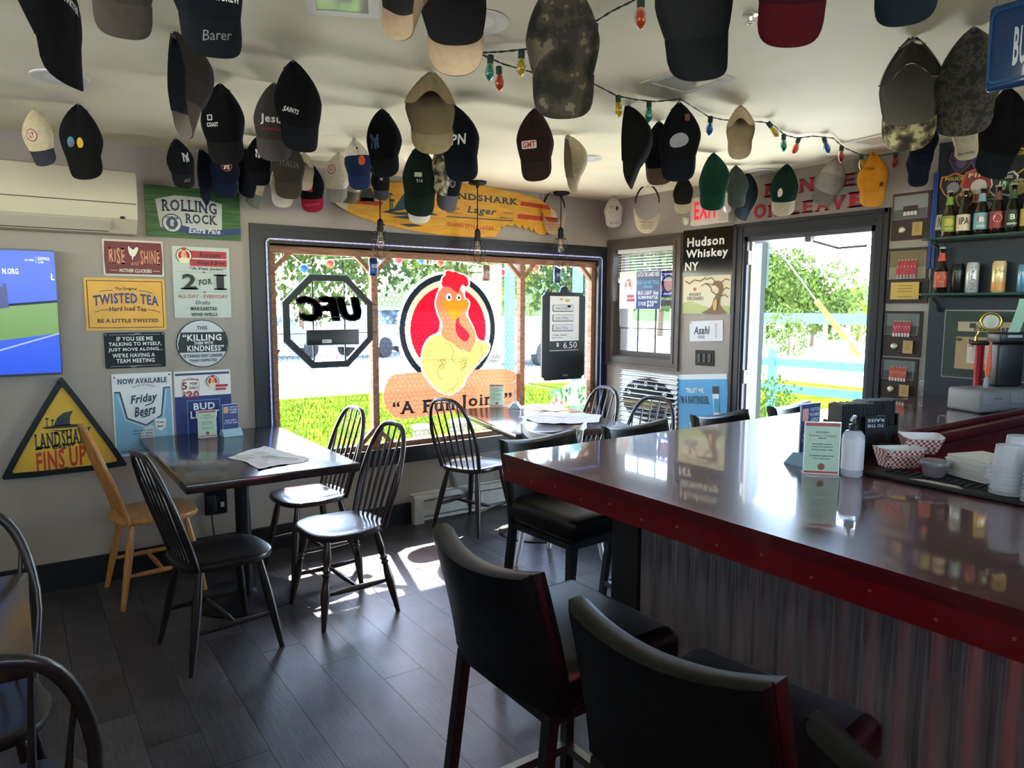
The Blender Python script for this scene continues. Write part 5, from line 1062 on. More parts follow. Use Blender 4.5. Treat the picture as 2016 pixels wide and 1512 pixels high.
# painted words
def wallword(txt, x0, y0, x1, y1, label):
    c, W, H_, t = wallquad('right', [(x0, y0), (x1, y0-(x1-x0)*.135), (x1, y1-(x1-x0)*.115), (x0, y1)], .003)
    o = thing('wall_letters', label, 'wall lettering', (XD-.0015, c.y, c.z), ROT['right'])
    off = -W/2; words = txt
    for i, (ch, u0, u1, v) in enumerate(words):
        hh = H_/2; V, F = textbox(ch, ((u0-.5)*W, -hh, (u1-.5)*W, -hh+H_*v), 's'); n = len(V); b = MB(); b.add([(p[0], p[1], .004) for p in V], F); b.add([(p[0], p[1], .0) for p in V], F); b.build('letter', mat('#b3213a', .55), o)
wallword([('B', .0, .13, 1), ('E', .15, .25, .8), ('N', .37, .52, 1), ('I', .55, .6, .8), ('C', .63, .75, .8), ('E', .79, .95, .8)], 1505, 386, 1690, 350, '') if 0 else None
wallword([('B', .0, .13, 1), ('E', .16, .27, .82), ('N', .395, .56, .95), ('I', .585, .635, .82), ('C', .655, .785, .82), ('E', .82, .985, .82)], 1505, 361, 1690, 387, 'red slab-serif painted words be nice above the door')
wallword([('O', .0, .12, 1), ('R', .14, .25, .82), ('L', .33, .44, 1), ('E', .455, .555, .8), ('A', .57, .69, .86), ('V', .70, .82, .86), ('E', .835, .99, .95)], 1484, 403, 1711, 431, 'red slab-serif painted words or leave directly over the door trim')
# plaques
def plaque(pts, label, kind, shirt, sky='#5f6763', grd='#3c443c'):
    S = Sign('award_plaque', label, 'plaque', 'right', pts, '#2b1a17', .014, m=wood('#20130f', '#35211b', .35, .4, (8, 1, 8)), rad=.003, group='team plaques by the door', tilt=0)
    v1 = .56 if kind else .52
    S.rect(.05, .06, .93, v1, sky, 'photo'); S.rect(.05, v1*.62, .93, v1, grd, 'photo_ground')
    r = random.Random(len(label))
    rows = (((.24, 6), (.36, 6)) if kind != 2 else ((.28, 4),))
    for y, n in rows:
        for k in range(n):
            u = .24+.5*(k+.5)/n if n > 4 else .3+.38*(k+.5)/n; wd = .5/n*.44
            S.poly([(u-wd, y+.17), (u+wd, y+.17), (u+wd, y+.03), (u-wd*.6, y), (u+wd*.6, y), (u+wd, y+.03)][:3]+[(u+wd*.7, y), (u-wd*.7, y), (u-wd, y+.03)], shirt if kind != 2 else '#2a2a30', 'figure_print'); S.disc(u, y-.022, .0048, '#b98d78', 'figure_print', n=8)
            S.rect(u-wd*.7, y+.12, u+wd*.7, y+.2, '#cfcac6' if kind != 1 else '#9a8f8c', 'figure_print')
    S.frame(.05, .06, .93, v1, .0015, '#9a9a96')
    if kind == 1: S.rect(.16, .62, .84, .93, '#c9a85c', 'brass_plate', mat('#c9a85c', .35, .4)); [S.rect(.32, .68+.05*k, .68, .69+.05*k, '#6d5a34', 'engraving') for k in (0, 1, 2, 4)]
    else:
        x, y = S.P(.3, .78); MB().lathe([(.019, 0), (.019, .004), (.016, .006)], 24, (x, y, .014)).build('medal_rim', mat('#a08a5a', .3, .8), S.o, 40); MB().lathe([(.0135, .0), (.012, .008), (.006, .012), (.001, .013)], 20, (x, y, .014)).build('baseball', mat('#d9d7d0', .5), S.o, 60)
        S.rect(.58, .64, .84, .92, '#b59a63', 'brass_plate', mat('#b59a63', .35, .4)); [S.rect(.65, .68+.05*k, .77, .69+.05*k, '#6d5a34', 'engraving') for k in range(4)]
plaque([(1758, 383), (1833, 374), (1830, 469), (1754, 475)], 'top dark wood plaque with black and white team photo and baseball', 2, '#2a2a30', '#8b8f8e', '#55585a')
plaque([(1749, 490), (1832, 485), (1825, 597), (1744, 597)], 'dark wood plaque with wide gold plate and red team photo', 1, '#a8273a', '#6d6242', '#8a8168')
plaque([(1744, 612), (1817, 613), (1811, 704), (1738, 700)], 'dark wood plaque with red-shirted team photo below the gold plate plaque', 0, '#a8273a')
plaque([(1736, 704), (1808, 706), (1803, 786), (1733, 784)], 'lowest dark wood plaque with orange-red team photo just above the bar', 0, '#b8432c')
# lanyard
p = onx(1842, 335, XD-.03); t = thing('lanyard', 'long blue lanyard hanging between plaques and shelf', 'lanyard', (XD-.015, p.y, p.z), ROT['right'])
q = onx(1834, 545, XD-.03); dz = q.z-p.z
for s in (-1, 1): MB().box((s*.008, dz*.47, .004), (.014, -dz*.9, .002), (0, 0, s*.012)).build('strap', mat('#1d3f86', .6), t)
MB().tube([(0, dz*.92, .004), (0, dz, .004), (.006, dz*1.03, .006)], .004, 6).build('clip', mat('#aaaaaa', .3, .9), t)
# shelves
def shelf(px, py, label, yfar=-1.2):
    a = onx(px, py, XD-.10); y0 = a.y+.02
    t = thing('glass_shelf', label, 'shelf', (XD-.009, 0, a.z), (0, 0, 0), 'glass shelves behind the bar')
    MB().rbox((-.085, (y0+yfar)/2, 0), (.17, y0-yfar, .012), .004).build('glass_plate', mat('#5f8f84', .05, trans=.7), t)
    for y in (y0-.035, y0-.75): MB().tube([(0, y, -.085), (-.02, y, -.075), (-.05, y, -.04), (-.11, y, -.014)], .009, 8, flat=1.6).build('bracket', mat('#a8aaac', .25, 1), t, 50)
    return a.z+.006
z1 = shelf(1836, 473, 'upper green-edged glass shelf holding beer bottles'); z2 = shelf(1832, 580, 'lower green-edged glass shelf holding cans and one bottle')
def bottle(px, zb, hpx, glass, label, lab1, txt, neck=None, col='#e6e0d0', sub=None):
    p = onx(px, 460, XD-.085); s = .235; t = thing('beer_bottle', label, 'bottle', (XD-.09, p.y, zb+.0005), (0, 0, -PI/2+math.radians(28)), 'beer bottles on the glass shelves')
    R = .031
    MB().lathe([(.028, 0), (R, .006), (R, .115), (.029, .13), (.018, .165), (.0135, .19), (.013, .222), (.0145, .224), (.0145, .23)], 22).build('glass', mat(glass, .08, coat=.5), t, 40)
    MB().lathe([(.0155, .228), (.0155, .235), (.013, .238)], 18).build('crown_cap', mat('#b9b4a6', .35, .6), t, 40)
    MB().lathe([(R+.0006, .03), (R+.0006, .11)], 22, cap=False).build('label', mat(lab1, .5), t, 40)
    if neck: MB().lathe([(.019, .165), (.0145, .19), (.0137, .205)], 18, cap=False).build('neck_label', mat(neck, .5), t, 40)
    def wrap(V, F, nm, cl, r): MB().add([(r*math.sin(x/r), -r*math.cos(x/r), z) for x, z in V], F).build(nm, mat(cl, .5), t)
    if sub: V = circ(.02, 20, (0, .078)); wrap(V, [tuple(range(20))], 'emblem', sub, R+.001)
    V, F = textbox(txt, (-.022, .06, .022, .095) if not sub else (-.01, .065, .01, .09), 'b'); wrap(V, F, 'lettering', col, R+.0016)
    if sub or len(txt) > 3: V, F = textbox('PALE ALE' if lab1 == '#7a8f2a' else 'BREWERY', (-.022, .04, .022, .05), 'b'); wrap(V, F, 'lettering', col, R+.0016)
    return t
bottle(1867, z1, 80, '#2a1a10', 'brown beer bottle with green and yellow pale ale label on the upper shelf', '#7a8f2a', 'SIERRA', '#7a9a3a', '#e6d36a')
bottle(1896, z1, 80, '#1c120c', 'brown beer bottle with cream IPA label on the upper shelf', '#d3c3ab', 'IPA', None, '#2a2420')
bottle(1930, z1, 80, '#20140d', 'beer bottle with light blue label and orange emblem on the upper shelf', '#6aa6b8', 'B', '#7fb3bd', '#f0e6d8', '#d1552f')
bottle(1961, z1, 80, '#1a110c', 'beer bottle with dark red label and pale emblem on the upper shelf', '#8f2f2f', 'B', '#6d4038', '#8f2f2f', '#d9c8b8')
bottle(1990, z1, 80, '#141210', 'beer bottle with black label and green emblem on the upper shelf', '#1f2622', 'B', '#3c5a40', '#e0e4d8', '#3a6b45')
bottle(2022, z1, 80, '#1d130c', 'beer bottle with yellow striped label at the right end of the upper shelf', '#b8a24a', 'ALE', None, '#22201a')
bottle(1859, z2, 80, '#1c110b', 'brown beer bottle with red and orange label on the lower shelf', '#a8452f', 'B', '#c24a2c', '#a8452f', '#d98a58')
def can(px, zb, r, hh, c1, label, txt, c2, vert=False):
    p = onx(px, 560, XD-.085); t = thing('drink_can', label, 'can', (XD-.085, p.y, zb+.0005), (0, 0, -PI/2+math.radians(28)), 'cans on the lower glass shelf')
    MB().lathe([(r*.8, 0), (r, .008), (r, hh-.014), (r*.84, hh-.002), (r*.84, hh)], 24).build('body', mat(c1, .3, .35), t, 40); MB().lathe([(r*.84, hh), (r*.8, hh+.001), (r*.78, hh-.004), (.001, hh-.004)], 24, cap=False).build('lid', mat('#b0b0ae', .3, .9), t, 40)
    V, F = textbox(txt, (-hh*.4, -.012, hh*.4, .012) if vert else (-r*.8, hh*.62, r*.8, hh*.76), 'r')
    V = [(-p_[1], p_[0]+hh/2) for p_ in V] if vert else V; rr_ = r+.0008; MB().add([(rr_*math.sin(x/rr_), -rr_*math.cos(x/rr_), z) for x, z in V], F).build('lettering', mat(c2, .5), t)
    return t
can(1884, z2, .028, .148, '#16161a', 'black tall can with silver harp curve on the lower shelf', 'STOUT', '#8d8a80'); can(1913, z2, .029, .15, '#b9b9bd', 'slim silver can with vertical lettering on the lower shelf', 'NÜTRL', '#3c3c42', True)
t = can(1965, z2, .030, .152, '#d6bf8a', 'pale yellow and orange surf can on the lower shelf', 'Surfside', '#4d5a40'); MB().lathe([(.0304, .012), (.0304, .05)], 24, cap=False).build('sunset_band', mat('#d08a35', .4), t)
can(2016, z2, .03, .13, '#5f8fb0', 'light blue can at the right end of the lower shelf', 'ICE', '#e0e6ea')
# patch board
S = Sign('patch_board', 'black board covered with embroidered police and fire department patches', 'display board', 'right', [(1856, 300), (2075, 268), (2075, 462), (1853, 455)], '#16181d', .01, m=mat('#14161b', .7), off=.009, rad=.002)
def patch(px, py, r, shape, edge, fill, txt, tc, sub=None):
    q = onx(px, py, XD-.02); u, v = .5-(q.y-S.o.location.y)/S.w, .5-(q.z-S.o.location.z)/S.h
    sh = {'shield': [(-.9, .75), (-.45, .8), (0, 1.0), (.45, .8), (.9, .75), (.95, .1), (.6, -.5), (0, -1), (-.6, -.5), (-.95, .1)], 'round': [(math.cos(a*PI/10), math.sin(a*PI/10)) for a in range(20)], 'cross': [(-.6, 1), (0, .8), (.6, 1), (1, .6), (.85, 0), (1, -.5), (.5, -.95), (0, -.8), (-.5, -.95), (-1, -.5), (-.85, 0), (-1, .6)], 'penta': [(0, 1), (.8, .75), (1, 0), (.3, -1), (-.3, -1), (-1, 0), (-.8, .75)]}[shape]
    k = lambda s: [(u+x*r*s/S.w, v-y*r*s/S.h) for x, y in sh][::1]
    S.poly(k(1)[::-1], edge, 'patch_border'); S.poly(k(.88)[::-1], fill, 'patch_field'); dx, dy = r*.6/S.w, r*.2/S.h
    if sub: S.disc(u, v+r*.1/S.h, r*.42, sub, 'patch_emblem', n=16)
    S.text(txt, u-dx, v-r*.55/S.h-dy*.6, u+dx, v-r*.55/S.h+dy*.6, tc, 'b')
patch(1888, 323, .062, 'shield', '#6d3550', '#2c2440', 'DEPT', '#b98aa0', '#5a4a6a'); patch(1929, 322, .054, 'shield', '#5a4a80', '#3a2c66', 'COUNTY', '#c0b6d8', '#6a5a98'); patch(1955, 327, .045, 'round', '#4a4a5c', '#23242e', 'NYPD', '#9a9ab0', '#55566a'); patch(1996, 318, .075, 'shield', '#c0a52e', '#191a20', 'NEW YORK', '#d6bd3a')
patch(1877, 373, .072, 'shield', '#b8763a', '#1d1b1d', 'POLICE', '#d9b83c', '#7d8088'); patch(1928, 366, .088, 'penta', '#c05a35', '#8a2a2a', 'FIRE', '#e0c9a8', '#c9c4b8'); patch(1977, 362, .062, 'cross', '#d0d4cc', '#20241f', 'YONKERS', '#d0d4cc', '#2c7a4a'); patch(1903, 399, .046, 'shield', '#c0a52e', '#1d1c18', 'POLICE', '#d6bd3a', '#8a7a3a'); patch(1951, 403, .045, 'round', '#77787c', '#2a2b2f', 'NYPD', '#a8aab0', '#8a8c90'); patch(2008, 365, .04, 'round', '#8f8a58', '#a39b60', 'FD', '#33301c')
q = onx(1977, 364, XD-.02); u, v = .5-(q.y-S.o.location.y)/S.w, .5-(q.z-S.o.location.z)/S.h; S.text('10', u-.03, v-.045, u+.03, v+.055, '#e4ecdf', 'b')
S.poly([(.0, .96), (.13, .95), (.13, .76), (.0, .78)], '#b3aaa4', 'tag_card'); S.text('N.Y.', .02, .8, .12, .92, '#3a3634', 's')
# framed newspaper
S = Sign('framed_newspaper', 'dark green matted framed newspaper clipping on the blue wall', 'picture frame', 'right', [(1860, 610), (2030, 611), (2030, 750), (1853, 746)], '#3a3d3a', .018, off=.009, m=mat('#9a9c96', .3, .8), panel='frame', tilt=0)
S.rect(.012, .016, .988, .984, '#26352c', 'mat_board'); S.rect(.17, .17, .84, .31, '#b9a684', 'masthead'); S.text('Examiner', .36, .225, .76, .30, '#2b241a', 's'); S.text('THE PUTNAM', .42, .18, .68, .21, '#2b241a', 'sr'); S.rect(.31, .19, .38, .26, '#3a3226', 'stamp'); S.rect(.16, .39, .84, .86, '#a98d66', 'clipping'); S.text('Roosters Wings & Brew', .31, .42, .75, .46, '#5a3a22', 's'); S.rect(.3, .49, .68, .77, '#cfc5b2', 'letter_sheet')
for k in range(7): S.line([(.34, .57+.027*k), (.34+.1+.18*((k*37) % 5)/5, .57+.027*k)], .0015, '#5a5248', 'handwriting')
S.disc(.2, .43, .014, '#3a4436', 'stamp', ry=.009); rooster_badge(S, .35, .525, .012)
# small black wall sticker
S = Sign('wall_sticker', 'tiny white sticker with black eagle beside the lowest plaque', 'sticker', 'right', [(1810, 748), (1820, 748), (1820, 757), (1810, 757)], '#cfccc6', .001, shape='circle'); S.poly([(.2, .3), (.5, .6), (.8, .3), (.6, .8), (.4, .8)], '#222222')
# ================================================================ caps pinned to the ceiling
def cap(tx, ty, by, face, lean, crown, brim, label, logos=(), back=None, lining=None, under=None, wide=1.0, depth=1.0, sig=None, cmat=None, bmat=None, drop=0, button=True, fat=1.0, tilt=0, flap=0):
    P = onz(tx, ty, CEIL); P.x = min(P.x, XD-.09); P.y = min(P.y, YW-.1)
    dep = (P-EYE).dot(CF); L = max(.16, (by-ty)*dep/FPX/max(.8, math.cos(math.radians(lean)))); k = L/.322
    v = Vector((-P.x, -P.y, 0)).normalized(); psi = math.atan2(v.y, v.x)+math.radians(face)+PI/2
    R = Matrix.Rotation(math.radians(lean), 3, v) @ Matrix.Rotation(psi, 3, 'Z') @ Matrix.Rotation(math.radians(tilt), 3, 'X')
    t = thing('baseball_cap', label, 'cap', (P.x, P.y, CEIL-.0005), R, 'caps pinned to the ceiling')
    rnd = random.Random(hash((tx, ty)) % 9999); zz = 0
    D = .06*k*depth; ph = [rnd.uniform(0, 6) for _ in range(4)]; am = .006*k; W = .086*k*wide; HL = .222*k
    def cr(s, t_, sc=1.0):
        """s across -1..1, t_ from the pin (0) down to the brim seam (1)"""
        pk = .66+.06*(ph[2]-3)/3*(1 if s > 0 else -1); g = min(1, t_/pk); w_ = W*(.11+.89*(.3*g**.75+.7*math.sin(PI/2*g)**.85)) if t_ < pk else W*(1-.19*((t_-pk)/(1-pk))**1.3)
        w_ *= 1+.1*(ph[3]-3)/3*(1 if s > 0 else -1)*math.sin(PI*t_)
        d_ = math.sin(PI/2*min(1, t_/.55))**.8 if t_ < .55 else 1-.5*((t_-.55)/.45)**2.2
        pl_ = .5*am*math.sin(5*s+ph[0])*math.sin(PI*t_)+am*1.3*math.cos(2.2*PI*s+ph[1]*.3)*max(0, 1-t_*1.5)
        y = -D*d_*(max(0, 1-abs(s)**2.4))**.75 + .012*k*abs(s)**4 + pl_*(1-s*s)
        return Vector((w_*math.sin(s*PI/2)*sc, y*sc+(.003*k if sc < 1 else 0), -.004*k-HL*t_-.02*k*(1-s*s)*t_**3))
    NT, NF = 18, 12; mats_c = [cmat or mat(crown, .92, noise=.12, scale=60, spec=.12), mat(back or crown, .92, noise=.1, scale=60, spec=.12)]
    def shell(sc, mi=True):
        b = MB(); vs = [cr(-1+2*i/NT, j/NF, sc) for j in range(NF+1) for i in range(NT+1)]
        b.add(vs, [(j*(NT+1)+i, (j+1)*(NT+1)+i, (j+1)*(NT+1)+i+1, j*(NT+1)+i+1) for j in range(NF) for i in range(NT)])
        if mi and back: b.mi = [1 if j/NF < .42 else 0 for j in range(NF) for i in range(NT)]
        return b
    sb_ = shell(1.0); crown_o = sb_.build('crown', mats_c, t, 70); bvh = BVHTree.FromPolygons([Vector(p) for p in sb_.v], sb_.f)
    shell(.97, False).build('lining', mat(lining or '#1a1b1d', .95) if lining or not cmat else cmat, t, 70)
    MB().tube([cr(0, q/8)+Vector((0, -.0006*k, 0)) for q in range(1, 9)], .0011*k, 4).build('seam', mats_c[0], t)
    nb, mbt = 18, 5; top = []; bot = []
    for j in range(mbt+1):
        for i in range(nb+1):
            s = -1+2*i/nb; p0 = cr(s, .995); e = .082*k*(max(0, 1-abs(s)**2.5))**.55; q = j/mbt
            px, pz = p0.x*(1+.03*q*fat), p0.z-e*q
            y = p0.y*(1-.5*q)+(.03*k*(px/W)**2*fat+.006*k)*q*min(1, e/(.06*k))
            top.append(Vector((px, y, pz))); bot.append(Vector((px, y+.004*k, pz)))
    nn = len(top); b = MB(); ix = lambda i, j: j*(nb+1)+i
    b.add(top+bot, [(ix(i, j), ix(i, j+1), ix(i+1, j+1), ix(i+1, j)) for j in range(mbt) for i in range(nb)])
    b.f += [tuple(nn+q for q in (ix(i, j), ix(i+1, j), ix(i+1, j+1), ix(i, j+1))) for j in range(mbt) for i in range(nb)]; b.mi += [1]*(len(b.f)-len(b.mi))
    ed = [(ix(i, mbt), ix(i+1, mbt)) for i in range(nb)]; b.f += [(a, nn+a, nn+c, c) for a, c in ed]; b.mi += [0]*nb
    BMm = bmat or mat(brim, .9, noise=.1, scale=60, spec=.12); b.build('brim', [BMm, mat(under, .9, noise=.08, scale=60) if under else BMm], t, 60)
    bb_ = BVHTree.FromPolygons(top, [(ix(i, j), ix(i, j+1), ix(i+1, j+1), ix(i+1, j)) for j in range(mbt) for i in range(nb)])
    if button: MB().lathe([(.001, -.004), (.006, -.003), (.006, 0), (.003, .003), (.001, .0035)], 10, cr(0, .3), (PI/2, 0, 0)).build('button', mats_c[0], t, 60)
    MB().tube([cr(-.95, .12)+Vector((0, .004, 0)), Vector((-.01*k, .012*k, -.02*k)), Vector((0, .014*k, -.012*k)), Vector((.01*k, .012*k, -.02*k)), cr(.95, .12)+Vector((0, .004, 0))], .005*k, 6, flat=.4).build('strap', mats_c[1] if back else mats_c[0], t, 50)
    if flap:      # back panel folded over the opening, with the strap arch cut into its lower edge
        def fl_(u, v):
            s = -1+2*u; tt = v*(.56-.2*max(0, 1-(s/.42)**2)); p = cr(s, tt); return Vector((p.x*1.06, .004*k+.03*k*(1-s*s)*math.sin(PI/2*v)+.004*k*math.sin(7*s+ph[0]), p.z))
        fb = MB(); fb.grid(fl_, 20, 6); fb.build('back_panel', mats_c[0] if flap == 1 else clear_mat('#1f1e1a', .55), t, 60)
        MB().tube([fl_(i/20, 1)+Vector((0, .001, 0)) for i in range(21)], .0016*k, 4).build('panel_edge', mats_c[0], t)
    MB().lathe([(.004, 0), (.005, -.003), (.0015, -.005), (.001, -.012)], 8).build('tack', mat('#8f8f8c', .3, .9), t)
    def print_on(bv, txt, col, st, cx_, cz_, w_, h_, rot=0, nm='lettering', poly=None, lift=0):
        if poly:
            m__ = len(poly); V = [(cx_+p[0]*w_*q_, cz_+p[1]*h_*q_) for q_ in (1, .66, .33) for p in poly]+[(cx_, cz_)]
            F = [(r_*m__+i, r_*m__+(i+1) % m__, (r_+1)*m__+(i+1) % m__, (r_+1)*m__+i) for r_ in (0, 1) for i in range(m__)]+[(2*m__+i, 2*m__+(i+1) % m__, 3*m__) for i in range(m__)]
        else: V, F = textbox(txt, (-w_/2, -h_/2, w_/2, h_/2), st); cr_, sr_ = math.cos(rot), math.sin(rot); V = [(cx_+p[0]*cr_-p[1]*sr_, cz_+p[0]*sr_+p[1]*cr_) for p in V]
        out = []
        for x, z in V:
            h = bv.ray_cast(Vector((x, -1, z)), Vector((0, 1, 0))); y = h[0].y if h[0] else 0
            out.append((x, y-(.0022+.0004*lift)*k, z))
        MB().add(out, F).build(nm, mat(col, .8), t)
    for li_, lg in enumerate(logos):
        txt, col, st, u, vv, w_, h_ = lg[:7]; z = -.01*k-.225*k*vv
        if txt in ('disc', 'star', 'patch', 'blob'):
            poly = {'disc': circ(.5, 18), 'star': [(.5*(1 if i % 2 else .42)*math.sin(i*PI/5), -.5*(1 if i % 2 else .42)*math.cos(i*PI/5)) for i in range(10)], 'patch': rrect(1, 1, .12, 2), 'blob': smoothpoly([(-.4, -.5), (.2, -.45), (.45, -.1), (.35, .3), (.05, .5), (-.3, .35), (-.5, .0)])}[txt]
            print_on(bvh, '', col, st, u*k, z, w_*k, h_*k, nm='emblem', poly=poly, lift=li_)
        else: print_on(bvh, txt, col, st, u*k, z, w_*k, h_*k, lg[7] if len(lg) > 7 else 0, lift=li_)
    if sig: print_on(bb_, sig[0], sig[1], 'ri', sig[2]*k, (-.278)*k, sig[3]*k, .022*k, .08, 'signature')
    return t
CAMO = camo_mat(['#12110d', '#211e17', '#332e24', '#5a5242'], 16, 'woodland_camouflage'); DIGI = camo_mat(['#12120f', '#26241d', '#3b352a', '#1d211b'], 44, 'digital_camouflage'); CAMO2 = camo_mat(['#26231a', '#4a4533', '#7a7255', '#a8a080'], 30, 'reed_camouflage')
N_ = '#090a0c'; NY = lambda c, s=1.0, u=0, v=.66: [('N', c, 'b', u, v, .034*s, .05*s), ('Y', c, 'b', u+.002, v+.02*s, .036*s, .05*s)]
cap(20, -160, 146, 66, 17, N_, N_, 'black cap with white lettering in the top left corner', [('STARTER', '#d8d8d4', 'b', -.02, .72, .08, .018, -.2)])
cap(232, -175, 63, 0, 0, '#3b3733', '#413d38', 'charcoal cap at the top edge, brim only, beside the top left black cap')
cap(383, -170, 96, 14, 7, '#10151c', '#12161b', 'navy black cap with white wing and brew lettering and silver signature', [('WINGS & BREW', '#d5d7d8', 'b', 0, .84, .12, .019)], sig=('Barer', '#74767a', 0, .07))
cap(347, 62, 262, 108, 2, '#35312e', '#4a443f', 'dark grey cap seen from its open side with strap hole, below the signed navy cap', lining='#10131d', under='#5a524c', depth=1.6, fat=.35)
cap(433, 163, 318, -14, 2, N_, '#151515', 'black cap with small white coast logo', [('COAST', '#d5d5d2', 'b', -.028, .74, .045, .016), ('patch', '#d5d5d2', 'b', -.036, .62, .02, .022), ('patch', '#0d0e10', 'b', -.036, .62, .014, .016)])
cap(440, 282, 386, 0, 0, '#141a2b', '#172036', 'navy cap with orange star and white H logo', [('disc', '#c8552c', 'b', .012, .6, .062, .062), ('disc', '#141a2b', 'b', .012, .6, .055, .055), ('star', '#c8552c', 'b', .012, .6, .056, .056), ('H', '#e2dcd2', 's', .012, .6, .032, .034)])
cap(482, 292, 386, 45, 3, '#10131c', '#11141d', 'dark navy cap tucked behind the star logo cap')
cap(346, 272, 366, 14, 9, '#1c1d20', '#222327', 'charcoal cap with white interlocked letters and brim signature', NY('#d6d8da', 1.15, .02, .55), sig=('#2', '#9a9c9e', .01, .04))
cap(395, 296, 402, 80, 0, '#171b28', '#1a1f30', 'small navy cap hanging edge-on over the green metal sign', depth=1.6, fat=.35)
cap(490, 309, 410, 60, 2, '#a59a7c', '#66705c', 'straw-coloured cap with green underbrim behind the navy caps', cmat=camo_mat(['#8f8468', '#a59a7c', '#b5aa8c', '#98906f'], 60, 'straw_weave'))
cap(540, 162, 312, -2, -2, '#3d3936', '#4b4642', 'charcoal grey cap with white faith lettering', [('Jesus', '#dcdcd8', 'b', .0, .70, .105, .042), ('is my boss', '#a0283a', 'bi', .0, .86, .09, .016)])
cap(577, 118, 292, 24, 5, '#0f1012', '#12151b', 'large black cap overlapping the grey faith cap', [('SAINTS', '#cfd0d0', 'b', -.05, .80, .05, .016, -.3)])
cap(507, 268, 362, 0, 1, N_, '#121317', 'black cap with white interlocked letters below the grey faith cap', NY('#d8dadb', 1.1, .0, .5))
cap(566, 270, 388, 8, 0, '#37322c', '#3d3830', 'dark olive-brown cap with outlined country lettering', [('ITALIA', '#57534b', 'b', .0, .62, .1, .034, -.12)])
cap(552, 314, 406, 178, 0, '#d6cfc2', '#d2cdc4', 'white cap showing its underbrim below the outlined-letter cap', lining='#c9c2b4')
cap(599, 300, 372, 170, 0, '#d3c9ae', '#d0c6ac', 'cream cap seen from inside behind the red-brimmed cap', lining='#bdb296', flap=1)
cap(605, 322, 417, -6, 2, '#111113', '#8e1f30', 'black cap with red brim and red interlocked letters', NY('#c02a38', 1.0, -.005, .72), sig=('Signed', '#c8566a', 0, .1))
cap(68, 214, 322, -38, 5, '#cbbf9c', '#3a3a42', 'cream cap with navy brim and red round emblem, above the air conditioner', [('disc', '#9a2f3a', 'b', .0, .66, .07, .07), ('disc', '#d2c8aa', 'b', .0, .66, .06, .06), ('NY', '#8f2f3a', 'b', .0, .66, .04, .035)])
cap(153, 204, 348, -25, 2, '#161616', '#151515', 'black cap with blue and yellow embroidered patch, above the air conditioner', [('blob', '#3d7f9a', 'b', -.018, .72, .034, .046), ('blob', '#c9a928', 'b', .02, .74, .03, .045), ('blob', '#8a4a6a', 'b', -.014, .76, .02, .02)])
cap(697, 272, 370, 10, 7, '#1d2a4a', '#24335a', 'two-tone cap, white back and blue front with orange emblem', [('blob', '#d2562e', 'b', .018, .62, .05, .062)], back='#cfcabb')
cap(668, 300, 396, -25, -6, '#cfc8b4', '#8b8a84', 'white cap with grey brim and red ring emblem behind the blue-front cap', [('disc', '#a8323c', 'b', -.015, .5, .062, .062), ('disc', '#d4cdb9', 'b', -.015, .5, .052, .052), ('NY', '#a8323c', 'b', -.015, .5, .03, .03)])
cap(700, 312, 398, -12, -12, '#cfc6ae', '#77725f', 'cream cap with olive brim and small black letter N', [('N', '#1a1a1c', 's', -.02, .8, .022, .03)])
cap(752, 213, 345, -22, 1, '#0d0e11', '#141518', 'black cap with dark blue outlined letters and strap hole', NY('#33506f', 1.25, -.02, .68))
cap(745, 322, 392, 18, 6, '#1b1b1d', '#44454a', 'small black cap with grey brim under the outlined-letter cap', [('disc', '#a8a8a4', 'b', -.01, .6, .03, .03)])
cap(850, 141, 296, 180, 0, '#857657', '#8a7b5c', 'khaki cap seen from the inside with folded back panel', lining='#75684c', under='#8a7b5c', wide=1.2, flap=1)
cap(893, 205, 352, 8, 8, '#10131c', '#11151f', 'navy cap with white script letters beside the khaki cap', [('PN', '#d8dadd', 'bi', -.01, .66, .07, .042)])
cap(826, 285, 422, 12, 0, '#14201a', '#15231c', 'dark green cap with small white number label in front of the surfboard', [('patch', '#b8bab2', 'b', -.02, .6, .034, .02), ('914', '#c0c2ba', 'b', -.014, .72, .028, .016)])
cap(866, 286, 382, 55, 3, '#57503f', '#57503f', 'camouflage cap between the dark green and black caps', cmat=CAMO2, bmat=CAMO2)
cap(876, 300, 413, 40, 4, '#131315', '#5b5b62', 'black cap with grey brim and round emblem in front of the surfboard', [('disc', '#9a9a96', 'b', -.01, .76, .04, .04), ('disc', '#131315', 'b', -.01, .76, .03, .03)])
cap(822, 338, 437, 0, 2, '#cfccc4', '#d6d2c8', 'white cap mostly hidden behind the dark green cap')
cap(1053, 212, 352, -14, 1, '#2c1d19', '#2e201b', 'dark brown cap with red and white logo hanging alone', [('patch', '#d8d2cc', 'b', -.015, .72, .07, .034), ('GMT', '#b8202c', 'b', -.015, .72, .06, .026)])
cap(1118, 265, 375, 105, 6, '#b6aa8d', '#c0b59b', 'small beige cap hanging edge-on beside the brown cap', lining='#9a8f74', depth=1.6, fat=.35)
cap(893, -120, 133, 176, 1, '#10131b', '#121622', 'navy cap showing tan underbrim, top centre', lining='#0d0e12', under='#ab957c', fat=.6, flap=1)
cap(788, -160, 61, 130, 0, '#7f6c58', '#8d7862', 'tan cap brim at the top edge left of the tan-underbrim cap', under='#a38c74', depth=1.6)
cap(1105, -55, 222, 4, 2, '#3a372c', '#3a372c', 'large woodland camouflage cap under the string lights', cmat=CAMO, bmat=CAMO)
cap(1335, -140, 148, 22, 12, '#191a1d', '#121418', 'black and grey cap at the top edge beside the orange bulb', back='#4a4740')
cap(1582, -215, 76, 8, -3, '#2a0810', '#38060f', 'dark maroon cap brim at the top edge', fat=.5)
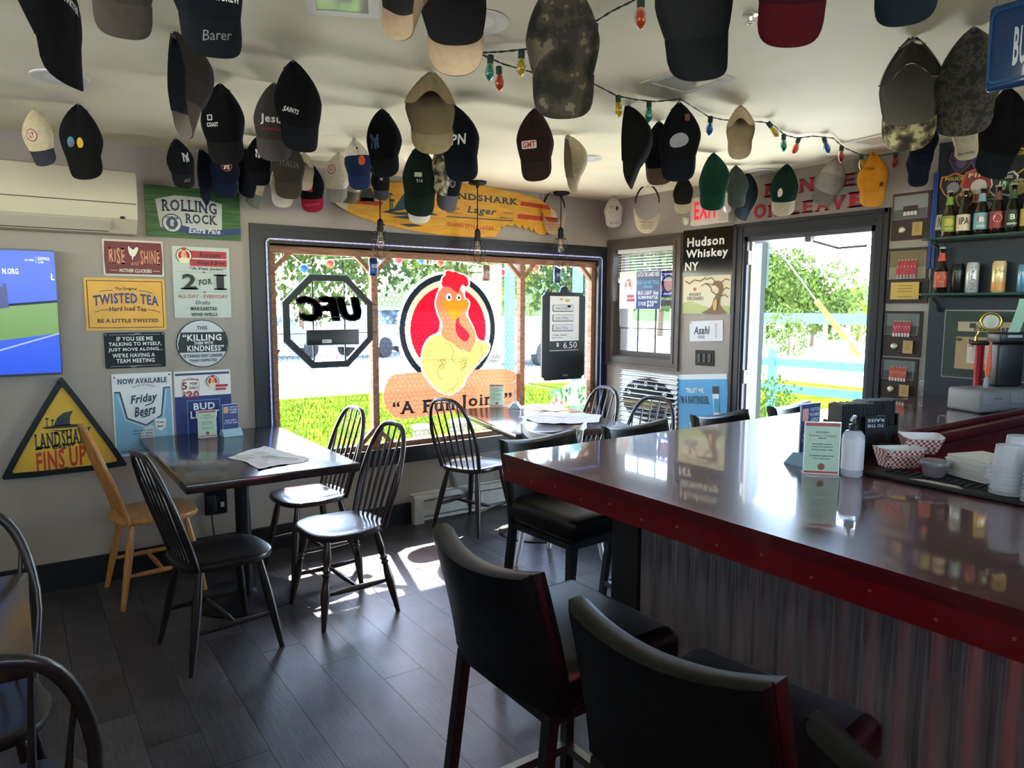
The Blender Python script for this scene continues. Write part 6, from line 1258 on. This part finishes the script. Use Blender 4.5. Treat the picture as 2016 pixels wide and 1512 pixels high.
cap(1797, -225, 36, 0, 0, '#0e161e', '#101a24', 'dark teal cap brim at the top right edge', fat=.5)
cap(1238, 207, 366, 82, 0, '#121212', '#141414', 'narrow black cap hanging edge-on left of the white logo cap', depth=1.6, fat=.35)
cap(1297, 238, 360, -8, 2, '#101113', '#5b4c3a', 'black cap with tan brim behind the white logo cap')
cap(1337, 200, 352, 4, 1, '#0e0f13', '#0f131b', 'black cap with blurry white round logo under the string lights', [('blob', '#8f9096', 'b', .0, .70, .085, .06), ('patch', '#7a4038', 'b', .03, .3, .02, .03)])
cap(1458, 207, 309, 178, 1, '#b29f7e', '#a4917a', 'khaki cap seen from inside right of the blue bulb', lining='#a08e6c', under='#a4917a', flap=1)
cap(1405, 300, 411, 10, 1, '#123528', '#123a2b', 'bright dark-green cap hanging over the exit sign')
cap(1449, 325, 406, 18, 4, '#39443e', '#3d4842', 'grey-green cap overlapping the dark green cap by the exit sign')
cap(1474, 340, 431, 55, -5, '#252b30', '#2f3840', 'slate cap with downturned brim right of the exit sign')
cap(1346, 345, 418, 178, 0, '#151515', '#b5a88e', 'cap with beige underbrim and black inside left of the exit sign', lining='#1a1712', under='#b5a88e')
cap(1207, 386, 446, 8, 3, '#c3bdb2', '#c3bdb2', 'white cap with black handwriting in the room corner', [('blob', '#2a2a2c', 'b', .03, .55, .03, .05), ('signed', '#55534f', 'ri', -.025, .45, .05, .02)], sig=('for luck', '#3a3a3c', 0, .09), wide=1.2)
cap(1549, 322, 422, -12, -3, '#142a22', '#a89f8c', 'dark green cap with grey brim and small white patch over the door words', [('blob', '#d8d2c2', 'b', -.01, .78, .034, .055)])
cap(1652, 312, 400, 32, -16, '#8f887f', '#6a655f', 'grey cap tilted sideways over the door words', back='#a8a196', wide=1.15)
cap(1722, 300, 405, 8, 3, '#c98322', '#c78a34', 'orange-yellow signed cap near the top right of the door', [('Frank', '#3a2c18', 'ri', -.025, .42, .06, .022), ('blob', '#4a3418', 'b', .04, .85, .025, .03)])
cap(1797, 72, 288, 177, 1, '#3a352b', '#77705c', 'camouflage trucker cap with mesh back showing its inside', lining='#56544c', cmat=CAMO2, bmat=CAMO2, flap=2)
cap(1918, 52, 258, -4, -3, '#3a3021', '#3a3021', 'digital camouflage cap beside the mesh cap', cmat=DIGI, bmat=DIGI, wide=1.12)
cap(1822, 230, 326, 4, -2, '#10141e', '#131824', 'navy cap under the camouflage mesh cap')
cap(1905, 222, 312, 0, 2, '#b8ae98', '#b5ab96', 'cream cap with handwriting below the digital camouflage cap', sig=('Best wishes', '#4a4640', 0, .1))
cap(1988, 172, 345, 42, -5, N_, '#10151a', 'black cap hanging edge-on at the right edge, in front of the patches')
cap(1836, 290, 372, 8, 2, '#191d2b', '#191d2b', 'small navy cap with grey crest emblem above the blue lanyard', [('blob', '#8d929c', 'b', .0, .55, .06, .06)])
# sun visors
def visor(tx, ty, by, col, label, wire=None):
    P = onz(tx, ty, CEIL); P.x = min(P.x, XD-.06); P.y = min(P.y, YW-.07); dep = (P-EYE).dot(CF); L = (by-ty)*dep/FPX; k = L/.27
    v = Vector((-P.x, -P.y, 0)).normalized(); t = thing('sun_visor', label, 'visor', (P.x, P.y, CEIL-.0005), (0, 0, math.atan2(v.y, v.x)+PI/2))
    M_ = mat(col, .85, noise=.08, scale=40)
    band = [(.075*k*math.sin(a)*(1-.5*max(0, math.cos(a))), .0, -.1*k+.095*k*math.cos(a)) for a in [2*PI*i/28 for i in range(29)]]
    b = MB(); b.add([Vector((p[0], dy*(1 if p[2] < -.08*k else .4), p[2])) for p in band for dy in (-.03*k, .0)], [(2*i, 2*i+2, 2*i+3, 2*i+1) for i in range(28)]); b.build('headband', M_, t, 60)
    b = MB(); n = 14; top = []
    for j in range(5):
        for i in range(n+1):
            s = -1+2*i/n; th = PI-s*1.3; x, z = .075*k*math.sin(th), -.1*k+.095*k*math.cos(th); e = .075*k*max(0, 1-abs(s)**3)**.6; q = j/4
            top.append(Vector((x*(1+.05*q), -.02*k+.03*k*(x/(.075*k))**2*q, z-e*q)))
    ix = lambda i, j: j*(n+1)+i; b.add(top, [(ix(i, j), ix(i, j+1), ix(i+1, j+1), ix(i+1, j)) for j in range(4) for i in range(n)]); b.add([p+Vector((0, .004, 0)) for p in top], [(ix(i, j), ix(i+1, j), ix(i+1, j+1), ix(i, j+1)) for j in range(4) for i in range(n)]); b.build('brim', M_, t, 60)
    bv = BVHTree.FromPolygons(top, [(ix(i, j), ix(i, j+1), ix(i+1, j+1), ix(i+1, j)) for j in range(4) for i in range(n)])
    for r, (s, zz) in enumerate((('Watson', -.205), ('Games', -.222), ('Champ', -.24))):
        V, F = textbox(s, (-.035*k, zz*k-.006*k, .035*k, zz*k+.006*k), 'ri'); out = []
        for x, z in V: h = bv.ray_cast(Vector((x, -1, z)), Vector((0, 1, 0))); out.append((x, (h[0].y if h[0] else -.02)-.002, z))
        MB().add(out, F).build('handwriting', mat('#7a4a3c', .8), t)
    MB().tube([(.07*k*math.sin(a), .03*k, -.11*k+.12*k*math.cos(a)) for a in [PI*.45*(i-6)/6 for i in range(13)]], .005*k, 6).build('elastic_strap', mat('#26221f', .8), t)
    MB().lathe([(.004, 0), (.005, -.003), (.0015, -.005), (.001, -.012)], 8).build('tack', mat('#8f8f8c', .3, .9), t)
visor(1275, 366, 459, '#c2b69c', 'cream sun visor with handwriting above the small window')
visor(1091, 379, 461, '#b59a76', 'tan sun visor hanging behind the right pendant lamp')
# ================================================================ pendant lamps
def pendant(px, pyc, pys, pyb, label):
    P = onz(px, pyc, CEIL); dep = (P-EYE).dot(CF); zs = CEIL-(pys-pyc)*dep/FPX; zb = CEIL-(pyb-pyc)*dep/FPX
    t = thing('pendant_lamp', label, 'pendant lamp', (P.x, P.y, CEIL-.0005), (0, 0, .5), 'caged pendant lamps'); K_ = mat('#0e0e10', .45, .4)
    MB().lathe([(.062, 0), (.062, -.014), (.05, -.022), (.012, -.026), (.008, -.045)], 28).build('canopy', K_, t, 40)
    zs -= CEIL; zb -= CEIL
    MB().tube([(0, 0, -.03), (0, 0, zs)], .004, 8).build('cord', K_, t)
    MB().lathe([(.006, zs), (.017, zs-.012), (.02, zs-.02), (.02, zs-.055), (.024, zs-.058), (.024, zs-.068), (.02, zs-.07), (.019, zs-.085)], 18).build('socket', K_, t, 40)
    MB().tube([(.018, 0, zs-.035), (.04, 0, zs-.035)], [.003, .006], 6).build('switch_key', K_, t)
    c0 = zs-.075; H_ = c0-zb; W_ = .058
    prof = [(.024, c0), (.042, c0-.012), (.05, c0-.3*H_), (W_, c0-.68*H_), (.045, c0-.85*H_), (.02, c0-.97*H_), (.0, zb)]
    cg = MB()
    for q in range(6): a = q*PI/3; cg.tube([(r*math.cos(a), r*math.sin(a), z) for r, z in prof], .0018, 5)
    for r, z in (prof[1], prof[2], (W_, c0-.68*H_)): cg.tube([(r*math.cos(a*PI/12), r*math.sin(a*PI/12), z) for a in range(24)], .0018, 5, closed=True)
    cg.build('cage', K_, t, 60)
    MB().lathe([(.012, c0+.005), (.013, c0-.02), (.028, c0-.06), (.03, c0-.08), (.022, c0-.1), (.006, c0-.112), (.001, c0-.113)], 20, cap=False).build('bulb', glass_mat('#fff6e6', .16, 'bulb_glass'), t, 60)
    MB().tube([(.004*math.sin(i*1.3), .004*math.cos(i*1.3), c0-.02-.006*i) for i in range(12)], .0012, 4).build('filament', mat('#c9a878', .4, .5), t)
pendant(747, 333, 428, 506, 'black caged pendant lamp left of the rooster decal'); pendant(940, 357, 448, 516, 'black caged pendant lamp over the rooster decal'); pendant(1105, 378, 446, 524, 'black caged pendant lamp over the menu board')
# ================================================================ string of coloured bulbs
A_ = [(945, 104), (985, 102), (1035, 97), (1090, 80), (1165, 47), (1205, 22), (1262, -6), (1330, -60)]
B_ = [(945, 106), (990, 126), (1050, 143), (1100, 152), (1155, 158), (1215, 189), (1250, 196), (1290, 200), (1340, 195), (1395, 230), (1425, 236), (1500, 240), (1520, 244), (1545, 266), (1570, 272), (1600, 268), (1640, 272), (1660, 290), (1695, 305), (1735, 306), (1770, 300)]
zst = CEIL-.018
P0 = onz(945, 105, zst); sl_ = thing('string_lights', 'string of coloured teardrop bulbs on a dark wire across the ceiling', 'string lights', (P0.x, P0.y, CEIL-.0005))
def pt(x, y): q = onz(x, y, zst); q.x = min(q.x, XD-.03); q.y = min(q.y, YW-.03); return q-Vector((P0.x, P0.y, CEIL-.0005))
WR = mat('#14231c', .6)
for path in (A_, B_):
    pts = [pt(*p) for p in path]; fine = []
    for i in range(len(pts)-1):
        for s in range(4): fine.append(pts[i].lerp(pts[i+1], s/4))
    fine.append(pts[-1])
    for ph_ in (0, PI): MB().tube([p+Vector((0, .002*math.cos(i*1.9+ph_), .002*math.sin(i*1.9+ph_))) for i, p in enumerate(fine)], .0018, 5).build('wire', WR, sl_)
bulb_cols = {'g': '#1f9a7a', 'o': '#d8481a', 'y': '#c9b01a', 'b': '#1560b8', 'r': '#c21f1f', 'l': '#4fae3a'}
def bulb_mat(c):
    m = mat(c, .12, trans=.55, spec=.6); return m
for x, y, c_, ln in ((966, 110, 'g', -3), (982, 132, 'o', 3), (1027, 100, 'y', -2), (1171, 48, 'b', 0), (1262, -4, 'o', 0), (1067, 150, 'b', -3), (1217, 189, 'y', 3), (1278, 200, 'g', 0), (1399, 230, 'b', -3), (1512, 241, 'y', 38), (1543, 265, 'g', 2), (1573, 272, 'o', -18), (1622, 271, 'b', 20), (1657, 288, 'r', 0), (1696, 305, 'y', 2), (1724, 306, 'l', 3), (1763, 301, 'r', 0)):
    p = pt(x, y); R = Matrix.Rotation(math.radians(ln), 3, CF*-1)
    so_ = MB().lathe([(.0095, .002), (.011, 0), (.011, -.024), (.009, -.026)], 12).build('socket', mat('#123524', .6), sl_, 40, loc=p, rot=R.to_euler())
    MB().lathe([(.008, -.024), (.0125, -.034), (.0165, -.05), (.014, -.066), (.006, -.079), (.001, -.083)], 16).build('bulb', bulb_mat(bulb_cols[c_]), so_, 60)
# ================================================================ things on tables and the bar
TZ = .785
def acrylic_card(px, py, z, hpx, face, label, tall=1.55):
    p = onz(px, py, z); dep = (p-EYE).dot(CF); hh = hpx*dep/FPX; ww = hh/tall; v = math.atan2(-p.y, -p.x)+math.radians(face)
    t = thing('menu_card', label, 'menu card', (p.x, p.y, z+.0005), (0, 0, v+PI/2), 'green drink menu cards')
    MB().box((0, 0, hh/2+.002), (ww, .004, hh)).build('acrylic_stand', mat('#e4e6e2', .15, spec=.6), t); MB().box((0, -.0, .0015), (ww, .06, .003)).build('base', mat('#dfe3e0', .1, trans=.6), t)
    MB().box((0, -.0026, hh/2+.002), (ww*.94, .0008, hh*.96)).build('card', mat('#b3cdb6', .5), t)
    for y0, y1 in ((.92, .98), (.02, .06)): MB().box((0, -.0031, hh*(y0+y1)/2+.002), (ww*.94, .0006, hh*(y1-y0))).build('red_border', mat('#b0524a', .5), t)
    def tx(s, v0, v1, wd, c, st='b'): V, F = textbox(s, (-ww*wd/2, hh*v0, ww*wd/2, hh*v1), st); MB().add([(q[0], -.0036, q[1]) for q in V], F).build('lettering', mat(c, .6), t)
    tx("ROOSTER'S", .8, .835, .35, '#33544a'); tx('Summer Cocktail', .73, .785, .75, '#b0524a', 'ri'); tx('MENU', .69, .715, .22, '#33544a')
    for i, (s, w_) in enumerate((('WATERMELON MULE', .55), ('VODKA, WATERMELON', .6), ('GINGER BEER, LIME', .58), ('BLUEBERRY LEMONADE', .65), ('VODKA, LEMON, SODA', .5))): tx(s, .58-.055*i-(.06 if i > 2 else 0), .605-.055*i-(.06 if i > 2 else 0), w_, '#33544a')
    V = circ(ww*.1, 16, (0, hh*.16)); MB().add([(q[0], -.0036, q[1]) for q in V], [tuple(range(16))]).build('seal', mat('#8a5a48', .6), t)
acrylic_card(1615, 935, BZ, 104, 12, 'green summer drinks card in acrylic stand on the bar'); acrylic_card(409, 861, TZ, 53, 8, 'green drinks card on the first table by the navy poster'); acrylic_card(978, 801, TZ, 44, 0, 'green drinks card on the second table against the decal')
def table_tent(px, py, z, hpx, face, label):
    p = onz(px, py, z); dep = (p-EYE).dot(CF); hh = hpx*dep/FPX; ww = hh*.5; v = math.atan2(-p.y, -p.x)+math.radians(face); b = hh*.24
    t = thing('table_tent', label, 'table tent', (p.x, p.y, z+.0005), (0, 0, v+PI/2), 'table tent adverts'); n = 4
    q = [(-.045, 0), (.045, 0), (.012, b*.9), (-.012, b*.9)]
    MB().add([(x, y, zz) for x in (-ww*.6, ww*.6) for y, zz in q], [(0, 1, 2, 3), (7, 6, 5, 4), (0, 4, 5, 1), (1, 5, 6, 2), (2, 6, 7, 3), (3, 7, 4, 0)]).build('base', mat('#9cc0d2', .4), t)
    MB().box((0, 0, b*.8+(hh-b*.8)/2), (ww, .004, hh-b*.8)).build('panel', mat('#dfe0e2', .4), t); MB().box((0, -.0026, b*.8+(hh-b*.8)/2), (ww*.96, .0008, (hh-b*.8)*.97)).build('print', mat('#33457f', .5), t); MB().box((-ww*.28, -.0031, hh*.82), (ww*.3, .0006, hh*.2)).build('badge', mat('#d3a08c', .5), t)
    for i, (s, x0, x1) in enumerate((('CATCH', -.05, .42), ('THE GAMES', -.1, .42), ('HERE', .0, .4), ('BUD LIGHT', -.35, .35), ('5 FOR $20', -.42, .42))):
        zz = hh*(.9-.085*i-(.16 if i > 2 else 0)); V, F = textbox(s, (x0*ww, zz-hh*.03, x1*ww, zz+hh*.03), 'b'); MB().add([(a, -.0036, c_) for a, c_ in V], F).build('lettering', mat('#d5d8e2', .6), t)
table_tent(455, 857, TZ, 62, 20, 'navy and white table tent with blue base on the first table'); table_tent(1590, 913, BZ, 120, 55, 'navy table tent seen at an angle on the bar'); table_tent(1014, 803, TZ, 52, 85, 'table tent seen edge-on on the second table')
# crumpled papers
def paper(px, py, z, pts, label, col='#d9d8d4', cat='napkin', name='paper_napkin', seed=1, amp=.011):
    P = [onz(x, y, z) for x, y in pts]; c = sum(P, Vector())/len(P); t = random.Random(seed); n = 14
    o = thing(name, label, cat, (c.x, c.y, z+.0005)); b = MB(); C0 = [((p-c).x, (p-c).y) for p in P]; Q = [(a_[0]*(1-s_)+b_[0]*s_+.006*t.uniform(-1, 1), a_[1]*(1-s_)+b_[1]*s_+.006*t.uniform(-1, 1)) for a_, b_ in zip(C0, C0[1:]+C0[:1]) for s_ in (0, .25, .5, .75)]; m_ = len(Q)
    f = lambda x, y: abs(amp*(math.sin(31*x+seed)+math.sin(43*y+2*seed)+.7*math.sin(57*(x+y))))*.55+.0008
    vs = []
    for r in range(11):
        s = 1-r/10
        for x, y in Q: xx, yy = x*s, y*s; vs.append((xx, yy, f(xx, yy)*(.4+.6*(1-s*.6))))
    fs = [(r*m_+i, r*m_+(i+1) % m_, (r+1)*m_+(i+1) % m_, (r+1)*m_+i) for r in range(10) for i in range(m_)]
    b.add(vs, fs); b.build('sheet', mat(col, .8, noise=.03, scale=30), o, 35); b2 = MB()
    for k in range(4): x, y = Q[(k*m_)//4]; b2.tube([(x*.8*s, y*.8*s, f(x*.8*s, y*.8*s)+.003) for s in (0, .3, .6, 1)], .0012, 4)
    b2.build('crease', mat('#b9b8b6', .8), o)
paper(530, 900, TZ, [(450, 903), (490, 888), (522, 881), (560, 890), (612, 905), (590, 912), (548, 918), (512, 926), (478, 908)], 'crumpled white napkin on the first table')
paper(1100, 815, TZ, [(1020, 822), (1080, 812), (1140, 814), (1182, 818), (1180, 832), (1120, 836), (1060, 834)], 'crumpled white paper on the second table', seed=3)
paper(1100, 800, TZ, [(1015, 802), (1050, 795), (1110, 800), (1146, 810), (1120, 812), (1060, 808)], 'pale orange paper sheet on the second table near the window', '#d9a680', 'paper', 'paper_sheet', 5, .004)
# pump bottle
p = onz(1676, 937, BZ); dep = (p-EYE).dot(CF); k = 120*dep/FPX/.2
t = thing('pump_bottle', 'clear hand sanitizer pump bottle with white label on the bar', 'bottle', (p.x, p.y, BZ+.0005), (0, 0, .3), None)
MB().lathe([(.03*k, 0), (.034*k, .006*k), (.034*k, .135*k), (.024*k, .15*k), (.013*k, .153*k)], 22).build('body', clear_mat('#dfe3ec', .6), t, 40); MB().lathe([(.0345*k, .025*k), (.0345*k, .125*k)], 22, cap=False).build('label', mat('#d6d7de', .5), t, 40); MB().lathe([(.016*k, .15*k), (.016*k, .17*k), (.007*k, .173*k), (.005*k, .19*k)], 16).build('pump_collar', mat('#15161a', .35), t, 40); MB().tube([(.01*k, 0, .195*k), (-.015*k, .0, .197*k), (-.045*k, 0, .19*k)], .005*k, 6).build('pump_nozzle', mat('#c9ccd0', .2), t)
for i in range(9):
    V = [(-.02, .035+.009*i), (.016 if i % 3 else .008, .035+.009*i), (.016 if i % 3 else .008, .038+.009*i), (-.02, .038+.009*i)]; r = .035*k
    MB().add([(r*math.sin(x*k/r-.7), -r*math.cos(x*k/r-.7), z*k) for x, z in V], [(0, 1, 2, 3)]).build('print_line', mat('#8d90a0', .6), t)
# black caddies with upright black cards
def caddy(px, py, hpx, rz, n, label):
    p = onz(px, py, BZ); dep = (p-EYE).dot(CF); hh = hpx*dep/FPX; t = thing('menu_caddy', label, 'menu caddy', (p.x, p.y, BZ+.0005), (0, 0, rz), 'black caddies of upright menus'); K_ = mat('#060709', .55)
    w_ = .15; d_ = .07
    MB().rbox((0, 0, .03), (w_, d_, .06), .004).build('tray', K_, t, 40)
    for s in (-1, 1): MB().box((s*(w_/2-.003), 0, hh*.35), (.006, d_, hh*.7)).build('side_wall', K_, t)
    me = MB().rbox((0, 0, hh/2), (w_*.72/n, d_*.9, hh-.006), .0016).mesh('card', K_)
    for i in range(n): put('card', me, t, (-w_/2+.012+(w_-.024)*(i+.5)/n, .0, .003+.004*((i*7) % 3)/2), (0, 0, .0))
    return t, hh
t, hh = caddy(1672, 898, 104, -.35, 16, 'black caddy packed with upright black menus behind the pump bottle on the bar')
V, F = textbox('RAISE', (-.03, hh*.62, .03, hh*.68), 'b'); V2, F2 = textbox('TO THE', (-.03, hh*.72, .03, hh*.78), 'b'); MB().box((.045, -.05, hh*.55), (.075, .003, hh*.5)).build('front_card', mat('#141519', .4), t)
for V_, F_ in ((V, F), (V2, F2)): MB().add([(.045+q[0], -.0522, hh*1.4-q[1]-hh*.03) for q in [(-a, b_) for a, b_ in V_]], F_).build('lettering', mat('#c9cbd0', .6), t)
caddy(1716, 868, 80, -.35, 15, 'second black caddy of upright menus farther back on the bar')
# paper food boats
def boat(px, py, rz, tiltx, label, z=0, sc=1.0):
    p = onz(px, py, BZ); t = thing('paper_boat', label, 'food tray', (p.x, p.y, BZ+.011+z), Euler((tiltx, 0, rz)), 'red and white paper food boats')
    m = bpy.data.materials.new('red_white_check'); m.use_nodes = True; n = m.node_tree; b_ = n.nodes['Principled BSDF']; tc = n.nodes.new('ShaderNodeTexCoord'); ck = n.nodes.new('ShaderNodeTexChecker'); ck.inputs['Scale'].default_value = 130; ck.inputs[1].default_value = lin('#d9d2cc'); ck.inputs[2].default_value = lin('#9a3a3e'); n.links.new(tc.outputs['Object'], ck.inputs[0]); n.links.new(ck.outputs[0], b_.inputs['Base Color']); b_.inputs['Roughness'].default_value = .7
    L, W, H_ = .13*sc, .085*sc, .045*sc; bot = rrect(L*.72, W*.7, .012, 3); top = rrect(L, W, .02, 3); k = len(bot)
    MB().add([(x, y, 0) for x, y in bot]+[(x, y, H_*(1+.25*abs(x)/(L/2))) for x, y in top], [tuple(range(k))[::-1]]+[(i, (i+1) % k, k+(i+1) % k, k+i) for i in range(k)]).build('outer_wall', m, t, 40)
    s = .97; MB().add([(x*s, y*s, .0015) for x, y in bot]+[(x*s, y*s, H_*(1+.25*abs(x)/(L/2))) for x, y in top], [tuple(range(k))]+[(i, k+i, k+(i+1) % k, (i+1) % k) for i in range(k)]).build('inner_lining', mat('#d8d6d2', .7), t, 40)
boat(1768, 925, -.5, 0, 'checked paper food boat lying flat on the bar mat'); boat(1808, 915, -.75, .12, 'checked paper food boat nested upright in the other boat', .03, .9)
p = onz(1838, 946, BZ); t = thing('sauce_cup', 'small clear plastic cup of red sauce on the bar mat', 'cup', (p.x, p.y, BZ+.0125))
MB().lathe([(.024, 0), (.033, .03), (.034, .032)], 22).build('sauce', mat('#7a1c18', .3), t, 40); MB().lathe([(.0245, -.001), (.036, .036), (.038, .037), (.038, .04)], 22, cap=False).build('cup_wall', mat('#cfd4dc', .1, trans=.8), t, 40)
MB().lathe([(.038, .04), (.036, .043), (.001, .043)], 22, cap=False).build('lid', mat('#d5d8de', .1, trans=.6), t, 40)
# napkins
p = onz(1925, 952, BZ); t = thing('napkin_stack', 'stack of white paper napkins on the bar mat', 'napkins', (p.x+.03, p.y, BZ+.0125), (0, 0, -.35))
me = MB().rbox((0, 0, .0025), (.125, .125, .005), .002).mesh('napkin', mat('#d3d1c8', .9))
for i in range(11): put('napkin', me, t, (.003*math.sin(i*2.1), .003*math.cos(i*1.7), .0052*i), (0, .0, .05*math.sin(i*1.3)))
# plastic cups
for px, py, n, lb in ((1968, 985, 7, 'nested stack of clear plastic cups on the bar mat, left one'), (2034, 1004, 8, 'nested stack of clear plastic cups on the bar mat at the right edge'), (1990, 948, 6, 'nested stack of clear plastic cups farther back by the napkins')):
    p = onz(px, py, BZ); t = thing('cup_stack', lb, 'cups', (p.x+.04, p.y, BZ+.0125), group='clear cup stacks')
    me = MB().lathe([(.04, 0), (.04, .004), (.0365, .005), (.03, .055), (.0285, .056)], 22).mesh('cup', clear_mat('#eef2f6', .4), 40)
    for i in range(n): put('cup', me, t, (0, 0, .0105*i))
# trophy
p = onz(1922, 793, BZ); p.x = min(p.x, XD-.12); zt_ = BZ+.0005; dep = (p-EYE).dot(CF); H_ = (793-612)*dep/FPX
t = thing('trophy', 'red column trophy with gold medallion top on the bar by the blue wall', 'trophy', (p.x, p.y, zt_), (0, 0, -PI/2+.55)); GO = mat('#c9a64a', .25, .9)
MB().rbox((0, 0, .014), (.15, .08, .028), .004).build('base', mat('#d9cfb4', .3), t, 40); V, F = textbox('BEST HOT WINGS', (-.065, .008, .065, .02), 'b'); MB().add([(q[0], -.0406, q[1]) for q in V], F).build('lettering', mat('#3a2c1c', .5), t)
for x in (-.0, ): MB().lathe([(.022, .028), (.02, .04), (.02, H_*.62), (.024, H_*.625)], 8, (x, 0, 0)).build('column', mat('#a81226', .15, .5, coat=.7), t)
MB().rbox((.02, 0, H_*.65), (.13, .06, .02), .003).build('shelf', mat('#121214', .3), t, 40)
MB().lathe([(.024, H_*.66), (.008, H_*.69), (.006, H_*.72), (.02, H_*.76)], 14, (.035, 0, 0)).build('stem', GO, t, 50); MB().tube([(.035+.042*math.cos(a*PI/12), 0, H_*.88+.042*math.sin(a*PI/12)) for a in range(24)], .006, 8, closed=True).build('ring', GO, t, 60); MB().lathe([(.034, -.004), (.034, .004)], 26, (.035, 0, H_*.88), (PI/2, 0, 0)).build('medallion', mat('#b8b4a8', .35, .6), t)
MB().tube([(-.02, 0, H_*.66), (-.02, 0, H_*.72), (-.012, 0, H_*.78)], [.007, .005, .003], 6).build('figurine', GO, t)
V, F = textbox('2nd', (.07, .05, .11, .075), 's'); MB().box((.09, 0, .032), (.05, .03, .008)).build('place_foot', GO, t); V2 = [(a, -.005, c_) for a, c_ in V]; MB().add(V2+[(a, .005, c_) for a, c_ in V], F+[tuple(len(V)+i for i in f) for f in F]).build('place_numeral', GO, t)
MB().tube([(0, -.024, .03), (-.015, -.03, .045), (.012, -.028, .06), (.0, -.024, .07)], .005, 6).build('gold_figure', GO, t)
# receipt printer / cash drawer
p = onz(1942, 816, BZ); t = thing('cash_drawer', 'grey two-drawer cash box on the far leg of the bar', 'cash drawer', (p.x+.17, p.y+.05, BZ+.0005), (0, 0, -.35))
MB().rbox((0, 0, .052), (.32, .18, .104), .014, 3).build('housing', mat('#77777a', .5), t, 40)
for x in (-.08, .08): MB().rbox((x, -.091, .066), (.15, .006, .05), .003).build('drawer_front', mat('#808083', .5), t, 40); MB().rbox((x, -.096, .068), (.05, .012, .006), .002).build('handle', mat('#cfcfcf', .2, .9), t)
t2_ = thing('card_terminal', 'black payment terminal standing on the grey cash box', 'terminal', (p.x+.27, p.y+.04, BZ+.105), (0, 0, -.5)); MB().rbox((0, 0, .1), (.13, .06, .2), .012, 3).build('body', mat('#101215', .4), t2_, 40); MB().rbox((0, -.005, .225), (.15, .09, .05), .012, 3).build('paper_cover', mat('#1a1c20', .4), t2_, 40); MB().box((-.01, -.052, .232), (.07, .002, .012)).build('sticker', mat('#9ba0a4', .4), t2_)
b = MB(); b.grid(lambda u, v: ((u-.5)*.058, -.03-.05*math.sin(v*1.4), .25+.19*v-.04*v*v), 1, 10); b.build('receipt_paper', mat('#a8cdb4', .6), t2_, 60)
t = thing('basting_brush', 'orange handled brush with grey tip leaning on the cash box', 'brush', (p.x+.1, p.y+.05, BZ+.105), Euler((0, .1, 0))); MB().lathe([(.008, 0), (.011, .02), (.007, .05)], 10).build('tip', mat('#8a8f98', .5), t, 50); MB().lathe([(.006, .05), (.013, .09), (.01, .14), (.005, .2), (.004, .21)], 12).build('handle', mat('#d0582a', .45), t, 50)
# blue plastic sign hung high at the right edge
c0 = [onx(x, y, 2.25) for x, y in ((1947, 12), (2060, -10), (2060, 165), (1943, 178))]; c = sum(c0, Vector())/4
t = thing('blue_sign', 'deep blue moulded plastic sign hung from the ceiling at the right edge', 'sign', (2.25, c.y, c.z), ROT['right']); Wb, Hb = abs(c0[0].y-c0[1].y), abs(c0[0].z-c0[3].z)
MB().rbox((0, 0, 0), (Wb, Hb, .03), .012, 3).build('panel', mat('#123a66', .3, coat=.4), t, 40); MB().ringprism(rrect(Wb*.86, Hb*.86, .02), rrect(Wb*.8, Hb*.8, .016), .014, .02).build('raised_border', mat('#164779', .3, coat=.4), t)
V, F = textbox('BUD', (0, -.06, Wb*.38, .04), 'b'); MB().add([(q[0], q[1], .0165) for q in V], F).build('lettering', mat('#c9d3dc', .4), t)
for x in (-Wb*.4, Wb*.4): MB().tube([(x, Hb/2-.01, 0), (x, CEIL-c.z-.001, 0)], .0015, 5).build('hanger_wire', mat('#99999b', .4, .8), t)
# portals for the daylight that comes through the openings
portal(((WX0+WX1)/2, YW+.13, (WZ0+WZ1)/2), (-PI/2, 0, 0), WX1-WX0, WZ1-WZ0)
portal((XD+.14, (DY0+DY1)/2, DZ/2), (0, PI/2, 0), DZ, DY1-DY0)
portal((XD+.14, (SY0+SY1)/2, (SZ0+SZ1)/2), (0, PI/2, 0), SZ1-SZ0, SY1-SY0)
portal((XL-.14, 1.0, 2.08), (0, -PI/2, 0), .44, 4.8)
portal((1.15, YR-.14, 2.02), (PI/2, 0, 0), 4.9, .55)
